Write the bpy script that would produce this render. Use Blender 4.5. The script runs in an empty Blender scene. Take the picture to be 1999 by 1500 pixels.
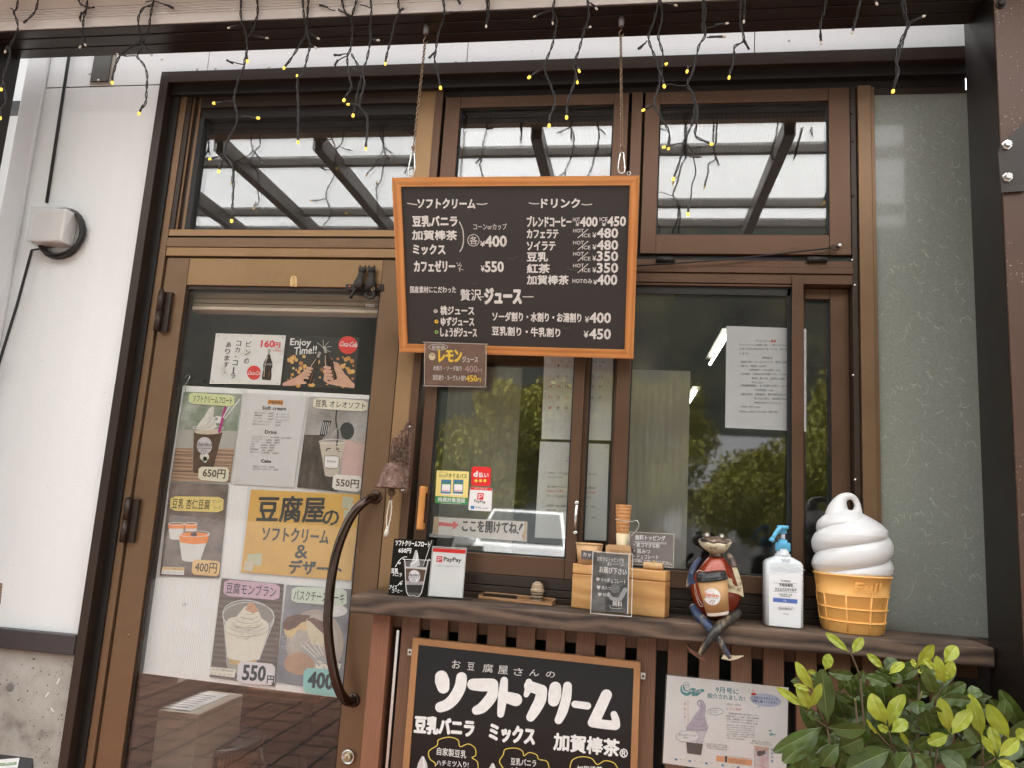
import bpy, bmesh, math, random
from mathutils import Vector
random.seed(7)
S = bpy.context.scene
COL = S.collection
rad = math.radians

# ------------------------------------------------------------------ camera, sky, sun, exposure
RW = [(0.9867258971036139, 0.15033952022687366, 0.06140059155270188),      # camera right
      (0.034894583615741895, 0.1729794605629957, -0.9843071036305788),     # camera down
      (-0.15860129892076005, 0.9733838579313345, 0.16543727844521397)]     # camera forward
CR, CD, CF = (Vector(v) for v in RW)
CAM = Vector((0, -2.2, 1.55))
FOC = 1500.0
PW, PH = 1999.0, 1500.0
from mathutils import Matrix
cam = bpy.data.cameras.new('camera')
co = bpy.data.objects.new('camera', cam)
COL.objects.link(co)
m3 = Matrix((CR, -CD, -CF)).transposed()
co.matrix_world = Matrix.Translation(CAM) @ m3.to_4x4()
cam.sensor_fit = 'HORIZONTAL'; cam.sensor_width = 36.0
cam.lens = 36.0 * FOC / PW
cam.clip_start = 0.05; cam.clip_end = 600
S.camera = co

SUN_EL, SUN_AZ = rad(56), rad(-28)
w = bpy.data.worlds.new('World'); S.world = w; w.use_nodes = True
nt = w.node_tree
bg = nt.nodes['Background']
sky = nt.nodes.new('ShaderNodeTexSky'); sky.sky_type = 'NISHITA'; sky.sun_disc = False
sky.sun_elevation = SUN_EL; sky.sun_rotation = SUN_AZ
sky.air_density = 1.0; sky.dust_density = 4.0
hs = nt.nodes.new('ShaderNodeHueSaturation'); hs.inputs['Saturation'].default_value = 0.08
nt.links.new(sky.outputs[0], hs.inputs['Color']); nt.links.new(hs.outputs[0], bg.inputs[0])
bg.inputs[1].default_value = 0.15
sl = bpy.data.lights.new('sun', 'SUN'); sl.energy = 1.5; sl.angle = rad(25); sl.color = (1, .975, .945)
so = bpy.data.objects.new('sun', sl); COL.objects.link(so)
sd = Vector((math.sin(SUN_AZ) * math.cos(SUN_EL), math.cos(SUN_AZ) * math.cos(SUN_EL), math.sin(SUN_EL)))
so.rotation_euler = sd.to_track_quat('Z', 'Y').to_euler()
so.location = (0, -6, 8)
vs = S.view_settings
vs.view_transform = 'Standard'; vs.look = 'None'; vs.gamma = 1; vs.use_curve_mapping = False
vs.exposure = 2.42
cy = S.cycles
cy.max_bounces = 10; cy.transparent_max_bounces = 24; cy.glossy_bounces = 5; cy.diffuse_bounces = 4
cy.transmission_bounces = 8; cy.sample_clamp_indirect = 8; cy.caustics_reflective = False; cy.caustics_refractive = False

# ------------------------------------------------------------------ survey helpers (photo measurement -> place on a known plane)
def ray(px, py):
    return CR * ((px - 999.5) / FOC) + CD * ((py - 750.0) / FOC) + CF
def P(px, py, y):
    d = ray(px, py); return CAM + d * ((y - CAM.y) / d.y)
def Pz(px, py, z):
    d = ray(px, py); return CAM + d * ((z - CAM.z) / d.z)
def proj(p):
    v = p - CAM; z = v.dot(CF)
    return Vector((v.dot(CR) / z * FOC + 999.5, v.dot(CD) / z * FOC + 750.0))
def X(px, py, y): return P(px, py, y).x
def Zz(px, py, y): return P(px, py, y).z
def frame(ox, oy, s):
    return lambda x, y: (ox + x / s, oy + y / s)

class Plane:
    def __init__(s, o, n, up=(0, 0, 1)):
        s.o = Vector(o); s.n = Vector(n).normalized(); s.up = Vector(up).normalized()
        s.u = s.up.cross(s.n).normalized()
    def at(s, px, py, lift=0.0):
        d = ray(px, py); o = s.o + s.n * lift
        return CAM + d * ((o - CAM).dot(s.n) / d.dot(s.n))
    def upv(s, px, py):
        p = s.at(px, py); v = proj(p + s.up * .01) - proj(p)
        return v.normalized()
class Bowed(Plane):                      # sheet wrapped round a vertical cylinder of radius r
    def __init__(s, o, n, r, up=(0, 0, 1)):
        Plane.__init__(s, o, n, up); s.r = r
    def at(s, px, py, lift=0.0):
        p = Plane.at(s, px, py, lift); u = (p - s.o).dot(s.u)
        u = max(-s.r * .98, min(s.r * .98, u))
        return p - s.n * (s.r - math.sqrt(s.r * s.r - u * u))
def FP(y): return Plane((0, y, 0), (0, -1, 0))

# ------------------------------------------------------------------ materials
MATS = {}
def newmat(name):
    m = bpy.data.materials.new(name); m.use_nodes = True
    return m, m.node_tree, m.node_tree.nodes['Principled BSDF']
def mat(name, col, rough=.5, metal=0.0, var=.12, scale=14.0, bump=0.0, stretch=(1, 1, 1), spec=None, rvar=.08, coat=0.0, detail=6.0, speck=None, fine=0.0):
    if name in MATS: return MATS[name]
    m, t, b = newmat(name); N = t.nodes; L = t.links
    tc = N.new('ShaderNodeTexCoord'); mp = N.new('ShaderNodeMapping'); mp.inputs['Scale'].default_value = stretch
    L.new(tc.outputs['Object'], mp.inputs[0])
    no = N.new('ShaderNodeTexNoise'); no.inputs['Scale'].default_value = scale; no.inputs['Detail'].default_value = detail
    no.inputs['Roughness'].default_value = .65
    L.new(mp.outputs[0], no.inputs['Vector'])
    rp = N.new('ShaderNodeValToRGB')
    c = col
    rp.color_ramp.elements[0].position = .25; rp.color_ramp.elements[1].position = .75
    rp.color_ramp.elements[0].color = (c[0] * (1 - var), c[1] * (1 - var), c[2] * (1 - var), 1)
    rp.color_ramp.elements[1].color = (min(1, c[0] * (1 + var)), min(1, c[1] * (1 + var)), min(1, c[2] * (1 + var)), 1)
    L.new(no.outputs['Fac'], rp.inputs[0]); colout = rp.outputs[0]
    if speck:                                        # sparse paint chips, dust specks and rubbed streaks
        sn = N.new('ShaderNodeTexNoise'); sn.inputs['Scale'].default_value = speck[1]; sn.inputs['Detail'].default_value = 2; L.new(tc.outputs['Object'], sn.inputs['Vector'])
        s2 = N.new('ShaderNodeTexNoise'); s2.inputs['Scale'].default_value = 7; L.new(tc.outputs['Object'], s2.inputs['Vector'])
        ad = N.new('ShaderNodeMath'); ad.operation = 'MULTIPLY_ADD'; ad.inputs[1].default_value = .35; L.new(s2.outputs['Fac'], ad.inputs[0]); L.new(sn.outputs['Fac'], ad.inputs[2])
        sr = N.new('ShaderNodeMapRange'); sr.inputs['From Min'].default_value = speck[2]; sr.inputs['From Max'].default_value = speck[2] + .05; sr.inputs['To Max'].default_value = speck[3]; L.new(ad.outputs[0], sr.inputs[0])
        mxc = N.new('ShaderNodeMix'); mxc.data_type = 'RGBA'; L.new(sr.outputs[0], mxc.inputs[0]); L.new(rp.outputs[0], mxc.inputs[6]); mxc.inputs[7].default_value = (*speck[0], 1); colout = mxc.outputs[2]
    L.new(colout, b.inputs['Base Color'])
    mr = N.new('ShaderNodeMapRange'); mr.inputs['To Min'].default_value = max(0, rough - rvar); mr.inputs['To Max'].default_value = min(1, rough + rvar)
    L.new(no.outputs['Fac'], mr.inputs[0]); L.new(mr.outputs[0], b.inputs['Roughness'])
    b.inputs['Metallic'].default_value = metal
    if spec is not None: b.inputs['Specular IOR Level'].default_value = spec
    if coat: b.inputs['Coat Weight'].default_value = coat; b.inputs['Coat Roughness'].default_value = .06
    if bump:
        bp = N.new('ShaderNodeBump'); bp.inputs['Strength'].default_value = bump; bp.inputs['Distance'].default_value = .004
        if fine:
            fn = N.new('ShaderNodeTexNoise'); fn.inputs['Scale'].default_value = fine; fn.inputs['Detail'].default_value = 3; L.new(tc.outputs['Object'], fn.inputs['Vector']); L.new(fn.outputs['Fac'], bp.inputs['Height'])
        else: L.new(no.outputs['Fac'], bp.inputs['Height'])
        L.new(bp.outputs[0], b.inputs['Normal'])
    MATS[name] = m; return m
def wood(name, c1, c2, rough=.5, ring=18.0, stretch=(1, 1, 1), bump=.15, dist=6.0, direction='Z', grain=90.0):
    if name in MATS: return MATS[name]
    m, t, b = newmat(name); N = t.nodes; L = t.links
    tc = N.new('ShaderNodeTexCoord'); mp = N.new('ShaderNodeMapping'); mp.inputs['Scale'].default_value = stretch
    L.new(tc.outputs['Object'], mp.inputs[0])
    wv = N.new('ShaderNodeTexWave'); wv.wave_type = 'BANDS'; wv.bands_direction = direction
    wv.inputs['Scale'].default_value = ring; wv.inputs['Distortion'].default_value = dist; wv.inputs['Detail'].default_value = 3
    wv.inputs['Detail Scale'].default_value = 1.2
    L.new(mp.outputs[0], wv.inputs['Vector'])
    no = N.new('ShaderNodeTexNoise'); no.inputs['Scale'].default_value = grain; no.inputs['Detail'].default_value = 5
    L.new(mp.outputs[0], no.inputs['Vector'])
    n2 = N.new('ShaderNodeTexNoise'); n2.inputs['Scale'].default_value = 5; n2.inputs['Detail'].default_value = 4
    L.new(tc.outputs['Object'], n2.inputs['Vector'])
    a1 = N.new('ShaderNodeMath'); a1.operation = 'MULTIPLY_ADD'; a1.inputs[1].default_value = .45
    L.new(wv.outputs['Fac'], a1.inputs[0])
    a0 = N.new('ShaderNodeMath'); a0.operation = 'MULTIPLY'; a0.inputs[1].default_value = .35; L.new(no.outputs['Fac'], a0.inputs[0])
    L.new(a0.outputs[0], a1.inputs[2])
    a2 = N.new('ShaderNodeMath'); a2.operation = 'MULTIPLY_ADD'; a2.inputs[1].default_value = .5
    L.new(n2.outputs['Fac'], a2.inputs[0]); L.new(a1.outputs[0], a2.inputs[2])
    rp = N.new('ShaderNodeValToRGB'); rp.color_ramp.elements[0].position = .3; rp.color_ramp.elements[1].position = .95
    rp.color_ramp.elements[0].color = (*c1, 1); rp.color_ramp.elements[1].color = (*c2, 1)
    L.new(a2.outputs[0], rp.inputs[0]); L.new(rp.outputs[0], b.inputs['Base Color'])
    b.inputs['Roughness'].default_value = rough
    bp = N.new('ShaderNodeBump'); bp.inputs['Strength'].default_value = bump; bp.inputs['Distance'].default_value = .003
    L.new(a1.outputs[0], bp.inputs['Height']); L.new(bp.outputs[0], b.inputs['Normal'])
    MATS[name] = m; return m
def glass(name, refl=.1, tint=(.93, .95, .94), rough=0.0, dust=0.0):
    if name in MATS: return MATS[name]
    m, t, b = newmat(name); N = t.nodes; L = t.links; N.remove(b)
    out = N['Material Output']
    tr = N.new('ShaderNodeBsdfTransparent'); tr.inputs[0].default_value = (*tint, 1)
    gl = N.new('ShaderNodeBsdfGlossy'); gl.inputs['Roughness'].default_value = rough
    mx = N.new('ShaderNodeMixShader')
    fr = N.new('ShaderNodeLayerWeight'); fr.inputs['Blend'].default_value = .25
    ma = N.new('ShaderNodeMath'); ma.operation = 'MULTIPLY_ADD'; ma.inputs[1].default_value = .35; ma.inputs[2].default_value = refl
    L.new(fr.outputs['Facing'], ma.inputs[0])
    mu = N.new('ShaderNodeMath'); mu.operation = 'MINIMUM'; mu.inputs[1].default_value = 1.0
    L.new(ma.outputs[0], mu.inputs[0])
    L.new(mu.outputs[0], mx.inputs[0]); L.new(tr.outputs[0], mx.inputs[1]); L.new(gl.outputs[0], mx.inputs[2])
    last = mx
    if dust:
        df = N.new('ShaderNodeBsdfDiffuse'); df.inputs[0].default_value = (.6, .58, .54, 1)
        tc = N.new('ShaderNodeTexCoord'); no = N.new('ShaderNodeTexNoise'); no.inputs['Scale'].default_value = 220; no.inputs['Detail'].default_value = 3
        n2 = N.new('ShaderNodeTexNoise'); n2.inputs['Scale'].default_value = 5
        L.new(tc.outputs['Object'], no.inputs['Vector']); L.new(tc.outputs['Object'], n2.inputs['Vector'])
        mr = N.new('ShaderNodeMapRange'); mr.inputs['From Min'].default_value = .58; mr.inputs['From Max'].default_value = .75
        mr.inputs['To Min'].default_value = dust * .25; mr.inputs['To Max'].default_value = dust * 2.5
        L.new(no.outputs['Fac'], mr.inputs[0])
        mm = N.new('ShaderNodeMath'); mm.operation = 'MULTIPLY'; L.new(mr.outputs[0], mm.inputs[0]); L.new(n2.outputs['Fac'], mm.inputs[1])
        m2 = N.new('ShaderNodeMixShader'); L.new(mm.outputs[0], m2.inputs[0]); L.new(mx.outputs[0], m2.inputs[1]); L.new(df.outputs[0], m2.inputs[2])
        last = m2
    L.new(last.outputs[0], out.inputs[0])
    MATS[name] = m; return m
def emit(name, col, strength):
    if name in MATS: return MATS[name]
    m, t, b = newmat(name)
    b.inputs['Base Color'].default_value = (*col, 1)
    b.inputs['Emission Color'].default_value = (*col, 1); b.inputs['Emission Strength'].default_value = strength
    b.inputs['Roughness'].default_value = .3
    MATS[name] = m; return m
def paper(name, col, rough=.55, var=.05): return mat(name, col, rough, var=var, scale=9, bump=.05)
def ink(name, col, rough=.6): return mat(name, col, rough, var=.06, scale=60)
def chalk(name, col): return mat(name, col, .8, var=.22, scale=160, rvar=.02)
def blotch(name, cols, scale=8.0, rough=.4, stretch=(1, 1, 1), voronoi=False):
    if name in MATS: return MATS[name]
    m, t, b = newmat(name); N = t.nodes; L = t.links
    tc = N.new('ShaderNodeTexCoord'); mp = N.new('ShaderNodeMapping'); mp.inputs['Scale'].default_value = stretch
    L.new(tc.outputs['Object'], mp.inputs[0])
    if voronoi:
        no = N.new('ShaderNodeTexVoronoi'); no.inputs['Scale'].default_value = scale; o = no.outputs['Distance']
    else:
        no = N.new('ShaderNodeTexNoise'); no.inputs['Scale'].default_value = scale; no.inputs['Detail'].default_value = 5; no.inputs['Roughness'].default_value = .6; o = no.outputs['Fac']
    L.new(mp.outputs[0], no.inputs['Vector'])
    rp = N.new('ShaderNodeValToRGB'); n = len(cols)
    lo, hi = (.32, .68) if not voronoi else (.05, .8)
    rp.color_ramp.elements[0].position = lo; rp.color_ramp.elements[1].position = hi
    rp.color_ramp.elements[0].color = (*cols[0], 1); rp.color_ramp.elements[1].color = (*cols[-1], 1)
    for i in range(1, n - 1):
        e = rp.color_ramp.elements.new(lo + (hi - lo) * i / (n - 1)); e.color = (*cols[i], 1)
    L.new(o, rp.inputs[0]); L.new(rp.outputs[0], b.inputs['Base Color']); b.inputs['Roughness'].default_value = rough
    MATS[name] = m; return m

# ------------------------------------------------------------------ mesh builder
_txt = {}
def glyphs(s, bold, res=2):
    k = (s, bold, res)
    if k in _txt: return _txt[k]
    c = bpy.data.curves.new('t', 'FONT'); c.body = s; c.offset = bold; c.resolution_u = res; c.fill_mode = 'FRONT'
    o = bpy.data.objects.new('t', c); COL.objects.link(o)
    dg = bpy.context.evaluated_depsgraph_get(); dg.update()
    e = o.evaluated_get(dg); me = e.to_mesh()
    v = [(p.co.x, p.co.y) for p in me.vertices]; f = [tuple(p.vertices) for p in me.polygons]
    e.to_mesh_clear(); bpy.data.objects.remove(o); bpy.data.curves.remove(c)
    xs = [a for a, b in v] or [0, 1]; ys = [b for a, b in v] or [0, 1]
    r = (v, f, min(xs), max(xs), min(ys), max(ys)); _txt[k] = r; return r

class MB:
    def __init__(s): s.v = []; s.f = []; s.m = []; s.mats = []; s.sm = []; s.lay = 0
    def mi(s, m):
        if m not in s.mats: s.mats.append(m)
        return s.mats.index(m)
    def add(s, vs, fs, m, smooth=False):
        b = len(s.v); s.v += [Vector(p) for p in vs]; i = s.mi(m)
        for f in fs: s.f.append(tuple(a + b for a in f)); s.m.append(i); s.sm.append(smooth)
        return s
    def box(s, x0, x1, y0, y1, z0, z1, m, bev=0.0):
        x0, x1 = min(x0, x1), max(x0, x1); y0, y1 = min(y0, y1), max(y0, y1); z0, z1 = min(z0, z1), max(z0, z1)
        return s.obox(Vector((x0, y0, z0)), Vector((x1 - x0, 0, 0)), Vector((0, y1 - y0, 0)), Vector((0, 0, z1 - z0)), m, bev)
    def obox(s, o, a, b, c, m, bev=0.0):
        bev = min(bev, a.length * .45, b.length * .45, c.length * .45)
        if bev <= 0:
            q = [o, o + a, o + a + b, o + b, o + c, o + a + c, o + a + b + c, o + b + c]
            return s.add(q, [(0, 3, 2, 1), (4, 5, 6, 7), (0, 1, 5, 4), (1, 2, 6, 5), (2, 3, 7, 6), (3, 0, 4, 7)], m)
        bm = bmesh.new(); bmesh.ops.create_cube(bm, size=1.0)
        for v in bm.verts: v.co = o + a * (v.co.x + .5) + b * (v.co.y + .5) + c * (v.co.z + .5)
        bmesh.ops.bevel(bm, geom=bm.edges[:], offset=bev, segments=2, affect='EDGES', profile=.5)
        bm.normal_update(); bm.verts.index_update()
        s.add([v.co.copy() for v in bm.verts], [tuple(v.index for v in f.verts) for f in bm.faces], m); bm.free(); return s
    def poly(s, pl, pts, m, lift=0.0):
        q = [pl.at(x, y, lift) for x, y in pts]
        n = (q[1] - q[0]).cross(q[-1] - q[0])
        fs = tuple(range(len(q)))
        if len(q) > 4:                        # fan is fine for the convex, ngon for the rest
            pass
        return s.add(q, [fs], m)
    def slab(s, pl, pts, m, th, lift=0.0):   # an outline with real thickness behind its front face
        a = [pl.at(x, y, lift) for x, y in pts]; b = [p - pl.n * th for p in a]; n = len(a)
        s.add(a + b, [tuple(range(n)), tuple(range(2 * n - 1, n - 1, -1))] + [(i, (i + 1) % n, (i + 1) % n + n, i + n) for i in range(n)], m)
        return s
    def ell(s, pl, cx, cy_, rx, ry, m, lift=0.0, n=28, rot=0.0, th=0.0):
        c, d = math.cos(rot), math.sin(rot)
        pts = [(cx + rx * math.cos(a) * c - ry * math.sin(a) * d, cy_ + rx * math.cos(a) * d + ry * math.sin(a) * c) for a in (2 * math.pi * i / n for i in range(n))]
        return s.slab(pl, pts, m, th, lift) if th else s.poly(pl, pts, m, lift)
    def stroke(s, pl, pts, wd, m, lift=.0006, cap=True, closed=False):   # round-ended marker stroke
        pts = [Vector(p) for p in pts]
        if not isinstance(wd, (list, tuple)): wd = [wd] * len(pts)
        s.lay += 1; lift += (s.lay % 60) * .00001
        if len(pts) > 2:                      # Catmull smoothing
            q = []; ww = []
            for i in range(len(pts) - 1):
                p0 = pts[max(i - 1, 0)]; p1 = pts[i]; p2 = pts[i + 1]; p3 = pts[min(i + 2, len(pts) - 1)]
                for k in range(5):
                    t = k / 5
                    q.append(.5 * ((2 * p1) + (p2 - p0) * t + (2 * p0 - 5 * p1 + 4 * p2 - p3) * t * t + (3 * p1 - p0 - 3 * p2 + p3) * t ** 3)); ww.append(wd[i] * (1 - t) + wd[i + 1] * t)
            q.append(pts[-1]); ww.append(wd[-1]); pts, wd = q, ww
        L = []; R = []
        for i, p in enumerate(pts):
            d = (pts[min(i + 1, len(pts) - 1)] - pts[max(i - 1, 0)])
            d = d.normalized() if d.length > 1e-6 else Vector((1, 0))
            nrm = Vector((-d.y, d.x)) * wd[i] * .5
            L.append(p + nrm); R.append(p - nrm)
        q = [pl.at(*p, lift) for p in L] + [pl.at(*p, lift) for p in R]; n = len(L)
        s.add(q, [(i, i + 1, n + i + 1, n + i) for i in range(n - 1)], m)
        if cap:
            for e, (c, o) in enumerate(((pts[0], pts[1]), (pts[-1], pts[-2]))):
                d = (c - o).normalized(); a0 = math.atan2(d.y, d.x); r = (wd[0] if e == 0 else wd[-1]) * .5
                cc = [(c.x + r * math.cos(a0 + t), c.y + r * math.sin(a0 + t)) for t in [math.pi * (k / 8 - .5) for k in range(9)]]
                s.poly(pl, cc, m, lift)
        return s
    def text(s, pl, tx, p0, p1, h, m, lift=.0006, bold=0.0, slant=0.0, jit=0.0, res=2):
        thin = 0.0
        v, f, x0, x1, y0, y1 = glyphs(tx, thin, res)
        if not v: return s
        p0 = Vector(p0); p1 = Vector(p1); u = pl.upv(*((p0 + p1) / 2)); e = (p1 - p0); en = e.normalized()
        r = max(0, bold - thin) * h * 1.25            # heavier pens: overlaid passes, each a hair above the last
        shifts = [(0, 0)] if r < .05 else [(r * math.cos(a), r * math.sin(a)) for a in (.8, 2.4, 3.9, 5.5)] if r < .22 else [(r * math.cos(a), r * math.sin(a)) for a in (k * math.pi / 4 + .3 for k in range(8))] + [(0, 0)]
        for dx, dy in shifts:
            s.lay += 1; l2 = lift + (s.lay % 80) * .00001; q = []
            for a, b in v:
                t = (a - x0) / max(x1 - x0, 1e-6); k = (b - y0) / max(y1 - y0, 1e-6)
                p = p0 + e * t + u * (h * k + dy) + en * (slant * h * k + dx)
                q.append(pl.at(p.x, p.y, l2))
            s.add(q, f, m)
        return s
    def tube(s, pts, r, m, n=8, closed=False, caps=True):
        pts = [Vector(p) for p in pts]; N = len(pts)
        if not isinstance(r, (list, tuple)): r = [r] * N
        vs = []; prev = None
        for i, p in enumerate(pts):
            if closed: d = pts[(i + 1) % N] - pts[i - 1]
            else: d = pts[min(i + 1, N - 1)] - pts[max(i - 1, 0)]
            d = d.normalized() if d.length > 1e-9 else Vector((0, 0, 1))
            if prev is None:
                a = d.orthogonal().normalized()
            else:
                a = prev - d * prev.dot(d); a = a.normalized() if a.length > 1e-6 else d.orthogonal().normalized()
            prev = a; b = d.cross(a)
            for k in range(n):
                t = 2 * math.pi * k / n; vs.append(p + (a * math.cos(t) + b * math.sin(t)) * r[i])
        fs = []
        for i in range(N if closed else N - 1):
            j = (i + 1) % N
            for k in range(n): fs.append((i * n + k, i * n + (k + 1) % n, j * n + (k + 1) % n, j * n + k))
        if caps and not closed: fs += [tuple(range(n - 1, -1, -1)), tuple((N - 1) * n + k for k in range(n))]
        return s.add(vs, fs, m, True)
    def lathe(s, c, prof, m, n=32, sy=1.0, axis=None, ex=None, smooth=True):
        c = Vector(c); ax = Vector(axis).normalized() if axis is not None else Vector((0, 0, 1))
        a = Vector(ex).normalized() if ex is not None else (Vector((1, 0, 0)) if abs(ax.z) > .5 else ax.orthogonal().normalized())
        a = (a - ax * a.dot(ax)).normalized(); b = ax.cross(a)
        vs = []; M = len(prof)
        for r, z in prof:
            for k in range(n):
                t = 2 * math.pi * k / n; vs.append(c + ax * z + a * (r * math.cos(t)) + b * (r * math.sin(t) * sy))
        fs = [(i * n + k, i * n + (k + 1) % n, (i + 1) * n + (k + 1) % n, (i + 1) * n + k) for i in range(M - 1) for k in range(n)]
        fs += [tuple(range(n - 1, -1, -1)), tuple((M - 1) * n + k for k in range(n))]
        return s.add(vs, fs, m, smooth)
    def sphere(s, c, r, m, nu=16, nv=10):
        c = Vector(c); r = Vector(r) if not isinstance(r, (int, float)) else Vector((r, r, r))
        vs = [c + Vector((0, 0, r.z))]
        for j in range(1, nv):
            t = math.pi * j / nv
            for i in range(nu):
                p = 2 * math.pi * i / nu; vs.append(c + Vector((r.x * math.sin(t) * math.cos(p), r.y * math.sin(t) * math.sin(p), r.z * math.cos(t))))
        vs.append(c - Vector((0, 0, r.z)))
        fs = [(0, 1 + i, 1 + (i + 1) % nu) for i in range(nu)]
        for j in range(nv - 2):
            for i in range(nu): fs.append((1 + j * nu + i, 1 + (j + 1) * nu + i, 1 + (j + 1) * nu + (i + 1) % nu, 1 + j * nu + (i + 1) % nu))
        e = len(vs) - 1; o = 1 + (nv - 2) * nu
        fs += [(e, o + (i + 1) % nu, o + i) for i in range(nu)]
        return s.add(vs, fs, m, True)
    def link(s, name, loc):
        me = bpy.data.meshes.new(name)
        me.from_pydata([tuple(p - loc) for p in s.v], [], s.f)
        for m in s.mats: me.materials.append(m)
        me.polygons.foreach_set('material_index', s.m); me.polygons.foreach_set('use_smooth', s.sm)
        me.update()
        o = bpy.data.objects.new(name, me); COL.objects.link(o); return o
    def base(s):
        xs = [p.x for p in s.v]; ys = [p.y for p in s.v]; zs = [p.z for p in s.v]
        return Vector(((min(xs) + max(xs)) / 2, (min(ys) + max(ys)) / 2, min(zs)))

class Thing:
    """a top-level thing; parts (and their sub-parts) collect shapes and are linked by done()"""
    def __init__(s, name, label, cat, group=None):
        s.name, s.label, s.cat, s.group = name, label, cat, group; s.parts = []
    def part(s, name, parent=None, label=None):
        mb = MB(); s.parts.append((name, mb, parent, label)); return mb
    def done(s):
        allv = [p for _, mb, _, _ in s.parts for p in mb.v]
        loc = Vector(((min(p.x for p in allv) + max(p.x for p in allv)) / 2, (min(p.y for p in allv) + max(p.y for p in allv)) / 2, min(p.z for p in allv)))
        r = bpy.data.objects.new(s.name, None); COL.objects.link(r); r.location = loc; r.empty_display_size = .05
        tag(r, s.label, s.cat, s.group); made = {}
        for name, mb, par, label in s.parts:
            if not mb.v: continue
            o = mb.link(name, loc); o.parent = made[id(par)] if par is not None else r; made[id(mb)] = o
            if label: o['label'] = label
        return r
def tag(o, label=None, cat=None, group=None, kind=None):
    if label: o['label'] = label
    if cat: o['category'] = cat
    if group: o['group'] = group
    if kind: o['kind'] = kind
    return o
def single(name, mb, label, cat, group=None, kind=None):
    b = mb.base(); o = mb.link(name, b); o.location = b
    return tag(o, label, cat, group, kind)
def struct(name, mb):
    b = mb.base(); o = mb.link(name, b); o.location = b; return tag(o, kind='structure')

# ------------------------------------------------------------------ palette
WALL = mat('white_siding', (.80, .815, .81), .55, var=.018, scale=4, stretch=(6, 1, .3), bump=.25, fine=260, speck=((.42, .36, .30), 120, .925, .6))
TRIMW = mat('white_trim', (.70, .71, .71), .5, var=.03)
CONC = blotch('concrete', [(.22, .20, .175), (.36, .34, .30), (.42, .40, .36), (.47, .445, .41)], 9, .8)
BRZ = mat('bronze_door', (.185, .110, .060), .36, .55, var=.13, scale=6, stretch=(1, 1, 1), rvar=.12, bump=.01, speck=((.34, .24, .15), 260, .86, .55))
BRZL = mat('bronze_post', (.29, .175, .085), .36, .62, var=.12, scale=5, rvar=.12, speck=((.42, .32, .21), 260, .85, .6))
BRW = mat('brown_sash', (.112, .060, .035), .36, .55, var=.13, scale=6, rvar=.12, speck=((.26, .17, .11), 280, .86, .5))
BRWD = mat('brown_jamb', (.034, .020, .013), .38, .3, var=.1, scale=6)
DKB = mat('dark_frame', (.010, .0072, .0056), .45, .1, var=.1)
BLK = mat('black_gasket', (.006, .006, .006), .6)
BASEB = mat('dark_band', (.045, .036, .038), .45, var=.1)
STEEL = mat('steel', (.62, .61, .58), .25, 1.0, var=.05)
GIRD = mat('girder_brown', (.021, .0125, .0085), .35, .2, var=.15, scale=7)  # underside and core, darker than the front: shade put into the colour
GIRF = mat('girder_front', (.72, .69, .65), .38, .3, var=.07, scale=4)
POSTB = mat('post_brown', (.072, .036, .021), .45, .1, var=.12, scale=10, bump=.02, speck=((.5, .42, .34), 160, .88, .8))
POSTD = mat('post_dark', (.010, .0072, .006), .4, .2, var=.15)
ORW = wood('orange_frame_wood', (.42, .15, .035), (.66, .29, .085), .45, 3, (.5, 2, 6), .05, 5, 'Z', 25)
ORV = wood('orange_frame_wood_upright', (.42, .15, .035), (.66, .29, .085), .45, 3, (6, .5, .5), .05, 5, 'X', 25)
TANW = wood('oak_frame_wood', (.24, .105, .04), (.50, .26, .11), .5, 30, (1, 1, 12), .25, 3, 'Z', 60)
TANV = wood('oak_frame_wood_upright', (.24, .105, .04), (.50, .26, .11), .5, 30, (12, 1, 1), .25, 3, 'X', 60)
BOXW = wood('honey_box_wood', (.46, .22, .065), (.64, .36, .135), .5, 1.8, (1.0, 1, 4), .05, 14, 'Z', 30)
SHELFW = wood('weathered_shelf_wood', (.016, .010, .007), (.150, .098, .066), .7, 4.5, (.45, 1.2, 1.9), .5, 12, 'Z', 55)
SLATW = wood('slat_wood', (.085, .040, .020), (.215, .108, .060), .55, 9, (9, 1, .35), .12, 4, 'X', 30)
SLATO = wood('post_wood', (.17, .066, .034), (.30, .135, .075), .55, 9, (9, 1, .35), .1, 4, 'X', 30)
CHB = mat('chalkboard', (.027, .024, .022), .55, var=.18, scale=5)
CHB2 = mat('glossy_blackboard', (.011, .010, .010), .16, var=.1, scale=5, rvar=.04, spec=.28)
CHK = chalk('chalk_white', (.72, .71, .68))
CHKT = chalk('chalk_thin', (.60, .58, .55))
CHY = chalk('chalk_yellow', (.78, .56, .06))
CHG = chalk('chalk_green', (.22, .42, .12))
INK = ink('ink_black', (.012, .012, .014))
INKG = ink('ink_grey', (.12, .12, .13))
RED = ink('print_red', (.70, .035, .025))
PWH = paper('paper_white', (.80, .79, .78))
PGR = paper('paper_grey', (.62, .62, .63))
PCR = paper('paper_cream', (.78, .74, .62))
PVC = glass('clear_plastic', .06, (.90, .90, .89), .12)
ACR = glass('acrylic', .045, (.985, .99, .99), .04)
LAM = glass('laminate_film', .045, (.96, .96, .96), .16)
PANE = glass('window_glass', .070, (.97, .98, .97), .026, .02)
PANES = glass('sash_glass', .125, (.97, .98, .97), .020, .02)
PANEL = glass('door_transom_glass', .118, (.66, .66, .64), 0.0, .06)
PANET = glass('transom_glass', .155, (.66, .66, .64), 0.0, .05)
PANED = glass('door_glass', .030, (.985, .985, .98), 0.0, .015)
BWIRE = mat('black_wire', (.012, .011, .010), .5)
BRASS = mat('old_chain', (.28, .19, .12), .4, .9, var=.25, scale=60)
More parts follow.
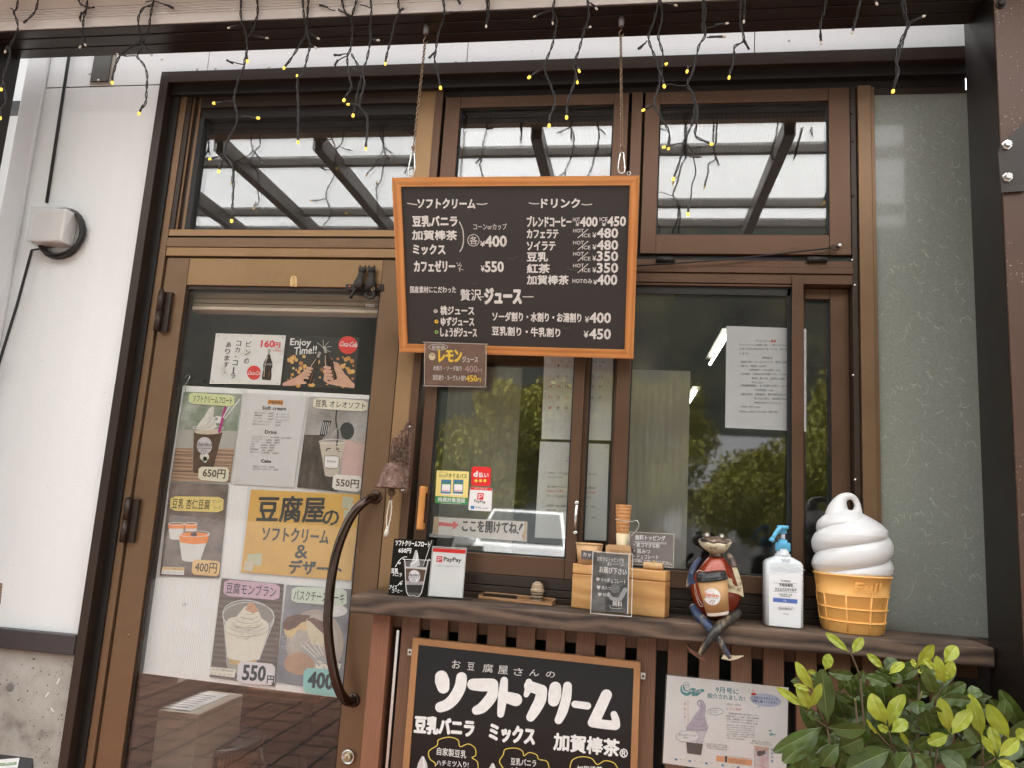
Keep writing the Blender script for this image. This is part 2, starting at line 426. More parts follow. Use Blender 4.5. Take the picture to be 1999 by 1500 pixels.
RUST = blotch('rusty_iron', [(.045, .026, .018), (.115, .060, .042), (.185, .105, .078), (.27, .19, .145)], 75, .75)
IRON = mat('cast_iron', (.04, .036, .032), .6, .5, var=.35, scale=60, bump=.3)
CREAMW = mat('white_plastic', (.66, .66, .655), .30, var=.015, scale=3)
CONE = mat('orange_plastic', (.90, .49, .145), .42, var=.04, scale=4)
CARD = mat('kraft_card', (.52, .31, .14), .7, var=.08, scale=30)
BULB = emit('lit_bulb', (1.0, .60, .08), .26)
BULBO = mat('unlit_bulb', (.62, .58, .50), .2, var=.05)

# ================================================================== the setting
g = MB(); g.box(-150, 150, -200, 60, -.4, -.12, blotch('asphalt', [(.10, .10, .10), (.14, .14, .138), (.17, .168, .16)], 3, .85)); struct('ground', g)
def tiles(name, c1, c2, gr, s):
    m, t, b = newmat(name); N = t.nodes; L = t.links
    tc = N.new('ShaderNodeTexCoord'); br = N.new('ShaderNodeTexBrick'); br.offset = 0; br.squash = 1
    br.inputs['Scale'].default_value = 1; br.inputs['Brick Width'].default_value = s; br.inputs['Row Height'].default_value = s
    br.inputs['Mortar Size'].default_value = .010; br.inputs['Color1'].default_value = (*c1, 1); br.inputs['Color2'].default_value = (*c2, 1); br.inputs['Mortar'].default_value = (*gr, 1)
    L.new(tc.outputs['Object'], br.inputs['Vector']); L.new(br.outputs['Color'], b.inputs['Base Color']); b.inputs['Roughness'].default_value = .35
    return m
TILE = tiles('terracotta_tile', (.26, .13, .09), (.32, .165, .115), (.035, .025, .02), .22)
g = MB(); g.box(-6, 5, -4.2, -.06, -.12, 0, TILE); struct('terrace', g)
# wooded hill behind the viewer (mirrored by the panes)
HILL = blotch('wooded_hill', [(.004, .005, .004), (.009, .011, .006), (.016, .019, .009), (.028, .031, .013)], .35, .9)
g = MB(); nx, ny = 90, 14
vs = []
for j in range(ny):
    for i in range(nx):
        x = -140 + 280 * i / (nx - 1); t = j / (ny - 1); y = -48 - 60 * t
        h = 44 * math.sin(min(1, t * 1.6) * math.pi / 2) * (.82 + .18 * math.sin(x * .035 + 1) + .07 * math.sin(x * .11)) + random.uniform(-.7, .7) - .3
        vs.append((x, y, h))
g.add(vs, [(j * nx + i, j * nx + i + 1, (j + 1) * nx + i + 1, (j + 1) * nx + i) for j in range(ny - 1) for i in range(nx - 1)], HILL, True)
struct('hill', g)

# ================================================================== shop building
B = Thing('shop_building', 'white sided tofu shop front with bronze glass door and serving windows', 'shop building')
col = 600
zr = lambda row, c=600, y=0.0: Zz(c, row, y)
XL = -1.604; XS0 = -1.518; XS1 = -1.438; XD = -.709
XR = .905
ZT = 2.925
YW = -.030
# white cladding
wl = B.part('wall')
xc = X(98, 118, YW); xcl = X(59, 118, YW)
zseam = Zz(200, 168, YW)
wl.box(xc + .002, XL - .001, YW, .12, Zz(0, 1226, YW) , zseam - .002, WALL)
seams = [xc + .002, X(407, 118, YW), X(912, 110, YW), X(1473, 95, YW), 1.3]
for a, b_ in zip(seams[:-1], seams[1:]):
    wl.box(a + .0015, b_ - .0015, YW, .12, ZT + .012 if a > XL else zseam + .002, 3.16, WALL)
wl.box(seams[0] + .0015, XL, YW + .0006, .12, zseam + .002, ZT + .011, WALL)
wl.box(XL - .004, 1.3, YW + .01, .118, ZT + .013, 3.15, mat('seam_sealant', (.30, .24, .20), .8))
wl.box(xc, XL - .003, YW + .009, .117, 1.12, zseam + .01, mat('seam_sealant', (.30, .24, .20), .8))
tr = B.part('corner_trim'); tr.box(xcl, xc, YW - .012, .12, 1.0, 3.16, TRIMW, .004)
tr.box(xcl, xcl + .02, YW, 4.5, 1.0, 3.16, TRIMW)
vent = B.part('vent_cover'); vent.box(X(178, 162, YW), X(213, 162, YW), YW - .008, YW, Zz(190, 161, YW), 3.1, mat('vent_grey', (.075, .07, .062), .5, .3), .002)
vent.box(X(180, 162, YW) - .006, X(213, 162, YW) + .012, YW - .004, YW, Zz(190, 161, YW) - .008, 3.1, mat('vent_edge', (.32, .28, .23), .5, .3))
for px, py in ((832, 684), (918, 745)):
    p = P(px / 4.76, py / 4.76, YW - .008); vent.lathe(p, [(.004, .0), (.004, .003), (.002, .004)], STEEL, 10, axis=(0, -1, 0))
nails = wl
NAILC = mat('painted_nail', (.6, .585, .56), .5)
for px, py in ((175, 143), (385, 134), (421, 133), (525, 131), (890, 120), (924, 120), (1043, 118), (1183, 113), (1540, 78), (1630, 100), (1860, 108), (316, 115)):
    p = P(px, py, YW); nails.lathe(p, [(.0045, .0), (.004, .0015), (.002, .002)], NAILC, 10, axis=(0, -1, 0))
band = B.part('dark_band'); zb1, zb0 = 1.113, 1.056
band.box(-2.3, XL - .002, -.055, .12, zb0, zb1, BASEB, .003)
cb = B.part('concrete_base'); cb.box(-2.3, -1.607, -.035, .12, -.05, zb0 - .0015, CONC)
hole = B.part('form_hole', cb); p = P(20, 1343, -.035)
hole.lathe(p + Vector((0, .0004, 0)), [(.013, 0), (.012, .0012), (.006, .0014)], mat('hole_grey', (.19, .18, .165), .9), 20, axis=(0, -1, 0))
pits = cb
PIT = mat('pit_dark', (.10, .085, .07), .9)
for k in range(150):
    px = random.uniform(0, 145); py = random.uniform(1285, 1500)
    r = random.choice((1, 1, 1.4, 2)) * .8
    pits.ell(FP(-.035), px, py, r * random.uniform(.5, 1.3), r, PIT, .0006, 7, random.random() * 3)
for a, b_ in (((116, 1326), (111, 1336)), ((95, 1353), (89, 1361)), ((100, 1384), (104, 1390))):
    pits.stroke(FP(-.035), [a, b_], 2.2, mat('white_scuff', (.8, .8, .78), .7), .0008)

# ---- door frame (jambs, head, transom bar)
fr = B.part('door_frame')
F_ = -.052
fr.box(XL, XL + .030, F_, .10, -.05, ZT, BRWD, .0015)
fr.box(XL + .030, XL + .058, -.020, .10, -.05, ZT - .03, DKB)
fr.box(XL + .0585, XS0 - .004, -.014, .10, -.05, ZT - .03, BRZ)
fr.box(XL + .0002, XR, F_ + .0005, .10, ZT - .028, ZT + .011, BRWD, .0015)     # head
fr.box(XL + .03, XR, -.030, .10, ZT - .062, ZT - .0285, DKB)
zb = [zr(r) for r in (451, 463, 467.5, 486, 503.5)]
fr.box(XS0 - .003, -.66, -.012, .06, zb[1], zb[0], BRZL)
fr.box(XS0 - .003, -.66, -.004, .06, zb[2], zb[1], BLK)
fr.box(XS0 - .003, -.66, -.016, .06, zb[3], zb[2], BRZ, .002)
fr.box(XS0 - .003, -.66, -.013, .06, zb[4], zb[3] - .0003, BRZL, .002)
fr.box(XS0 - .003, XD, .002, .06, zb[4] - .004, zb[4], BLK)
# transom over the door
tw = B.part('transom_window')
x0 = X(404, 234, .01); x1 = X(820, 229, .01); z0 = zb[0]; z1 = zr(233, 600, .02)
xq = (x0 - .018 - XS0 + .003) / 3; xw = XS0 - .003
tw.box(xw, xw + xq, -.012, .06, z0, ZT - .062, BRWD, .001); tw.box(xw + xq + .0005, xw + xq * 1.5, -.006, .06, z0, ZT - .062, BRZ); tw.box(xw + xq * 1.5 + .0005, xw + xq * 2.4, .002, .06, z0, ZT - .062, BRWD, .001); tw.box(xw + xq * 2.4 + .0005, x0 - .0185, -.004, .06, z0, ZT - .062, BRZ); tw.box(x0 - .018, x0, -.004, .06, z0, z1, DKB)
tw.box(x1, -.66, -.012, .06, z0, ZT - .062, BRZL)
tw.box(x0 - .018, x1, .0, .06, z1, ZT - .062, DKB, .002); tw.box(x0 - .018, x1, -.010, .06, z1 + .035, ZT - .061, BRWD)
gp = B.part('glass', tw); gp.box(x0, x1, .012, .024, z0, z1, PANEL)
# ---- door leaf
dr = B.part('door'); zt = zb[4] - .005; zrl = zr(560)
xg0 = XS1 + .006; xg1 = X(713, 900, 0)
dr.box(XS0, XS1, -.006, .034, .02, zt, BRZ, .0015)
dr.box(xg1, XD - .003, -.006, .034, .02, zt, BRZ, .0015)
dr.box(XS1 + .0004, xg1 - .0004, -.0055, .034, zrl, zt, BRZL, .0015)
dr.box(XS1 + .0004, xg1 - .0004, -.0055, .034, .02, .22, BRZ, .0015)
for xa, xb in ((XS1, xg0), (xg1 - .006, xg1)):
    dr.box(xa, xb, .001, .034, .22, zrl - .012, BRWD)
dr.box(XS1, xg1, .001, .034, zrl - .012, zrl - .0003, BRWD)
gp = B.part('glass', dr); gp.box(xg0 - .003, xg1 - .003, .008, .014, .215, zrl - .008, PANED)
# hinges
for (pa, pb) in (((316, 568), (297, 645)), ((251, 975), (236, 1060))):
    h = B.part('hinge', dr); a = P(*pa, -.026); b_ = P(*pb, -.026); b_ = Vector((a.x, a.y, b_.z)); mid = (a + b_) / 2
    h.tube([a, mid + Vector((0, 0, .0012))], .0095, BRWD, 14); h.tube([mid - Vector((0, 0, .0012)), b_], .0095, BRWD, 14)
    h.tube([a + Vector((0, 0, .006)), a], .006, BRWD, 10); h.box(a.x, a.x + .03, -.018, -.006, b_.z, a.z, BRWD)
# pull handle
hd = B.part('handle', dr)
HBR = mat('bronze_handle', (.045, .022, .012), .16, .75, var=.12, scale=20, rvar=.04, coat=.5)
pp = [(733, 972), (724, 974), (708, 984), (690, 1003), (672, 1037), (657, 1080), (647, 1130), (642, 1180), (640, 1215), (643, 1260), (649, 1300), (657, 1335), (668, 1360), (680, 1371), (690, 1368)]
dep = [-.006, -.035, -.060, -.075, -.083, -.088, -.09, -.09, -.09, -.088, -.083, -.075, -.062, -.04, -.006]
pts = [P(x, y, d) for (x, y), d in zip(pp, dep)]
sm = []
for i in range(len(pts) - 1):
    p0 = pts[max(i - 1, 0)]; p1 = pts[i]; p2 = pts[i + 1]; p3 = pts[min(i + 2, len(pts) - 1)]
    for k in range(4):
        t = k / 4; sm.append(.5 * ((2 * p1) + (p2 - p0) * t + (2 * p0 - 5 * p1 + 4 * p2 - p3) * t * t + (3 * p1 - p0 - 3 * p2 + p3) * t ** 3))
sm.append(pts[-1]); hd.tube(sm, .0135, HBR, 16)
for p in (pts[0], pts[-1]): hd.lathe(p, [(.020, 0), (.020, .004), (.015, .007)], HBR, 20, axis=(0, -1, 0))
lk = B.part('lock', dr); p = P(681, 1478, -.006)
lk.lathe(p, [(.020, 0), (.020, .007), (.017, .010), (.0165, .0095)], STEEL, 28, axis=(0, -1, 0))
lk.lathe(p + Vector((0, -.0098, 0)), [(.010, 0), (.010, .003), (.008, .0035)], mat('brass_lock', (.55, .46, .32), .3, 1), 20, axis=(0, -1, 0))
lk.box(p.x - .0012, p.x + .0012, -.0205, -.019, p.z - .005, p.z + .005, BLK)
sc = B.part('screw', dr); sc.lathe(P(251, 1242, -.006), [(.005, 0), (.004, .002)], BRZL, 12, axis=(0, -1, 0))
# post between door and window
ps = B.part('door_post'); xp1 = X(789, 962, 0)
ps.box(XD + .001, xp1, -.014, .08, 1.0, ZT - .062, BRZL, .002)
xj1 = X(805, 962, 0)
wf = B.part('window_frame')
wf.box(xp1 + .001, xj1, -.020, .10, 1.30, ZT - .062, BRW, .0015)
xm0, xm1 = X(1231, 278, 0), X(1252, 278, 0)
xjr0, xjr1 = X(1659, 300, 0), X(1670, 300, 0)
xpr1 = X(1697, 250, 0); xst = X(1705, 250, 0)
zh = [Zz(1450, r, 0) for r in (500, 511, 524, 536, 555)]
zsill = 1.375
wf.box(xj1 + .0005, XR, -.005, .10, ZT - .085, ZT - .0625, DKB)
wf.box(xm0, xm1, -.016, .10, zh[0], ZT - .086, BRW, .0015)
wf.box(xj1 + .0005, xjr0, -.016, .08, zh[2], zh[1], BRW, .0015); wf.box(xj1 + .0005, xjr0, -.002, .08, zh[1], zh[0], DKB)
wf.box(xj1 + .0005, xjr0, -.020, .08, zh[3], zh[2] - .0005, BRW, .0015)
wf.box(xj1 + .0005, xjr0, -.014, .08, zh[4], zh[3] - .0005, BRW, .0015)
wf.box(xjr0, xjr1, -.010, .10, 1.30, ZT - .086, BRWD, .001)
wf.box(xjr1 + .002, xpr1, -.022, .10, 1.30, ZT - .086, BRZ, .002)
wf.box(xpr1 + .0005, xst, -.012, .10, 1.30, ZT - .086, BRZ, .001)
wf.box(xst, XR, -.004, .10, Zz(1800, 183, 0), ZT - .086, BRWD)
for k, (a, b_) in enumerate(((1.3105, 1.325), (1.3265, 1.345), (1.3465, zsill))):      # sill tracks
    wf.box(xj1 + .0005, xjr0 - .001, [-.024, -.012, -.004][k], .09, a, b_, BRWD, .001)
for px, py in ((1665, 190), (1664, 275), (1665, 382), (1664, 507), (1669, 556), (1666, 732), (1670, 938), (1663, 221)):
    sc = B.part('screw', wf); sc.lathe(P(px, py, -.010), [(.0042, 0), (.0032, .0022)], STEEL if py > 500 else BRWD, 10, axis=(0, -1, 0))
def sash(name, xa, xb, za, zb_, wl_, wr_, wt, wb, y, gm, m=BRW, gth=.012):
    s_ = B.part(name)
    s_.box(xa, xa + wl_, y, y + .035, za, zb_, m, .0015); s_.box(xb - wr_, xb, y, y + .035, za, zb_, m, .0015)
    s_.box(xa + wl_ + .0004, xb - wr_ - .0004, y + .0006, y + .035, zb_ - wt, zb_, m, .0015); s_.box(xa + wl_ + .0004, xb - wr_ - .0004, y + .0006, y + .035, za, za + wb, m, .0015)
    for (a, b_) in ((xa + wl_, xa + wl_ + .004), (xb - wr_ - .004, xb - wr_)): s_.box(a, b_, y + .008, y + .035, za + wb, zb_ - wt, BLK)
    s_.box(xa + wl_, xb - wr_, y + .008, y + .035, zb_ - wt - .004, zb_ - wt, BLK); s_.box(xa + wl_, xb - wr_, y + .008, y + .035, za + wb, za + wb + .004, BLK)
    gp = B.part('glass', s_); zl_, zu_ = za + wb + .001, zb_ - wt - .001; tl_ = -.0042 * (zu_ - zl_) / .42 if gm is PANET else 0
    gp.obox(Vector((xa + wl_ + .001, y + .016, zl_)), Vector((xb - wr_ - xa - wl_ - .002, 0, 0)), Vector((0, gth, 0)), Vector((0, tl_, zu_ - zl_)), gm)
    return s_
zst1 = Zz(1040, 173, 0); zgt = Zz(1040, 211, 0); zgb = Zz(1450, 461, 0)
xa, xb = X(866, 278, 0), X(1225, 278, 0)
xga, xgb = X(895.5, 278, 0), X(1196, 278, 0)
sash('transom_window', xa, xb, zh[0] + .002, ZT - .087, xga - xa, xb - xgb, (ZT - .087) - zgt, zgb - zh[0] - .002, -.015, PANET)
xa, xb = X(1257, 278, 0), X(1657, 278, 0); xga, xgb = X(1286, 278, 0), X(1616, 300, 0)
tr2 = sash('transom_window', xa, xb, zh[0] + .002, ZT - .087, xga - xa, xb - xgb, (ZT - .087) - Zz(1450, 204, 0), zgb - zh[0] - .002, -.015, PANET)
for px in (1299, 1595):
    h = B.part('hinge', tr2); p = P(px, 506, -.022); h.tube([p - Vector((.027, 0, 0)), p + Vector((.027, 0, 0))], .0085, mat('hinge_black', (.02, .019, .018), .35, .3), 14)
    h.tube([p - Vector((.0165, 0, 0)), p - Vector((.0135, 0, 0))], .0092, BLK, 14)
# lower sliding windows : left small sash, right sashes and screen
xa, xb = X(814, 962, 0), X(1134, 900, 0)
sm_ = sash('sliding_window', xa, xb, zsill + .001, zh[4] - .002, X(838, 962, 0) - xa, X(1134, 900, 0) - X(1113, 900, 0), .05, Zz(1000, 1086, 0) - zsill, -.002, PANES)
wg = B.part('wooden_grip', sm_)
GRIP = wood('grip_wood', (.50, .20, .04), (.72, .33, .09), .4, 10, (1, 1, .4), .05, 3, 'X', 40)
a = P(826, 950, -.030); b_ = P(816, 1036, -.030); b_ = Vector((a.x - .002, a.y, b_.z))
wg.obox(Vector((a.x - .010, -.036, b_.z)), Vector((.019, 0, 0)), Vector((0, .013, 0)), Vector((0, 0, a.z - b_.z)), GRIP, .005)
for z_ in (b_.z + .001, a.z - .020): wg.obox(Vector((a.x - .0095, -.028, z_)), Vector((.018, 0, 0)), Vector((0, .026, 0)), Vector((0, 0, .019)), GRIP, .003)
lt = B.part('latch_pull', sm_); a = P(1125.5, 983, -.012); b_ = P(1123.5, 1042, -.012); a.x = b_.x = (a.x + b_.x) / 2
dz = (a.z - b_.z)
lt.tube([a + Vector((0, .008, 0)), a + Vector((0, .006, -dz * .12)), a + Vector((0, -.008, -dz * .25)), a + Vector((0, -.010, -dz * .5)), a + Vector((0, -.008, -dz * .75)), b_ + Vector((0, .006, dz * .12)), b_ + Vector((0, .008, 0))], [.0055, .0055, .0045, .0045, .0045, .0055, .0055], STEEL, 12)
for p in (a, b_): lt.lathe(p + Vector((0, .006, 0)), [(.007, 0), (.0065, .004), (.003, .0055)], STEEL, 14, axis=(0, -1, 0))
xa, xb = X(1147, 900, .03), X(1226, 900, .03)
sash('sliding_window', X(1120, 900, .036), X(1226, 900, .036), zsill + .001, zh[4] - .002, .035, X(1226, 900, .036) - X(1194, 900, .036), .05, .06, .036, PANE)
xa, xb = X(1198, 900, 0), X(1568, 850, 0)
bs = sash('sliding_window', xa, xb, zsill + .001, zh[4] - .002, X(1225, 900, 0) - xa, xb - X(1545, 850, 0), .006, Zz(1400, 1121, 0) - zsill, -.012, PANE, BRW)
scf = B.part('insect_screen', bs)
scf.box(X(1536, 850, 0), X(1544, 850, 0), -.002, .002, zsill + .08, zh[4] - .004, BLK)
scf.box(X(1225, 900, 0), X(1544, 850, 0), -.002, .002, Zz(1400, 575, 0), zh[4] - .008, DKB)
MESHM = glass('screen_mesh', .0, (.80, .80, .79), .4)
xa, xb = X(1572, 850, .03), xjr0 - .001
sash('sliding_window', X(1560, 850, .03), xb, zsill + .001, zh[4] - .002, X(1570, 850, .03) - X(1560, 850, .03), xb - X(1622, 850, .03), .030, Zz(1600, 1128, .03) - zsill, .024, PANE)
sp = B.part('sash_meeting_rail', bs); sp.box(X(1546, 850, -.02), X(1568.5, 850, -.02), -.022, -.0125, zsill, Zz(1556, 537, -.02), BRW, .002)
# frosted side panel
FROST = mat('frosted_washi_glass', (.225, .240, .210), .30, var=.24, scale=240, rvar=.05, detail=9, coat=.55)
fs = B.part('frosted_panel'); zf1 = Zz(1800, 183, 0)
fs.box(xst + .0005, XR + .05, .0, .012, 1.3105, zf1, FROST)
fb = B.part('fibre_pattern', fs)
FIB = mat('washi_fibre', (.52, .53, .46), .5, var=.2, scale=30); FIB2 = mat('washi_fibre_fine', (.33, .335, .29), .5, var=.2, scale=30)
pl0 = FP(0)
rng = random.Random(3); motif = []
for k in range(64):
    x = rng.uniform(0, 1); z = rng.uniform(0, 1); a = rng.uniform(0, 6.28); ln = rng.uniform(.008, .03); cv = rng.uniform(-2.6, 2.6); wd = rng.choice((.00035, .0005, .0007))
    motif.append((x, z, a, ln, cv, wd))
def fibre(x, z, a, ln, cv, wd, m, lift):
    q = []; n = 7; p = Vector((x, z)); st = ln / n
    for i in range(n + 1):
        q.append(p.copy()); p = p + Vector((math.cos(a), math.sin(a))) * st; a += cv / n
    L = []; R = []
    for i, c in enumerate(q):
        d = (q[min(i + 1, n)] - q[max(i - 1, 0)]).normalized(); w_ = wd * (.35 + .65 * math.sin(math.pi * i / n))
        L.append(c + Vector((-d.y, d.x)) * w_); R.append(c - Vector((-d.y, d.x)) * w_)
    if min(v.x for v in L + R) < xst + .002: return
    vs = [(v.x, -lift, v.y) for v in L] + [(v.x, -lift, v.y) for v in R]
    fb.add(vs, [(i, n + 1 + i, n + 2 + i, i + 1) for i in range(n)], m)
W_ = XR - xst; per = .345
for rep in range(-1, 6):
    for k, (x, z, a, ln, cv, wd) in enumerate(motif):
        zz = 1.32 + (z + rep) * per
        if 1.33 < zz < zf1 - .02: fibre(xst + .01 + x * (W_ - .03), zz, a, ln, cv, wd, FIB, .0007 + k * .000004)
for k in range(1700):
    fibre(xst + .005 + rng.random() * (W_ - .01), rng.uniform(1.32, zf1 - .01), rng.uniform(0, 6.28), rng.uniform(.004, .011), rng.uniform(-2, 2), .00045, FIB2, .0003)
# wall under the windows and the room behind
uw = B.part('lower_wall'); uw.box(XD + .03, 1.3, .0, .10, -.05, 1.2995, DKB)
uw.box(XR + .052, 1.4, -.001, .1, 1.31, ZT + .01, DKB)
wl.box(1.401, 3.2, YW, .12, -.05, 3.16, WALL)      # the cladding goes on past the post
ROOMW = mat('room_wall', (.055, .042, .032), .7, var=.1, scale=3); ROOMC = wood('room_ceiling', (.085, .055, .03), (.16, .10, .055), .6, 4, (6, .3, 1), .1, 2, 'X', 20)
rm = B.part('room_walls'); rm.box(-1.75, -1.62, .13, 6.5, -.05, .86, ROOMW); rm.box(-1.75, -1.62, .13, 6.5, 1.84, 2.8, ROOMW); rm.box(-1.75, -1.62, .13, .55, .861, 1.839, ROOMW); rm.box(-1.75, -1.62, 2.6, 6.5, .861, 1.839, ROOMW); rm.box(2.6, 2.7, .13, 6.5, -.05, 2.8, ROOMW); rm.box(-1.75, 2.7, 6.5, 6.6, -.05, 2.8, ROOMW)  # side wall left open behind the posters, added to let daylight in
rc = B.part('room_ceiling'); rc.box(-1.75, 2.7, .121, 1.10, 2.8, 2.9, ROOMC); rc.box(-1.75, 2.7, 1.85, 6.6, 2.8, 2.9, ROOMC); rc.box(-.45, 2.7, 1.1005, 1.8495, 2.8, 2.9, ROOMC)      # unseen ceiling gap, added to light the box, stool and floor
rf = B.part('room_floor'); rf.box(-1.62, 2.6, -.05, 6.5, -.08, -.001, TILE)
B.done()

# ================================================================== pergola (girder, posts, roof seen mirrored in the panes)
G = Thing('pergola', 'dark brown pergola girder and posts carrying a translucent roof in front of the shop', 'pergola')
ZG = 2.915; YF, YB = -.318, -.180
gd = G.part('girder')
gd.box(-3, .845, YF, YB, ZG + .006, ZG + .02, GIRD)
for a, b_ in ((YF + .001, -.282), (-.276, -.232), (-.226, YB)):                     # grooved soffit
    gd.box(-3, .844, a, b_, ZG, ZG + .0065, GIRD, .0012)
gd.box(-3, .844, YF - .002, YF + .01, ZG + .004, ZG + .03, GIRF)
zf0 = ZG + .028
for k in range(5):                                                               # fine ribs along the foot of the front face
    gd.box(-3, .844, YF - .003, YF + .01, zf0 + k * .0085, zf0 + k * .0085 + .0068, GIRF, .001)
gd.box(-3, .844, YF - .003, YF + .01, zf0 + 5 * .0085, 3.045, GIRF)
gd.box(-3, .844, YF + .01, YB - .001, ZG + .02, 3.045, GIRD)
xpl = .845
pr = G.part('post'); pr.box(xpl, 1.10, -.32, -.156, -.05, 3.2, POSTD)  # body darker than the front plate: the side's shade put into the colour
pr.box(xpl, 1.10, -.328, -.3205, -.05, 3.2, POSTB, .002)
sdp = G.part('post'); sdp.box(-2.16, -2.015, -.31, -.185, -.05, 2.914, POSTD, .003)
bk = G.part('bracket'); pb = FP(-.3285)
bk.slab(pb, [(1953, 283), (1999, 238), (2060, 200), (2060, 330), (1999, 372), (1955, 375), (1949, 300)], mat('bracket_dark', (.035, .027, .023), .45, .2, var=.2), .006, .008)
for px, py in ((1965, 283), (1966, 346)):
    q = G.part('bolt', bk); p = P(px, py, -.337)
    q.lathe(p, [(.012, 0), (.012, .002), (.0085, .0022), (.0085, .011), (.0075, .0125)], STEEL, 6, axis=(0, -1, 0), smooth=False)
q = G.part('bolt', pr); p = P(1953, 8, -.3285); q.lathe(p, [(.012, 0), (.012, .003), (.009, .0035), (.009, .010), (.006, .013)], POSTD, 8, axis=(0, -1, 0), smooth=False)
ZR = 3.05
def mir(px, py): v = Pz(px, py, ZR); return v.x, -v.y
ya = mir(600, 286)[1] * .75 + YF * .25; yp1 = mir(600, 318)[1]; yp2 = mir(600, 416)[1]; ye = mir(600, 452)[1]
so_ = G.part('soffit_board'); so_.box(-3, 3, ya, YF - .004, ZR, ZR + .02, mat('soffit_brown', (.34, .23, .14), .5, var=.1))
RAFT = mat('rafter_brown', (.125, .110, .096), .5, var=.15)
for px, py, wd in ((410, 400, 40), (565, 400, 40), (728, 400, 42), (1069, 345, 26), (1480, 400, 40), (1850, 400, 40), (230, 400, 40)):
    xc_ = mir(px, py)[0]; r_ = G.part('rafter'); r_.box(xc_ - .022, xc_ + .022, ye - .05, ya, ZR - .05, ZR + .02, RAFT, .003)
for yy in (yp1, yp2, ye):
    r_ = G.part('purlin'); r_.box(-3.2, 3.2, yy - .015, yy + .015, ZR - .004, ZR + .0405, RAFT, .003)
m_, t_, b__ = newmat('roof_sheet'); N = t_.nodes
tl = N.new('ShaderNodeBsdfTranslucent'); tl.inputs[0].default_value = (.86, .86, .86, 1)
tp = N.new('ShaderNodeBsdfTransparent'); mx = N.new('ShaderNodeMixShader'); mx.inputs[0].default_value = .25
t_.links.new(tl.outputs[0], mx.inputs[1]); t_.links.new(tp.outputs[0], mx.inputs[2]); t_.links.new(mx.outputs[0], N['Material Output'].inputs[0]); N.remove(b__)
rs = G.part('roof_sheet'); rs.add([(-3.2, ya, ZR + .045), (3.2, ya, ZR + .045), (3.2, ye - .1, ZR + .045), (-3.2, ye - .1, ZR + .045)], [(0, 1, 2, 3)], m_)
G.done()
print('roof', ya, yp1, yp2, ye, [round(mir(p, 400)[0], 2) for p in (565, 728, 1480)], mir(1069, 345))

# ================================================================== what the panes mirror: car, trees, house
def leafcloud(mb, c, r, n, m, size, rng):
    vs = []; fs = []; mi = []
    lobes = [(Vector((rng.gauss(0, .45) * r[0], rng.gauss(0, .45) * r[1], rng.uniform(-.75, .8) * r[2])), rng.uniform(.3, .55)) for _ in range(16)]
    for k in range(n):
        lc, lr = rng.choice(lobes); d = Vector((rng.gauss(0, 1), rng.gauss(0, 1), rng.gauss(0, 1))).normalized() * (rng.random() ** .4) * lr
        p = Vector(c) + lc + Vector((d.x * r[0], d.y * r[1], d.z * r[2]))
        a = Vector((rng.gauss(0, 1), rng.gauss(0, 1), rng.gauss(0, 1))).normalized() * size * rng.uniform(.6, 1.3); b_ = a.orthogonal().normalized() * size * .45
        mb.add([p, p + a * .5 + b_, p + a, p + a * .5 - b_], [(0, 1, 2, 3)], m)
LEAFA = mat('tree_leaf', (.22, .21, .03), .6, var=.45, scale=2); LEAFB = mat('tree_leaf_dark', (.07, .10, .025), .6, var=.45, scale=2)
BARK = mat('bark', (.09, .065, .045), .9, var=.3, scale=20, bump=.4)
def tree(px, py, Y, rx, rz, m, n, label, seed):
    rng = random.Random(seed); v = P(px, py, Y); c = Vector((v.x, -Y, v.z))
    t = Thing('tree', label, 'tree', 'trees across the car park'); tk = t.part('trunk'); cr = t.part('crown')
    tk.tube([(c.x, c.y, -.15), (c.x + .05, c.y, c.z * .45), (c.x, c.y, c.z)], [.16, .12, .07], BARK, 10)
    for k in range(6):
        a = rng.uniform(0, 6.28); tk.tube([(c.x, c.y, c.z - rz * .6), (c.x + math.cos(a) * rx * .6, c.y + math.sin(a) * rx * .6, c.z + rng.uniform(-.2, .5) * rz)], [.06, .02], BARK, 6)
    leafcloud(cr, c, (rx, rx, rz), n, m, .09, rng); t.done()
tree(975, 885, 15, 1.75, 1.45, LEAFA, 22000, 'yellow green tree mirrored in the small serving window', 1)
tree(1495, 985, 15, 1.25, 1.2, LEAFA, 18000, 'bushy pale green tree mirrored behind the frog figure', 2)
tree(1255, 860, 17, 1.6, 1.6, LEAFA, 18000, 'pale olive tree mirrored beside the chalkboard edge', 4)
tree(1625, 900, 16, 1.3, 1.7, LEAFA, 10000, 'light green tree mirrored in the narrow sash above the ice cream cone', 5)
tree(330, 880, 12, 1.6, 1.6, LEAFB, 4200, 'green tree mirrored at the left edge of the door glass', 6)
h_ = Thing('house', 'grey roofed house mirrored in the wide serving window', 'house')
hw = h_.part('wall'); hr = h_.part('roof'); Y = 26
a = P(1290, 950, Y); b_ = P(1560, 950, Y); ap = P(1400, 830, Y)
hw.box(a.x, b_.x, -Y - 7, -Y, -.15, a.z, mat('house_wall', (.10, .095, .09), .8))
for k in range(5):
    xx = a.x + (b_.x - a.x) * (k + .5) / 5; wn = h_.part('window'); wn.box(xx - .3, xx + .3, -Y + .002, -Y + .03, 1.0, a.z - .6, mat('house_window', (.28, .28, .28), .2))
RF = mat('grey_roof', (.24, .24, .245), .5)
hr.add([(a.x - .6, -Y + .6, a.z - .1), (b_.x + .6, -Y + .6, a.z - .1), (b_.x + .6, -Y - 3.5, ap.z), (a.x - .6, -Y - 3.5, ap.z), (a.x - .6, -Y - 7.6, a.z - .1), (b_.x + .6, -Y - 7.6, a.z - .1)],
       [(0, 1, 2, 3), (3, 2, 5, 4), (0, 3, 4), (1, 5, 2), (0, 4, 5, 1)], RF)
h_.done()
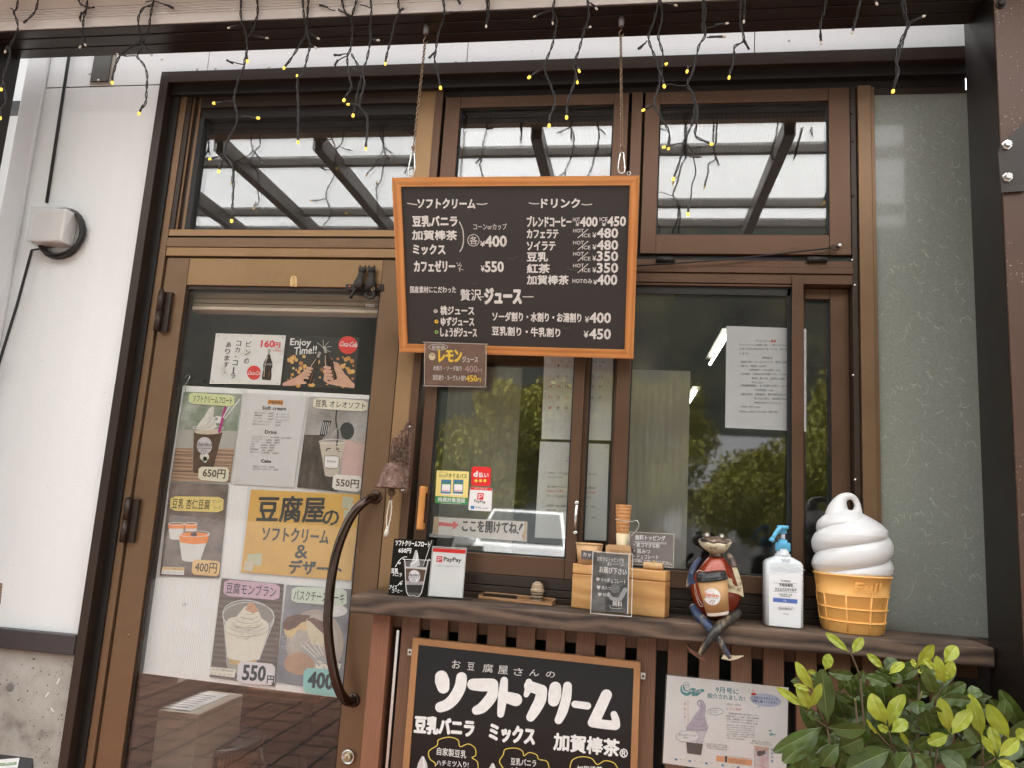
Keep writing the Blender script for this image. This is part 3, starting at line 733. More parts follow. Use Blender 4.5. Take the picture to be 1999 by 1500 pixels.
CP = mat('car_paint_white', (.80, .80, .80), .25, var=.01, coat=.8); TYRE = mat('tyre', (.02, .02, .02), .8); CGL = mat('car_glass', (.06, .065, .065), .08, var=.02)
v = P(1000, 1010, 5.2); cx = v.x
CARY = 9.6
v = P(1000, 1010, CARY); cx = v.x
c_ = Thing('parked_car', 'small white car mirrored in the bottom of the serving window', 'car')
cb_ = c_.part('body'); y0 = -CARY
prof = [(0, .25), (.02, .84), (.25, .99), (1.0, 1.11), (1.75, 1.70), (3.0, 1.72), (3.45, 1.45), (3.5, .25)]
wds = [.70, .76, .77, .77, .62, .62, .70, .76]
vs = []
for (yy, zz), ww in zip(prof, wds): vs += [(cx - ww, y0 - yy, zz - .1), (cx + ww, y0 - yy, zz - .1)]
n = len(prof)
cb_.add(vs, [(2 * i, 2 * i + 1, 2 * i + 3, 2 * i + 2) for i in range(n - 1)] + [tuple(2 * i for i in range(n)), tuple(2 * i + 1 for i in range(n - 1, -1, -1))], CP)
ws = c_.part('windshield'); ws.add([(cx - .70, y0 - 1.06, 1.06), (cx + .70, y0 - 1.06, 1.06), (cx + .57, y0 - 1.68, 1.545), (cx - .57, y0 - 1.68, 1.545)], [(0, 1, 2, 3)], CGL)
for p in ws.v: p.y += .03; p.z += .02
for sx in (-1, 1):
    hl = c_.part('headlight'); hl.sphere((cx + sx * .58, y0 - .03, .62), (.14, .07, .10), STEEL)
    mr_ = c_.part('wing_mirror'); mr_.sphere((cx + sx * .86, y0 - 1.3, 1.10), (.09, .06, .07), CP)
    for yy in (.65, 2.8):
        wh = c_.part('wheel'); wh.lathe((cx + sx * .66 - .09, y0 - yy, .14), [(.24, 0), (.27, .03), (.27, .15), (.24, .18)], TYRE, 24, axis=(1, 0, 0))
gr = c_.part('grille'); gr.box(cx - .4, cx + .4, y0 + .0, y0 + .02, .42, .52, BLK)
c_.done()

# ================================================================== room contents seen through the glass
def fluo(p0, p1, label):
    t = Thing('ceiling_lamp', label, 'ceiling lamp', 'fluorescent lamps in the kitchen'); a = t.part('housing'); b_ = t.part('tube')
    d = p1 - p0; e = Vector((d.y, -d.x, 0)).normalized() if d.length else Vector((1, 0, 0))
    a.obox(p0 - e * .03 + Vector((0, 0, .03)), d, e * .06, Vector((0, 0, .05)), mat('lamp_grey', (.05, .048, .044), .5), .004)
    b_.tube([p0, p1], .0075, emit('lit_tube', (1, .93, .80), 5.0), 12); t.done()
ZL = 2.5
fluo(Pz(1421, 652, ZL), Pz(1386, 710, ZL), 'lit fluorescent tube behind the job notice, nearer of the two slanting ones')
fluo(Pz(1359, 764, ZL), Pz(1340, 796, ZL), 'lit fluorescent tube farther in, left of the job notice')
fluo(Pz(1230, 812, ZL), Pz(1273, 814, ZL), 'short level fluorescent tube deep in the kitchen beside the menu board')
CURT = mat('curtain_cloth', (.30, .275, .235), .9, var=.08, scale=20, stretch=(6, 1, .3))
def curtain(pxa, pxb, top, bot, y, label, amp=.012):
    mb = MB(); n = 60; vs = []; xa = X(pxa, 850, y); xb = X(pxb, 850, y); zt_ = Zz((pxa + pxb) / 2, top, y); zb2 = Zz((pxa + pxb) / 2, bot, y)
    for i in range(n + 1):
        x = xa + (xb - xa) * i / n; yy = y + amp * math.sin(i * .9) + amp * .6 * math.sin(i * .37 + 1)
        vs += [(x, yy, zb2), (x, yy, zt_), (x, yy + .002, zb2), (x, yy + .002, zt_)]
    fs = []
    for i in range(n): fs += [(4 * i, 4 * i + 4, 4 * i + 5, 4 * i + 1), (4 * i + 3, 4 * i + 7, 4 * i + 6, 4 * i + 2)]
    mb.add(vs, fs, CURT, True); single('curtain', mb, label, 'curtain', 'curtains inside the serving windows')
curtain(868, 1012, 715, 1110, .16, 'pale curtain hanging behind the small serving window', .0006)
curtain(1222, 1345, 722, 1130, .20, 'sheer grey curtain behind the left part of the wide serving window', .0006)
t = Thing('roller_blind', 'rolled up tan blind with slats at the top of the door glass', 'blind')
bl = t.part('headrail'); BLD = mat('blind_tan', (.34, .26, .18), .5, var=.06)
xa, xb = X(372, 590, .05), X(748, 590, .05)
for r0, r1, yy in ((574, 585, .05), (586, 594, .046), (595, 601, .05)): bl.box(xa, xb, yy, .10, Zz(560, r1, .05), Zz(560, r0, .05), BLD, .002)
bl2 = t.part('bottom_rail'); bl2.box(xa, xb, .04, .10, Zz(560, 609, .05), Zz(560, 602, .05), mat('blind_pale', (.62, .52, .40), .5), .003)
tg = t.part('label_sticker'); tp_ = FP(.0455); tg.poly(tp_, [(714, 592.5), (731, 593.5), (731, 599), (714, 598)], PWH, .0004); tg.text(tp_, '0827 0604', (716, 597.5), (729, 598), 3.4, INK, .0008)
t.done()
WOODT = wood('table_wood', (.20, .085, .035), (.34, .16, .07), .4, 6, (1, 5, 1), .05, 4, 'Y', 30)
t = Thing('stool', 'round stool with holes in its dark seat on chrome legs behind the door', 'stool')
se = t.part('seat'); ys = .75; c0 = P(415, 1440, ys); r_ = (X(508, 1440, ys) - X(325, 1440, ys)) / 2
se.lathe(c0 - Vector((0, 0, .012)), [(r_ * .96, -.010), (r_, -.002), (r_, .010), (r_ * .93, .016), (.02, .018)], mat('stool_black', (.02, .018, .017), .3), 40)
un = t.part('apron'); un.lathe(c0 - Vector((0, 0, .06)), [(r_ * .90, -.02), (r_ * .94, .0), (r_ * .94, .036)], WOODT, 40)
for k in range(6):
    a = k * math.pi / 3 + .3; hh = t.part('hole', se); hh.lathe(c0 + Vector((math.cos(a) * r_ * .55, math.sin(a) * r_ * .55, .0045)), [(.016, 0), (.015, .0022)], BLK, 14)
for k in range(4):
    a = k * math.pi / 2 + .6; lg = t.part('leg'); d = Vector((math.cos(a), math.sin(a), 0))
    lg.tube([c0 + d * r_ * .9 - Vector((0, 0, .03)), c0 + d * r_ * 1.05 - Vector((0, 0, .10)), Vector((c0.x, c0.y, 0)) + d * r_ * 1.15], .011, mat('chrome_dark', (.25, .24, .23), .15, 1), 10)
t.done()
t = Thing('box', 'beige carton with a printed sheet on top behind the door', 'box')
bx = t.part('body'); yb = .45; xa, xb = X(240, 1420, yb), X(385, 1420, yb); zt_ = Zz(300, 1386, yb)
bx.box(xa, xb, yb, yb + .32, 0, zt_, mat('beige_box', (.62, .56, .46), .6, var=.06), .004)
sh = t.part('sheet'); sh.box(xa + .02, xb - .04, yb + .02, yb + .28, zt_ + .0005, zt_ + .003, PWH)
for k in range(7): sh.box(xa + .04, xb - .07, yb + .05 + k * .03, yb + .056 + k * .03, zt_ + .0032, zt_ + .0034, INKG)
t.done()
t = Thing('table', 'wooden dining table on dark legs inside the shop behind the posters', 'table')
tt = t.part('tabletop'); xa, xb = X(436, 1400, 1.15), X(602, 1410, 1.15); tt.box(xa - .05, xb + .05, 1.10, 1.75, .70, .73, WOODT, .004)
for x in (xa, xb):
    for y in (1.15, 1.70): t.part('leg').box(x - .022, x + .022, y - .022, y + .022, 0, .699, DKB, .003)
t.done()

# ================================================================== posters on the door
YP = .030
def quad_sheet(t, q, y, m, th=.0012, name='paper'):
    mb = t.part(name); mb.slab(FP(y), q, m, th); return mb
def lerp2(q, u, v):
    a = Vector(q[0]).lerp(Vector(q[1]), u); b_ = Vector(q[3]).lerp(Vector(q[2]), u); return tuple(a.lerp(b_, v))
def octa(q, c=.14):
    k = []
    for u, v in ((c * .6, 0), (1 - c * .6, 0), (1, c), (1, 1 - c), (1 - c * .6, 1), (c * .6, 1), (0, 1 - c), (0, c)): k.append(lerp2(q, u, v))
    return k
def plate(t, name, q, y, m, tx, ins, h, tm=INK, bold=0.0, cut=.16, par=None, thin=True):
    """a cut-corner paper tag with writing; ins = (u0,u1,vbase)"""
    mb = t.part(name, par); mb.slab(FP(y), octa(q, cut) if cut else q, m, .0006)
    if tx:
        lt_ = mb
        mb.text(FP(y), tx, lerp2(q, ins[0], ins[2]), lerp2(q, ins[1], ins[2]), h, tm, .0005, bold)
    return mb
t = Thing('backing_sheet', 'large white corrugated plastic sheet behind the door glass carrying the food posters', 'sheet')
bsq = [(357, 754), (726, 773), (672, 1365), (273, 1315)]
mb = t.part('panel')
mr2, tt2, bb2 = newmat('corrugated_white'); N = tt2.nodes
tc = N.new('ShaderNodeTexCoord'); wv = N.new('ShaderNodeTexWave'); wv.bands_direction = 'X'; wv.inputs['Scale'].default_value = 55; wv.inputs['Distortion'].default_value = .1
tt2.links.new(tc.outputs['Object'], wv.inputs[0]); bp = N.new('ShaderNodeBump'); bp.inputs['Strength'].default_value = .5; bp.inputs['Distance'].default_value = .002
tt2.links.new(wv.outputs['Fac'], bp.inputs['Height']); tt2.links.new(bp.outputs[0], bb2.inputs['Normal']); bb2.inputs['Base Color'].default_value = (.86, .86, .85, 1); bb2.inputs['Roughness'].default_value = .4
mb.slab(FP(YP + .004), bsq, mr2, .004)
hk = t.part('wire_hook'); hk.tube([P(362, 765, YP), P(361, 752, YP - .004), P(366, 744, YP - .006), P(371, 735, YP - .006), P(367, 730, YP - .006), P(361, 736, YP - .006)], .0012, STEEL, 6)
sm_m = t.part('pen_marks'); 
for k in range(3): sm_m.stroke(FP(YP + .004), [(357 + k * 3, 1179), (356 + k * 3, 1185)], .8, INKG)
t.done()

# --- soda bottle posters
def bottle(mb, pl, top, bot, wd, glassm, labm=None, lift=.0008):
    a = Vector(top); b_ = Vector(bot); d = b_ - a; nrm = Vector((-d.y, d.x)).normalized()
    prof = [(0, .28), (.05, .30), (.06, .24), (.18, .26), (.30, .48), (.42, .84), (.52, .96), (.60, .88), (.68, .82), (.80, .94), (.95, .96), (1, .86)]
    L = [a + d * t_ + nrm * wd * .5 * w_ for t_, w_ in prof]; R = [a + d * t_ - nrm * wd * .5 * w_ for t_, w_ in prof]
    for i in range(len(prof) - 1):
        mm = glassm if prof[i][0] > .15 else mat('bottle_neck', (.42, .40, .36), .2)
        mb.poly(pl, [L[i], L[i + 1], R[i + 1], R[i]], mm, lift)
    mb.stroke(pl, [a + d * .25 + nrm * wd * .10, a + d * .5 + nrm * wd * .28, a + d * .9 + nrm * wd * .28], wd * .07, mat('bottle_glint', (.62, .50, .38), .3), lift + .0002)
    mb.stroke(pl, [a + d * .7 - nrm * wd * .2, a + d * .93 - nrm * wd * .22], wd * .06, mat('bottle_amber', (.20, .07, .02), .3), lift + .0002)
COLA = mat('cola_dark', (.030, .012, .006), .25, var=.5, scale=60)
pl = FP(YP)
t = Thing('poster', 'white tin style poster with a dark soda bottle and red 160 yen price', 'poster', 'two drink posters on the door glass')
q = [(421.5, 650), (558, 654), (547, 753), (409, 749)]
TINW = blotch('aged_white_tin', [(.62, .60, .54), (.76, .76, .73), (.78, .78, .76), (.74, .73, .69)], 14, .4)
mb = quad_sheet(t, q, YP, TINW); ed = t.part('border')
ed.stroke(pl, [lerp2(q, .02, .03), lerp2(q, .98, .03)], 1.6, PCR, .0005); ed.stroke(pl, [lerp2(q, .02, .97), lerp2(q, .98, .97)], 1.8, PCR, .0005)
for u, v in ((.04, .05), (.96, .05), (.04, .95), (.96, .95), (.5, .03)): ed.ell(pl, *lerp2(q, u, v), 1.2, 1.2, INKG, .0007, 8)
zb_ = frame(260, 500, 3.7017); lt_ = t.part('lettering')
for tx, x, y, st, dx in (('ビンの', 830, 650, 62, -8), ('コカ・コーラ', 757, 645, 47, -8), ('あります。', 685, 655, 48, -6)):
    for k, ch in enumerate(tx):
        hh = 10 if tx != 'ビンの' else 10.5
        x_ = x + dx * k - 16; y_ = y + st * k
        if ch == 'ー': lt_.stroke(pl, [zb_(x_ + 18, y_ - 30), zb_(x_ + 13, y_ + 6)], 2.2, INK); continue
        if ch in '・': lt_.ell(pl, *zb_(x_ + 16, y_ - 16), 1.5, 1.5, INK, .0008, 8); continue
        if ch == '。': lt_.text(pl, ch, zb_(x_ + 12, y_ - 2), zb_(x_ + 26, y_ - 2), 3, INK, bold=.01); continue
        lt_.text(pl, ch, zb_(x_, y_), zb_(x_ + 36, y_ + 2), hh, INK, bold=.012)
lt_.text(pl, '160', zb_(922, 654), zb_(1016, 656), 13, mat('price_red', (.72, .05, .07), .6), bold=.045); lt_.text(pl, '円', zb_(1018, 658), zb_(1060, 660), 10, mat('price_red', (.72, .05, .07), .6), bold=.03)
lt_.text(pl, '(税込)', zb_(1012, 690), zb_(1068, 692), 5.5, mat('price_red', (.72, .05, .07), .6))
pc = t.part('picture'); bottle(pc, pl, zb_(985, 670), zb_(962, 893), 19, COLA)
pc.ell(pl, *zb_(873, 840), 13.6, 14, RED, .0006); pc.text(pl, 'Coca-Cola', zb_(826, 855), zb_(922, 857), 8, PWH, .0011, bold=.01, slant=.3)
pc.text(pl, 'Coca-Cola', zb_(944, 785), zb_(998, 787), 4.5, PWH, .0014, slant=.3)
t.done()
t = Thing('poster', 'dark poster of two clinking soda bottles before orange lights reading Enjoy Time', 'poster', 'two drink posters on the door glass')
q = [(566, 654.5), (702, 658), (692, 760), (551, 754.5)]
mb = quad_sheet(t, q, YP, mat('poster_night', (.02, .015, .012), .35)); pc = t.part('picture')
rng = random.Random(11)
BK = [mat('bokeh%d' % i, c, .4, var=.2, scale=90) for i, c in enumerate(((.50, .20, .05), (.62, .30, .07), (.70, .40, .13), (.30, .12, .04), (.75, .52, .25)))]
for k in range(150):
    u = rng.random(); v = rng.uniform(.38, .98); r_ = rng.uniform(1.6, 5.2)
    if rng.random() > .35 + abs(u - .5) * 1.1: continue
    if u < .04 or u > .96: continue
    pc.ell(pl, *lerp2(q, u, v), r_, r_, BK[min(4, int(rng.random() * 3.2 + (v > .55)))], .0003 + k * .000003, 14)
SKIN = mat('printed_skin', (.62, .36, .24), .5, var=.12, scale=40); SKIN2 = mat('printed_skin_shade', (.44, .22, .14), .5, var=.1)
pc.poly(pl, [zb_(*p) for p in ((1080, 915), (1180, 870), (1230, 830), (1275, 790), (1300, 790), (1290, 880), (1240, 925), (1150, 942), (1080, 942))], SKIN, .0010)
pc.poly(pl, [zb_(*p) for p in ((1600, 925), (1530, 850), (1480, 770), (1450, 760), (1380, 850), (1375, 895), (1420, 930), (1520, 950), (1598, 958))], SKIN, .0010)
bottle(pc, pl, zb_(1350, 690), zb_(1258, 912), 19, COLA, lift=.0013); bottle(pc, pl, zb_(1382, 655), zb_(1440, 895), 21, COLA, lift=.0016)
for k in range(4): pc.stroke(pl, [zb_(1385 + k * 4, 800 + k * 26), zb_(1420 + k * 6, 806 + k * 26)], 5.5, SKIN, .0021); pc.stroke(pl, [zb_(1386 + k * 4, 812 + k * 26), zb_(1422 + k * 6, 818 + k * 26)], .8, SKIN2, .0022)
for k in range(4): pc.stroke(pl, [zb_(1290 - k * 10, 812 + k * 22), zb_(1262 - k * 10, 806 + k * 22)], 5, SKIN, .0021)
for a in (-.6, .2, .9, 1.6, 2.4): pc.stroke(pl, [zb_(1375, 660), zb_(1375 + 60 * math.cos(a), 660 - 55 * math.sin(a))], .7, PCR, .0022)
pc.ell(pl, *zb_(1552, 640), 18.5, 17.5, RED, .0012); 
lt_ = t.part('lettering'); lt_.text(pl, 'Coca-Cola', zb_(1488, 648), zb_(1614, 656), 10, PWH, .0016, bold=.012, slant=.3)
lt_.text(pl, 'Enjoy', zb_(1132, 655), zb_(1280, 660), 17, PWH, .0012, bold=.015); lt_.text(pl, 'Time!!', zb_(1160, 712), zb_(1322, 700), 15, PWH, .0012, bold=.015)
t.done()

# --- menu list
ze = frame(260, 500, 3.7017); zm = frame(455, 760, 7.69)
t = Thing('menu_sheet', 'white printed menu list with an orange MENU heading between two drink photos', 'menu sheet')
q = [(478, 769), (599, 775.5), (572.7, 952.7), (455, 946)]; quad_sheet(t, q, YP, PWH)
hd_ = t.part('heading_patch'); hd_.poly(pl, [zm(522, 165), zm(753, 177), zm(748, 247), zm(516, 235)], mat('menu_orange', (.85, .36, .07), .6), .0005)
lt_ = t.part('lettering'); lt_.text(pl, 'MENU', zm(545, 222), zm(733, 230), 5.6, INK, .0009, bold=.035)
for tx, x0, y0, x1, y1, h in (('Soft cream', 438, 312, 793, 328, 6.8), ('Drink', 477, 672, 660, 680, 6.2), ('Cake', 418, 1107, 568, 1114, 6.2)): lt_.text(pl, tx, zm(x0, y0), zm(x1, y1), h, INK, .0008, bold=.03)
for tx, x0, y0, x1 in (('豆乳バニラ', 318, 375, 470), ('400円', 532, 385, 606), ('コーン/カップ', 648, 395, 845), ('加賀棒茶', 310, 415, 432), ('400円', 525, 428, 605), ('コーン/カップ', 640, 438, 838), ('ミックス', 308, 458, 425), ('400円', 518, 472, 598), ('コーン/カップ', 632, 482, 832), ('カフェゼリーソフト', 300, 502, 570), ('550円', 638, 520, 716), ('豆乳オレオソフト', 290, 545, 535), ('550円', 632, 564, 708),
        ('ブレンドコーヒー', 285, 730, 525), ('Ice 450円', 562, 745, 692), ('Hot 400円', 722, 755, 860), ('カフェラテ', 280, 768, 430), ('Ice/Hot', 492, 782, 586), ('480円', 620, 787, 697), ('ソイラテ', 275, 806, 390), ('Ice/Hot', 486, 820, 580), ('480円', 614, 826, 690), ('豆乳', 266, 846, 325), ('Ice/Hot', 418, 857, 515), ('350円', 545, 864, 622), ('紅茶', 260, 884, 318), ('Ice/Hot', 414, 896, 510), ('350円', 538, 902, 614), ('加賀棒茶', 254, 922, 375), ('Hot', 440, 936, 482), ('400円', 515, 942, 592), ('贅沢ジュース(各種)', 250, 968, 545), ('400円〜', 588, 985, 695), ('豆腐モンブラン', 292, 1178, 510), ('350円', 540, 1192, 618), ('バスクチーズケーキ', 288, 1220, 560), ('400円', 598, 1235, 675)):
    lt_.text(pl, tx, zm(x0, y0), zm(x1, y0 + (x1 - x0) * .04), 3.7, INK, .0008, bold=.004)
fl = t.part('plastic_sleeve'); fl.poly(pl, [lerp2(q, -.03, -.01), lerp2(q, 1.03, -.01), lerp2(q, 1.05, 1.01), lerp2(q, -.03, 1.01)], LAM, .0022)
t.done()
zo = frame(260, 880, 3.0)
# --- photo posters
def cup(mb, pl, tl, tr_, br, bl_, m, lift, rim=None, ry=4):
    mb.poly(pl, [tl, tr_, br, bl_], m, lift)
    cx_, cy2 = (tl[0] + tr_[0]) / 2, (tl[1] + tr_[1]) / 2; rx = (Vector(tr_) - Vector(tl)).length / 2
    bx_, by_ = (bl_[0] + br[0]) / 2, (bl_[1] + br[1]) / 2; mb.ell(pl, bx_, by_, (Vector(br) - Vector(bl_)).length / 2, ry * .8, m, lift - .00005)
    if rim:
        n = 24; pts = [(cx_ + rx * math.cos(2 * math.pi * k / n), cy2 + ry * math.sin(2 * math.pi * k / n)) for k in range(n + 1)]; mb.stroke(pl, pts, 1.0, rim, lift + .0004, cap=False)
PGREY = mat('printed_grey', (.30, .30, .28), .4); RIM = mat('printed_rim', (.74, .74, .72), .3)
TABLEP = wood('printed_table', (.20, .11, .07), (.50, .33, .22), .4, 3, (1, 1, 9), 0, 2, 'Z', 20)
t = Thing('poster', 'soft cream float photo poster with a pale green title and magenta straw', 'poster', 'food photo posters on the door sheet')
q = [(358.6, 766), (472, 770), (449, 943), (332.7, 941)]
quad_sheet(t, q, YP, blotch('printed_carpark', [(.10, .15, .08), (.25, .29, .22), (.50, .52, .47)], 9, .4)); pc = t.part('picture')
pc.poly(pl, [lerp2(q, 0, .42), lerp2(q, 1, .42), lerp2(q, 1, .63), lerp2(q, 0, .63)], mat('printed_asphalt', (.42, .41, .37), .4), .0003)
pc.poly(pl, [lerp2(q, 0, .63), lerp2(q, 1, .62), lerp2(q, 1, 1), lerp2(q, 0, 1)], TABLEP, .0004)
for v in (.70, .79, .89): pc.stroke(pl, [lerp2(q, .01, v), lerp2(q, .99, v - .005)], 1.1, mat('printed_gap', (.05, .03, .02), .5), .0006)
pc.poly(pl, [ze(585, 1175), ze(600, 1160), ze(640, 1165), ze(648, 1215), ze(585, 1210)], RIM, .0006); pc.poly(pl, [ze(590, 1178), ze(610, 1168), ze(612, 1190), ze(590, 1190)], PGREY, .0008)
COF = mat('printed_coffee', (.085, .040, .022), .35, var=.4, scale=30)
cup(pc, pl, ze(432, 1245), ze(655, 1245), ze(572, 1560), ze(428, 1560), mat('printed_glass', (.33, .30, .25), .3), .0008, RIM, 4)
cup(pc, pl, ze(440, 1275), ze(645, 1280), ze(570, 1570), ze(430, 1560), COF, .0010)
pc.ell(pl, *ze(542, 1275), 27, 5, mat('printed_foam', (.62, .52, .40), .4), .0012)
SOFT = mat('printed_softcream', (.70, .68, .62), .4, var=.12, scale=40); SOFTS = mat('printed_softcream_shade', (.48, .45, .40), .4)
pc.poly(pl, [ze(*p) for p in ((455, 1250), (480, 1205), (510, 1170), (545, 1110), (575, 1090), (588, 1100), (580, 1150), (590, 1200), (610, 1240), (560, 1262), (500, 1262))], SOFT, .0014)
for a in (((470, 1245), (530, 1225), (575, 1150)), ((500, 1255), (560, 1235), (590, 1195)), ((545, 1180), (570, 1130), (580, 1095))): pc.stroke(pl, [ze(*p) for p in a], 1.1, SOFTS, .0016)
pc.stroke(pl, [ze(665, 1100), ze(622, 1275)], 5, mat('magenta_straw', (.42, .02, .20), .35), .0018)
for a in (((770, 1040), (660, 1180)), ((730, 1030), (650, 1170))): pc.stroke(pl, [ze(*p) for p in a], 2, RIM, .0018)
pc.ell(pl, *ze(515, 1375), 15, 17, mat('sticker_lilac', (.58, .56, .58), .5), .0019); pc.text(pl, 'denko', ze(460, 1378), ze(568, 1380), 8, mat('print_brown', (.16, .09, .06), .5), .0022, bold=.012)
pc.stroke(pl, [ze(465, 1392), ze(560, 1394)], 1.2, mat('print_brown', (.16, .09, .06), .5), .0022)
for a in (((490, 1408), (510, 1400), (522, 1408), (520, 1430), (495, 1436), (490, 1412)), ((490, 1410), (510, 1412), (522, 1408)), ((510, 1412), (508, 1434))): pc.stroke(pl, [ze(*p) for p in a], .6, mat('print_brown', (.16, .09, .06), .5), .0022)
pc.ell(pl, *ze(515, 1455), 9, 8, SOFT, .0018); pc.ell(pl, *ze(520, 1475), 4, 6, SOFT, .0018)
plate(t, 'title_tag', [(369.4, 767.5), (458, 773), (456.7, 795), (368, 789)], YP - .0025, mat('tag_green', (.66, .72, .38), .6, var=.04), 'ソフトクリームフロート', (.09, .95, .80), 13, INK, .006)
plate(t, 'price_tag', [(388, 912), (447.7, 914), (445, 943), (386.7, 938)], YP - .0025, mat('tag_pale', (.74, .72, .55), .6, var=.04), '650円', (.14, .88, .76), 17, mat('brown_marker', (.10, .06, .035), .6), .022)
t.done()
t = Thing('poster', 'dark cookie topped soft cream photo poster with a cream title and 550 yen tag', 'poster', 'food photo posters on the door sheet')
q = [(603.6, 775.5), (726, 781), (706.7, 966.7), (580, 952.7)]
quad_sheet(t, q, YP, blotch('printed_room', [(.20, .18, .16), (.38, .36, .34), (.50, .48, .46)], 6, .4)); pc = t.part('picture')
pc.poly(pl, [lerp2(q, 0, .42), lerp2(q, .55, .40), lerp2(q, .62, 1), lerp2(q, 0, 1)], blotch('printed_dark_table', [(.03, .022, .018), (.07, .05, .04), (.13, .10, .08)], 40, .3, (1, 1, .4)), .0004)
pc.poly(pl, [lerp2(q, .62, .44), lerp2(q, .97, .46), lerp2(q, .98, .95), lerp2(q, .66, .95)], mat('printed_pink', (.58, .40, .36), .4, var=.1), .0005)
pc.poly(pl, [lerp2(q, .27, .25), lerp2(q, .42, .25), lerp2(q, .40, .42), lerp2(q, .24, .42)], mat('printed_black', (.02, .02, .02), .4), .0006)
for k in range(4): pc.stroke(pl, [lerp2(q, .28 + k * .03, .27), lerp2(q, .27 + k * .03, .40)], 1, RIM, .0008)
pc.ell(pl, *ze(1545, 1268), 14, 17, mat('printed_black', (.02, .02, .02), .4), .0006)
for r_ in (22, 13): pc.stroke(pl, [(ze(1640, 1280)[0] + r_ * math.cos(a), ze(1640, 1280)[1] + r_ * math.sin(a)) for a in [k * .4 - 2 for k in range(12)]], 1.2, PGREY, .0007)
pc.poly(pl, [ze(*p) for p in ((1355, 1340), (1400, 1290), (1430, 1210), (1460, 1125), (1480, 1125), (1485, 1210), (1505, 1300), (1530, 1345), (1480, 1375), (1400, 1375))], mat('printed_oreo_cream', (.28, .26, .24), .4, var=.25, scale=60), .0012)
pc.stroke(pl, [ze(1470, 1120), ze(1465, 1200), ze(1480, 1290), ze(1470, 1370)], 3, mat('printed_black', (.02, .02, .02), .4), .0016)
for k in range(5): pc.stroke(pl, [ze(1370 + k * 22, 1345 - k * 18), ze(1440 + k * 10, 1345 - k * 25)], 1.3, SOFTS, .0016)
cup(pc, pl, ze(1345, 1345), ze(1535, 1345), ze(1478, 1590), ze(1385, 1585), mat('printed_cream_cup', (.56, .50, .40), .3, var=.1), .0013, RIM, 4)
for k in range(12): pc.ell(pl, *ze(1375 + rng.uniform(0, 120), 1380 + rng.uniform(0, 40)), 1.6, 1.2, COF, .0018, 8)
pc.poly(pl, [ze(1385, 1450), ze(1485, 1455), ze(1478, 1535), ze(1385, 1530)], PWH, .0019); pc.stroke(pl, [ze(1385, 1450), ze(1485, 1455), ze(1478, 1535), ze(1385, 1530), ze(1385, 1450)], .7, INK, .0021)
pc.text(pl, 'Denko', ze(1402, 1494), ze(1465, 1497), 4.4, INK, .0022)
plate(t, 'title_tag', [(612.5, 777), (718.5, 783.6), (716.5, 805), (610.6, 798.5)], YP - .0025, mat('tag_cream', (.74, .70, .55), .6, var=.04), '豆乳 オレオソフト', (.04, .96, .82), 14, INK, .006)
plate(t, 'price_tag', [(650.7, 927), (706.7, 931), (703, 962), (648, 956.7)], YP - .0025, mat('tag_white', (.76, .73, .66), .6, var=.03), '550円', (.12, .92, .78), 16, mat('brown_marker', (.10, .06, .035), .6), .022)
t.done()
t = Thing('poster', 'almond tofu photo poster with orange mango cups and a yellow title', 'poster', 'food photo posters on the door sheet')
q = [(331.7, 943), (446, 946.7), (428, 1130), (311.7, 1125)]
quad_sheet(t, q, YP, blotch('printed_slate', [(.12, .085, .075), (.20, .15, .13), (.28, .22, .19)], 9, .4, (1, 1, 2))); pc = t.part('picture')
ORG = mat('printed_mango', (.85, .25, .03), .35, var=.1, scale=50); TOFU = mat('printed_tofu', (.72, .70, .67), .4, var=.06)
for tl, tr_, br, bl_, hh in (((300, 432), (375, 432), (372, 470), (305, 470), 8), ((205, 432), (300, 432), (285, 520), (215, 515), 10)):
    cup(pc, pl, zo(*tl), zo(*tr_), zo(*br), zo(*bl_), TOFU, .0006, RIM, 3); pc.poly(pl, [zo(*tl), zo(*tr_), zo(tr_[0] - 3, tr_[1] + 28), zo(tl[0] + 3, tl[1] + 28)], ORG, .0009)
cup(pc, pl, zo(265, 490), zo(448, 490), zo(395, 640), zo(285, 640), TOFU, .0013, RIM, 6)
pc.poly(pl, [zo(268, 495), zo(445, 500), zo(432, 545), zo(355, 552), zo(274, 540)], ORG, .0016); pc.ell(pl, *zo(356, 497), 27, 5.5, ORG, .0017); pc.ell(pl, *zo(355, 494), 7, 4, COF, .0019, 9); pc.ell(pl, *zo(362, 488), 3, 3, COF, .0020, 7)
plate(t, 'title_tag', [(333, 970), (436.7, 971.7), (435, 1001.7), (331.7, 998)], YP - .0025, mat('tag_yellow', (.80, .64, .22), .6, var=.04), '豆乳 杏仁豆腐', (.03, .74, .85), 20, INK, .004)
mk = t.part('title_note'); mk.text(FP(YP - .0025), 'マンゴー', zo(462, 312), zo(520, 308), 7, INK, .0006); mk.text(FP(YP - .0025), 'ソース', zo(468, 350), zo(512, 348), 7, INK, .0006)
plate(t, 'price_tag', [(376, 1093), (430, 1096.7), (426.7, 1126.7), (374, 1122.7)], YP - .0025, mat('tag_orange', (.80, .54, .24), .6, var=.04), '400円', (.10, .90, .82), 20, INK, .006)
ag = t.part('allergen_label'); ag.poly(pl, [(317, 1107.7), (360, 1109), (359, 1124), (315, 1121.7)], PWH, .0018); ag.poly(pl, [(317, 1107.7), (360, 1109), (359.6, 1115.5), (316.2, 1114)], mat('tag_orange', (.80, .54, .24), .6), .0020)
ag.text(pl, 'アレルゲン推奨21品目中', (319, 1112.4), (357, 1114), 3.4, INK, .0023); ag.text(pl, '乳、大豆、ゼラチン、バナナ', (318, 1119.3), (356, 1121.3), 3.4, INK, .0023)
t.done()
t = Thing('poster', 'orange yellow handwritten poster for tofu shop soft cream and dessert behind the door handle', 'poster')
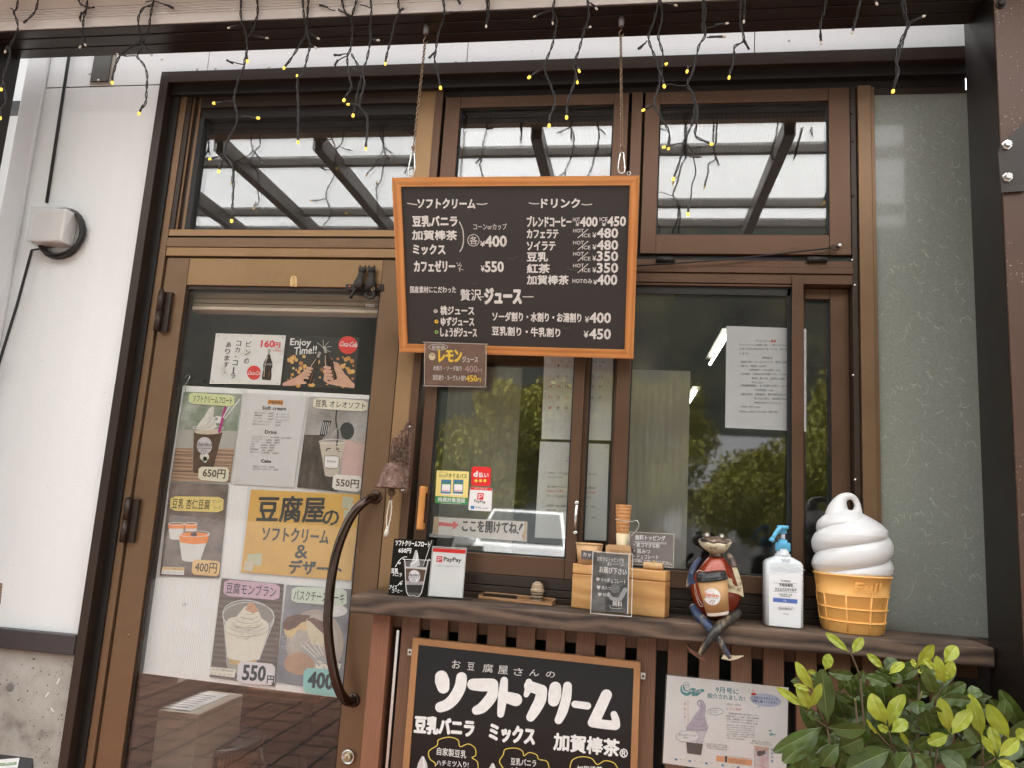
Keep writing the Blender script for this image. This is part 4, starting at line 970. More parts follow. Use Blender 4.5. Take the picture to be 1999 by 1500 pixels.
q = [(490, 956.7), (705, 967), (685, 1135), (470, 1118)]
quad_sheet(t, q, YP, blotch('poster_amber', [(.76, .42, .075), (.85, .49, .09), (.88, .53, .12)], 7, .45)); lt_ = t.part('lettering')
MK = mat('black_marker', (.02, .017, .016), .55, var=.3, scale=120)
for tx, x0, y0, x1, y1, h, b_ in (('豆腐屋', 722, 418, 1112, 424, 50, .021), ('の', 1108, 440, 1200, 440, 29, .022), ('ソフトクリーム', 752, 528, 1140, 550, 27, .022), ('&', 945, 632, 1018, 634, 26, .016), ('デザート', 910, 722, 1215, 738, 27, .03)):
    lt_.text(pl, tx, zo(x0, y0), zo(x1, y1), h, MK, .0008, bold=b_)
tp2 = t.part('tape_patch')
TPW = mat('masking_pale', (.62, .62, .42), .5, var=.05); TPC = mat('masking_white', (.72, .64, .48), .5)
for pts, m in ((((668, 610), (755, 606), (750, 678), (672, 668)), TPW), (((655, 648), (705, 655), (698, 712), (645, 700)), TPC), (((1228, 270), (1290, 278), (1285, 345), (1222, 338)), TPW), (((1262, 320), (1332, 322), (1325, 385), (1258, 372)), TPC), (((1235, 350), (1262, 352), (1258, 400), (1230, 398)), TPW)): tp2.poly(pl, [zo(*p) for p in pts], m, .0006 + tp2.lay * .0001); tp2.lay += 1
fl = t.part('plastic_sleeve'); fl.poly(pl, [lerp2(q, -.03, -.02), lerp2(q, 1.03, -.02), lerp2(q, 1.02, 1.03), lerp2(q, -.02, 1.03)], LAM, .0022)
t.done()
t = Thing('poster', 'mont blanc cup photo poster with a pink title and lavender 550 yen tag', 'poster', 'food photo posters on the door sheet')
q = [(432.7, 1130), (554, 1141.7), (536.7, 1341.7), (409, 1323)]
quad_sheet(t, q, YP, wood('printed_dark_wood', (.07, .045, .035), (.20, .135, .11), .4, 4, (.4, 1, 5), 0, 4, 'Z', 20)); pc = t.part('picture')
cup(pc, pl, zo(525, 960), zo(825, 985), zo(720, 1250), zo(545, 1240), mat('printed_glass2', (.36, .33, .29), .3), .0006, RIM, 27)
pc.ell(pl, *zo(675, 972), 50, 31, mat('printed_inside', (.28, .25, .22), .3), .0008, 32, .08)
CRM = mat('printed_cream', (.74, .69, .58), .4, var=.08, scale=50); CRS = mat('printed_cream_shade', (.46, .38, .28), .4)
pc.poly(pl, [zo(*p) for p in ((537, 1020), (560, 985), (605, 975), (650, 920), (690, 895), (730, 930), (752, 985), (790, 1010), (795, 1060), (735, 1225), (640, 1240), (552, 1205))], CRM, .0010)
pc.ell(pl, *zo(640, 1205), 31, 9, CRM, .0009); pc.poly(pl, [zo(553, 1195), zo(640, 1225), zo(730, 1205), zo(712, 1262), zo(570, 1255)], mat('printed_sponge', (.55, .36, .15), .4), .0008)
for r_ in (44, 37, 30, 23, 16, 9):
    cx_, cy2 = zo(690 - r_ * .6, 930 + r_ * 2.6); pc.stroke(pl, [(cx_ + r_ * 1.0 * math.cos(a), cy2 + r_ * .36 * math.sin(a)) for a in [.25 + k * .33 for k in range(9)]], 1.2, CRS, .0014)
for k in range(40):
    a = rng.uniform(0, 6.28); r_ = rng.uniform(.1, 1); x_, y_ = zo(665 + 95 * r_ * math.cos(a), 1040 + 70 * r_ * math.sin(a)); b_ = rng.uniform(-.5, .9)
    pc.stroke(pl, [(x_ - 5, y_ - 2 * b_), (x_, y_ + 1.2), (x_ + 5, y_ + 2 * b_)], .7, CRS, .0015)
pc.stroke(pl, [(zo(675, 972)[0] + 50 * math.cos(a), zo(675, 972)[1] + 31 * math.sin(a) + 4 * math.cos(a)) for a in [k * .2618 for k in range(25)]], 1.3, RIM, .0018, cap=False)
for a, b_ in (((528, 985), (552, 1195)), ((822, 1005), (735, 1230))): pc.stroke(pl, [zo(*a), zo(*b_)], 1.3, RIM, .0018)
pc.poly(pl, [zo(*p) for p in ((655, 935), (672, 900), (690, 890), (712, 905), (735, 945), (700, 955))], mat('printed_nut', (.58, .32, .18), .4, var=.25, scale=80), .0019)
plate(t, 'title_tag', [(438, 1132), (546.7, 1141.7), (545, 1173.5), (435.7, 1164)], YP - .0028, mat('tag_pink', (.62, .42, .52), .6, var=.04), '豆腐モンブラン', (.04, .93, .85), 22, INK, .005)
plate(t, 'price_tag', [(465, 1290.7), (537.7, 1298), (536, 1339.5), (461.7, 1335)], YP - .0028, mat('tag_lavender', (.70, .65, .68), .6, var=.04), '550', (.14, .73, .83), 29, INK, .035)
mk = t.part('price_note'); mk.text(FP(YP - .0028), '円', zo(782, 1365), zo(822, 1368), 15, INK, .0006, bold=.03)
ag = t.part('allergen_label'); ag.poly(pl, [(411.7, 1302.7), (460.7, 1308), (457.7, 1324), (410, 1318)], PCR, .0018)
ag.text(pl, 'アレルゲン推奨21品目中', (414, 1309.2), (456, 1313.7), 4, INK, .0022); ag.text(pl, '乳、卵、小麦、大豆、ゼラチン', (413, 1317), (454, 1321.5), 3.6, INK, .0022)
t.done()
t = Thing('poster', 'basque cheesecake photo poster with a pale green title and teal 400 yen tag', 'poster', 'food photo posters on the door sheet')
q = [(559, 1143), (686, 1151.7), (670, 1353), (537.7, 1333)]
quad_sheet(t, q, YP, blotch('printed_blue_grey', [(.14, .13, .15), (.24, .23, .26), (.34, .32, .34)], 8, .4)); pc = t.part('picture')
pc.ell(pl, *lerp2(q, .52, .56), 56, 66, mat('printed_plate', (.44, .36, .30), .4, var=.12, scale=10), .0005, 36); pc.ell(pl, *lerp2(q, .50, .55), 47, 55, mat('printed_plate2', (.48, .42, .37), .4, var=.16, scale=14), .0007, 36)
pc.ell(pl, *lerp2(q, .32, .78), 30, 22, mat('printed_plate_rust', (.46, .27, .17), .4, var=.2, scale=20), .0008); pc.ell(pl, *lerp2(q, .78, .22), 24, 12, RIM, .0008)
CK = mat('printed_cake', (.72, .52, .26), .4, var=.16, scale=60); CK2 = mat('printed_cake_pale', (.70, .62, .44), .4, var=.1, scale=60); CKB = mat('printed_burnt', (.17, .085, .06), .4, var=.4, scale=60)
pc.poly(pl, [zo(*p) for p in ((875, 1015), (905, 975), (960, 962), (1035, 970), (1030, 1060), (965, 1050), (925, 1105), (890, 1080))], CK, .0010)
pc.poly(pl, [zo(*p) for p in ((875, 1015), (900, 978), (955, 962), (1040, 968), (1020, 1000), (985, 1010), (950, 1040), (905, 1058), (880, 1045))], CKB, .0013)
pc.poly(pl, [zo(*p) for p in ((1012, 985), (1060, 985), (1120, 1010), (1122, 1100), (1110, 1155), (1040, 1130), (1020, 1060))], CK2, .0015); pc.poly(pl, [zo(*p) for p in ((1008, 988), (1055, 982), (1122, 1008), (1123, 1085), (1085, 1050), (1045, 1010))], CKB, .0017)
for k in range(90): pc.ell(pl, *zo(rng.gauss(960, 70), rng.gauss(1110, 45)), .8, .7, PWH, .0009, 6)
for k in range(4): pc.stroke(pl, [zo(985 + k * 30, 1140 - k * 6), zo(1070 + k * 14, 1215 - k * 6)], 2, RIM, .0019)
pc.stroke(pl, [zo(985, 1150), zo(1090, 1260)], 4, mat('printed_fork', (.40, .40, .40), .3), .0018); pc.stroke(pl, [zo(1070, 1205), zo(1200, 1290)], 7, mat('printed_fork', (.40, .40, .40), .3), .0018)
plate(t, 'title_tag', [(570, 1146.7), (676.7, 1150), (676.7, 1185), (568, 1177)], YP - .0028, mat('tag_mint', (.62, .70, .58), .6, var=.04), 'バスクチーズケーキ', (.04, .95, .83), 20, INK, .004)
plate(t, 'price_tag', [(593, 1305), (663, 1309), (663, 1363), (590.7, 1354)], YP - .0028, mat('tag_teal', (.28, .60, .58), .6, var=.04), '400', (.13, .80, .74), 30, INK, .04)
mk = t.part('price_note'); mk.text(FP(YP - .0028), '円', (649, 1346), (662, 1348), 14, INK, .0006, bold=.02)
ag = t.part('allergen_label'); ag.poly(pl, [(617, 1291), (666, 1297), (663, 1310), (616, 1306)], PCR, .0018); ag.text(pl, 'アレルゲン推奨21品目中', (620, 1297.5), (662, 1302), 3.8, INK, .0022); ag.text(pl, '乳、卵', (630, 1306), (648, 1308), 3.6, INK, .0022)
t.done()
# --- small things fixed to the door
t = Thing('cat_hook', 'cast iron hook of two cats seen from behind with curled tails on the door rail', 'hook'); yk = -.006
zc = frame(660, 380, 6.663)
bar = t.part('bar'); bar.slab(FP(yk - .006), [zc(100, 1160), zc(585, 1160), zc(582, 1242), zc(104, 1232)], IRON, .006)
for x_ in (152, 512): r_ = t.part('rivet', bar); r_.lathe(P(*zc(x_, 1192), yk - .006), [(.0045, 0), (.0035, .002), (.001, .0025)], mat('copper_rivet', (.35, .14, .07), .5, .6), 12, axis=(0, -1, 0))
def cat(hx, hy, bx_, by_, tail, lean):
    c = t.part('cat'); h = P(*zc(hx, hy), yk - .016); b_ = P(*zc(bx_, by_), yk - .018)
    c.lathe(b_, [(.004, -.016), (.0145, -.011), (.0165, -.002), (.0150, .008), (.0115, .019), (.0105, .028), (.009, .036), (.005, .040)], IRON, 20, .62, axis=(h - b_))
    c.sphere(h, (.0135, .009, .0105), IRON, 16, 10)
    for sx in (-1, 1):
        e = h + Vector((sx * .0085, 0, .004)); c.lathe(e, [(.0055, 0), (.0035, .007), (.0006, .013)], IRON, 8, .5)
    c.tube([P(*zc(*p), yk - .014 - .006 * min(1, i / 3)) for i, p in enumerate(tail)], [.0062, .0055, .005, .0048, .0048, .0055, .005][:len(tail)], IRON, 10)
cat(316, 975, 268, 1155, [(250, 1190), (215, 1245), (185, 1290), (165, 1335), (185, 1300)], 0)
cat(432, 975, 425, 1160, [(420, 1210), (450, 1250), (472, 1290), (455, 1335), (410, 1345), (365, 1320), (350, 1285)], 0)
rg = t.part('ring'); c = P(*zc(455, 1220), yk - .022); rg.tube([c + Vector((.0045 * math.cos(a), 0, .0045 * math.sin(a))) for a in [k * .45 for k in range(14)]], .0008, mat('brass', (.70, .50, .25), .3, 1), 6, closed=True)
t.done()
t = Thing('adhesive_hook', 'small yellowed plastic hook stuck on the door rail', 'hook'); hb = t.part('base'); p = P(573, 549, -.0065)
Y_ = mat('yellowed_plastic', (.66, .45, .20), .4, var=.08)
hb.slab(FP(-.0085), [(566, 558), (566.5, 545), (569, 539), (573.5, 537), (578, 539), (579.5, 546), (579, 559)], Y_, .003)
hb.stroke(FP(-.0085), [(573.5, 540), (572, 548), (573.5, 553)], 1, IRON, .0006)
hp = t.part('prong'); hp.tube([P(573, 545, -.0085), P(572.5, 552, -.014), P(573, 557, -.016), P(574, 553, -.019)], .0016, Y_, 8); t.done()

# ================================================================== hanging menu board, chains
BW = .68
TL = CAM + Vector((-1.01294, 2.83928, 1.32314)) * BW
BD = Vector((0, .41422, -.91017)).normalized(); BN = Vector((0, -.91017, -.41422)).normalized(); BH = BW * .7295
def board(t, tl, ex, ey, n, wd, ht, fw, th, woodh, woodv, face, lip=.006):
    a = t.part('frame')
    for o, l_, m in ((tl, ex * wd, woodh), (tl + ey * (ht - fw), ex * wd, woodh)):   # mitred rails
        s_ = 1 if o is tl else -1
        q0 = o + ex * 0; 
        if s_ == 1: out = [tl, tl + ex * wd, tl + ex * (wd - fw) + ey * fw, tl + ex * fw + ey * fw]
        else: out = [tl + ey * ht + ex * wd, tl + ey * ht, tl + ey * (ht - fw) + ex * fw, tl + ey * (ht - fw) + ex * (wd - fw)]
        bk_ = [p - n * th for p in out]
        a.add(out + bk_, [(0, 1, 2, 3), (7, 6, 5, 4)] + [(i, i + 4, (i + 1) % 4 + 4, (i + 1) % 4) for i in range(4)], m)
    for out in ([tl + ey * ht, tl, tl + ex * fw + ey * fw, tl + ex * fw + ey * (ht - fw)], [tl + ex * wd, tl + ex * wd + ey * ht, tl + ex * (wd - fw) + ey * (ht - fw), tl + ex * (wd - fw) + ey * fw]):
        bk_ = [p - n * th for p in out]; a.add(out + bk_, [(0, 1, 2, 3), (7, 6, 5, 4)] + [(i, i + 4, (i + 1) % 4 + 4, (i + 1) % 4) for i in range(4)], woodv)
    f = t.part('board'); o = tl + ex * (fw - .004) + ey * (fw - .004) - n * (lip + .004)
    f.obox(o, ex * (wd - 2 * fw + .008), ey * (ht - 2 * fw + .008), n * .004, face)
    return f
zb4 = frame(740, 330, 3.409)
t = Thing('menu_board', 'hanging chalkboard menu in an orange wooden frame tilted towards the window', 'menu board')
fbd = board(t, TL, Vector((1, 0, 0)), BD, BN, BW, BH, .0245, .020, ORW, ORV, CHB)
pl = Plane(TL - BN * .006, BN, -BD); lt_ = t.part('lettering')
def T(tx, x0, y0, x1, y1, h, bold=.03, m=CHK, slant=0): lt_.text(pl, tx, zb4(x0, y0), zb4(x1, y1), h / 3.409, m, .0006, bold, slant)
def K(pts, wd, m=CHKT): lt_.stroke(pl, [zb4(*p) for p in pts], wd / 3.409, m)
HB = .036
for a in (((190, 226), (222, 231), (252, 235)), ((652, 230), (690, 233), (718, 227)), ((1000, 224), (1030, 229), (1062, 228)), ((1350, 232), (1380, 236), (1415, 232)), ((668, 850), (695, 848)), ((958, 848), (1025, 848)), ((535, 350), (556, 400), (562, 470), (553, 520), (538, 546))): K(a, 7)
T('ソフトクリーム', 255, 257, 638, 260, 62, HB, slant=.08); T('ドリンク', 1080, 255, 1335, 255, 60, HB)
T('豆乳バニラ', 225, 380, 520, 380, 70, HB); T('加賀棒茶', 222, 468, 518, 470, 62, .03); T('ミックス', 228, 565, 440, 567, 65, HB)
T('コーンorカップ', 628, 403, 850, 402, 42, .012, CHKT)
K([(628 + 38 * math.cos(k * .449), 472 + 38 * math.sin(k * .449)) for k in range(15)], 5); T('各', 603, 498, 655, 498, 52, .012, CHKT)
T('¥', 674, 513, 704, 513, 36, .02, CHK); T('400', 706, 516, 848, 514, 72, HB)
T('カフェゼリー', 235, 680, 505, 680, 72, HB); 
for ch, x, y in (('ソ', 515, 645), ('フ', 522, 662), ('ト', 534, 680)): T(ch, x, y, x + 28, y, 26, .01, CHKT)
T('¥', 678, 680, 702, 680, 40, .02); T('550', 707, 682, 828, 682, 68, HB)
T('国産素材にこだわった', 208, 822, 512, 823, 44, .016, CHK); T('贅沢', 542, 873, 680, 873, 75, .012, CHK); T('ジュース', 705, 893, 945, 893, 100, .05)
for y, m in ((943, CHKT), (1012, CHY), (1082, CHG)):
    K([(376 + (y > 950) * 6 + 11 * math.cos(k * .9) * (1 - k * .04), y + 11 * math.sin(k * .9) * (1 - k * .04)) for k in range(12)], 7, m)
T('桃ジュース', 410, 968, 632, 970, 58, .03); T('ゆずジュース', 413, 1040, 632, 1042, 56, .03); T('しょうがジュース', 410, 1112, 650, 1116, 60, .03)
T('ソーダ割り・水割り・お湯割り', 755, 1008, 1345, 1018, 60, .026); T('¥', 1370, 1019, 1396, 1019, 40, .015); T('400', 1402, 1020, 1540, 1022, 66, HB)
T('豆乳割り・牛乳割り', 752, 1103, 1205, 1116, 58, .026); T('¥', 1362, 1120, 1392, 1120, 44, .015); T('450', 1400, 1128, 1540, 1130, 66, HB)
T('ブレンドコーヒー', 985, 382, 1278, 382, 70, .032); T('HOT', 1290, 347, 1336, 346, 26, .015); T('¥', 1308, 379, 1332, 379, 28, .015); T('400', 1338, 380, 1452, 380, 62, HB)
T('ICE', 1468, 345, 1520, 345, 26, .015); T('¥', 1482, 379, 1510, 379, 26, .015); T('450', 1520, 378, 1640, 376, 62, HB)
for k, (tx, x1, y, h, pr_) in enumerate((('カフェラテ', 1192, 458, 58, '480'), ('ソイラテ', 1172, 538, 58, '480'), ('豆乳', 1122, 612, 60, '350'), ('紅茶', 1135, 690, 60, '350'))):
    T(tx, 985, y, x1, y, h, .032); T('HOT', 1292, y - 38, 1362, y - 38, 24, .012); K([(1390, y - 60), (1324, y - 3)], 5, CHK); T('ICE', 1352, y - 6, 1406, y - 6, 24, .012); T('¥', 1420, y - 3, 1444, y - 3, 34, .015); T(pr_, 1450, y - 3, 1588, y - 3, 62, HB)
T('加賀棒茶', 985, 765, 1260, 766, 60, .028); T('HOTのみ', 1287, 757, 1418, 760, 30, .014); T('¥', 1426, 767, 1450, 767, 32, .015); T('400', 1452, 768, 1582, 768, 66, HB)
sm_m = fbd
SMG = mat('chalk_smudge', (.052, .046, .042), .6)
for k in range(10):
    x_, y_ = rng.uniform(200, 1600), rng.uniform(200, 1150); sm_m.stroke(pl, [zb4(x_, y_), zb4(x_ + rng.uniform(20, 60), y_ + rng.uniform(-10, 14))], rng.uniform(1.5, 3.5), SMG, .0003)
ey = t.part('eyelet')
for px in (802, 1227):
    p = Pz(px, 345, TL.z); c = Vector((p.x, TL.y + .006, TL.z + .004)); ey.tube([c + Vector((.005 * math.cos(a), 0, .005 + .005 * math.sin(a))) for a in [k * .5236 for k in range(12)]], .0011, STEEL, 6, closed=True); ey.tube([c + Vector((0, 0, .001)), c - Vector((0, 0, .012))], .0014, STEEL, 6)
t.done()
t = Thing('lemon_sign', 'laminated brown lemon juice sign hanging over the lower edge of the menu board', 'sign')
pll = Plane(TL + BN * .006, BN, -BD); q = [zb4(*p) for p in ((303, 1150), (714, 1163), (708, 1455), (303, 1447))]
LSM = blotch('laminated_brown', [(.135, .105, .080), (.175, .140, .108), (.24, .20, .16)], 12, .18)
def rrect(q, c, n=4):
    o = []
    for i in range(4):
        p = Vector(q[i]); a = Vector(q[i - 1]); b_ = Vector(q[(i + 1) % 4]); pa = p + (a - p).normalized() * c; pb_ = p + (b_ - p).normalized() * c
        for k in range(n + 1):
            t_ = k / n; o.append(tuple(pa * (1 - t_) ** 2 + p * 2 * t_ * (1 - t_) + pb_ * t_ ** 2))
    return o
mb = t.part('card'); mb.slab(pll, rrect([lerp2(q, .022, .025), lerp2(q, .978, .025), lerp2(q, .975, .96), lerp2(q, .02, .96)], 4), LSM, .001)
fl = t.part('laminate'); fl.slab(pll, rrect(q, 5), glass('laminate_edge', .10, (.88, .86, .82), .18), .0016, .0022)
rim = t.part('rim'); rim.stroke(pll, rrect(q, 5) + rrect(q, 5)[:1], 1.6, mat('laminate_rim', (.46, .42, .36), .3), .0030, cap=False)
lt_ = t.part('lettering'); pl = pll
def T(tx, x0, y0, x1, y1, h, bold=.02, m=CHKT): lt_.text(pl, tx, zb4(x0, y0), zb4(x1, y1), h / 3.409, m, .0026, bold)
lt_.stroke(pl, [zb4(393 + 64 * math.cos(k * .35), 1183 + 20 * math.sin(k * .35)) for k in range(19)], .9, CHKT, .0026); T('新登場!', 352, 1196, 440, 1198, 24, .012)
T('レモン', 398, 1280, 550, 1278, 76, .045, CHY); T('ジュース', 555, 1283, 658, 1285, 38, .02)
lt_.ell(pl, *zb4(353, 1245), 6.5, 7.5, chalk('chalk_lemon', (.66, .60, .38)), .0026); 
for k in range(5): lt_.stroke(pl, [zb4(353, 1238), zb4(353 + 18 * math.cos(k * .8 + 3.4), 1238 + 18 * math.sin(k * .8 + 3.4))], .6, LSM, .0029)
T('水割り・ソーダ割り', 360, 1338, 550, 1341, 32, .014); T('400', 572, 1350, 655, 1350, 44, .02, mat('chalk_mauve', (.40, .30, .27), .8)); T('円', 660, 1352, 686, 1352, 24, .012, mat('chalk_mauve', (.40, .30, .27), .8))
T('豆乳割り・ヨーグルト割り', 358, 1402, 580, 1408, 36, .014); T('450', 582, 1412, 650, 1412, 42, .022, CHY); T('円', 652, 1413, 677, 1413, 24, .012, CHY)
t.done()
yC = -.27
for k, (tpx, tpy, bpx) in enumerate(((833, 46, 802), (1213.5, 31, 1226))):
    t = Thing('chain', ('left rusty chain with a carabiner holding up the chalkboard menu', 'right rusty chain with a carabiner holding up the chalkboard menu')[k], 'chain', 'chains of the hanging menu board')
    top = P(tpx, tpy, yC); top.z = ZG
    bot = P(bpx, 298, yC); bot.x = (bot.x + top.x) / 2; x0 = top.x; dx = bot.x - top.x
    pg = t.part('peg'); pg.lathe(top - Vector((0, 0, .030)), [(.006, 0), (.0078, .002), (.008, .022), (.006, .0295)], mat('peg_grey', (.20, .18, .17), .5, .4), 16)
    hk = t.part('hook'); hk.tube([top - Vector((0, 0, .029)), top - Vector((0, 0, .040)), top - Vector((.005, 0, .047)), top - Vector((.005, 0, .055)), top - Vector((0, 0, .061)), top - Vector((-.006, 0, .056)), top - Vector((-.007, 0, .050))], .0016, BRASS, 8)
    ln = t.part('links'); zt_ = top.z - .058; L_ = zt_ - bot.z; n = int(L_ / .0085)
    for i in range(n):
        c = Vector((top.x + dx * i / n, yC, zt_ - L_ * (i + .5) / n)); ang = math.pi / 4 if i % 2 else -math.pi / 4
        e = Vector((math.cos(ang), math.sin(ang), 0))
        ln.tube([c + e * (.0036 * math.cos(a)) + Vector((0, 0, .0062 * math.sin(a))) for a in [j * .785 for j in range(8)]], .00125, BRASS, 5, closed=True)
    ln.tube([bot + Vector((-.003, -.003, .02)), bot + Vector((-.004, -.006, .012)), bot + Vector((.001, -.004, .01)), bot + Vector((.003, -.003, .018))], .0022, BRASS, 6)
    cb_ = t.part('carabiner'); zt2 = bot.z + .002; zb5 = TL.z + .006; H = zt2 - zb5; s_ = -1 if k == 0 else 1
    out = [(0, 1), (.35, .98), (.5, .90), (.5, .80), (.72, .5), (.95, .22), (.8, .06), (.35, 0), (-.35, .02), (-.75, .12), (-.85, .25), (-.72, .55), (-.5, .82), (-.42, .93), (-.2, .99)]
    cb_.tube([Vector((bot.x + s_ * u * .0105, yC + .001 * math.sin(i), zb5 + v * H)) for i, (u, v) in enumerate(out)], .0019, STEEL, 8, closed=True)
    cb_.lathe(Vector((bot.x + s_ * .0085, yC - .002, zb5 + .3 * H)), [(.0028, 0), (.0028, .004)], STEEL, 10, axis=(0, 1, 0))
    t.done()

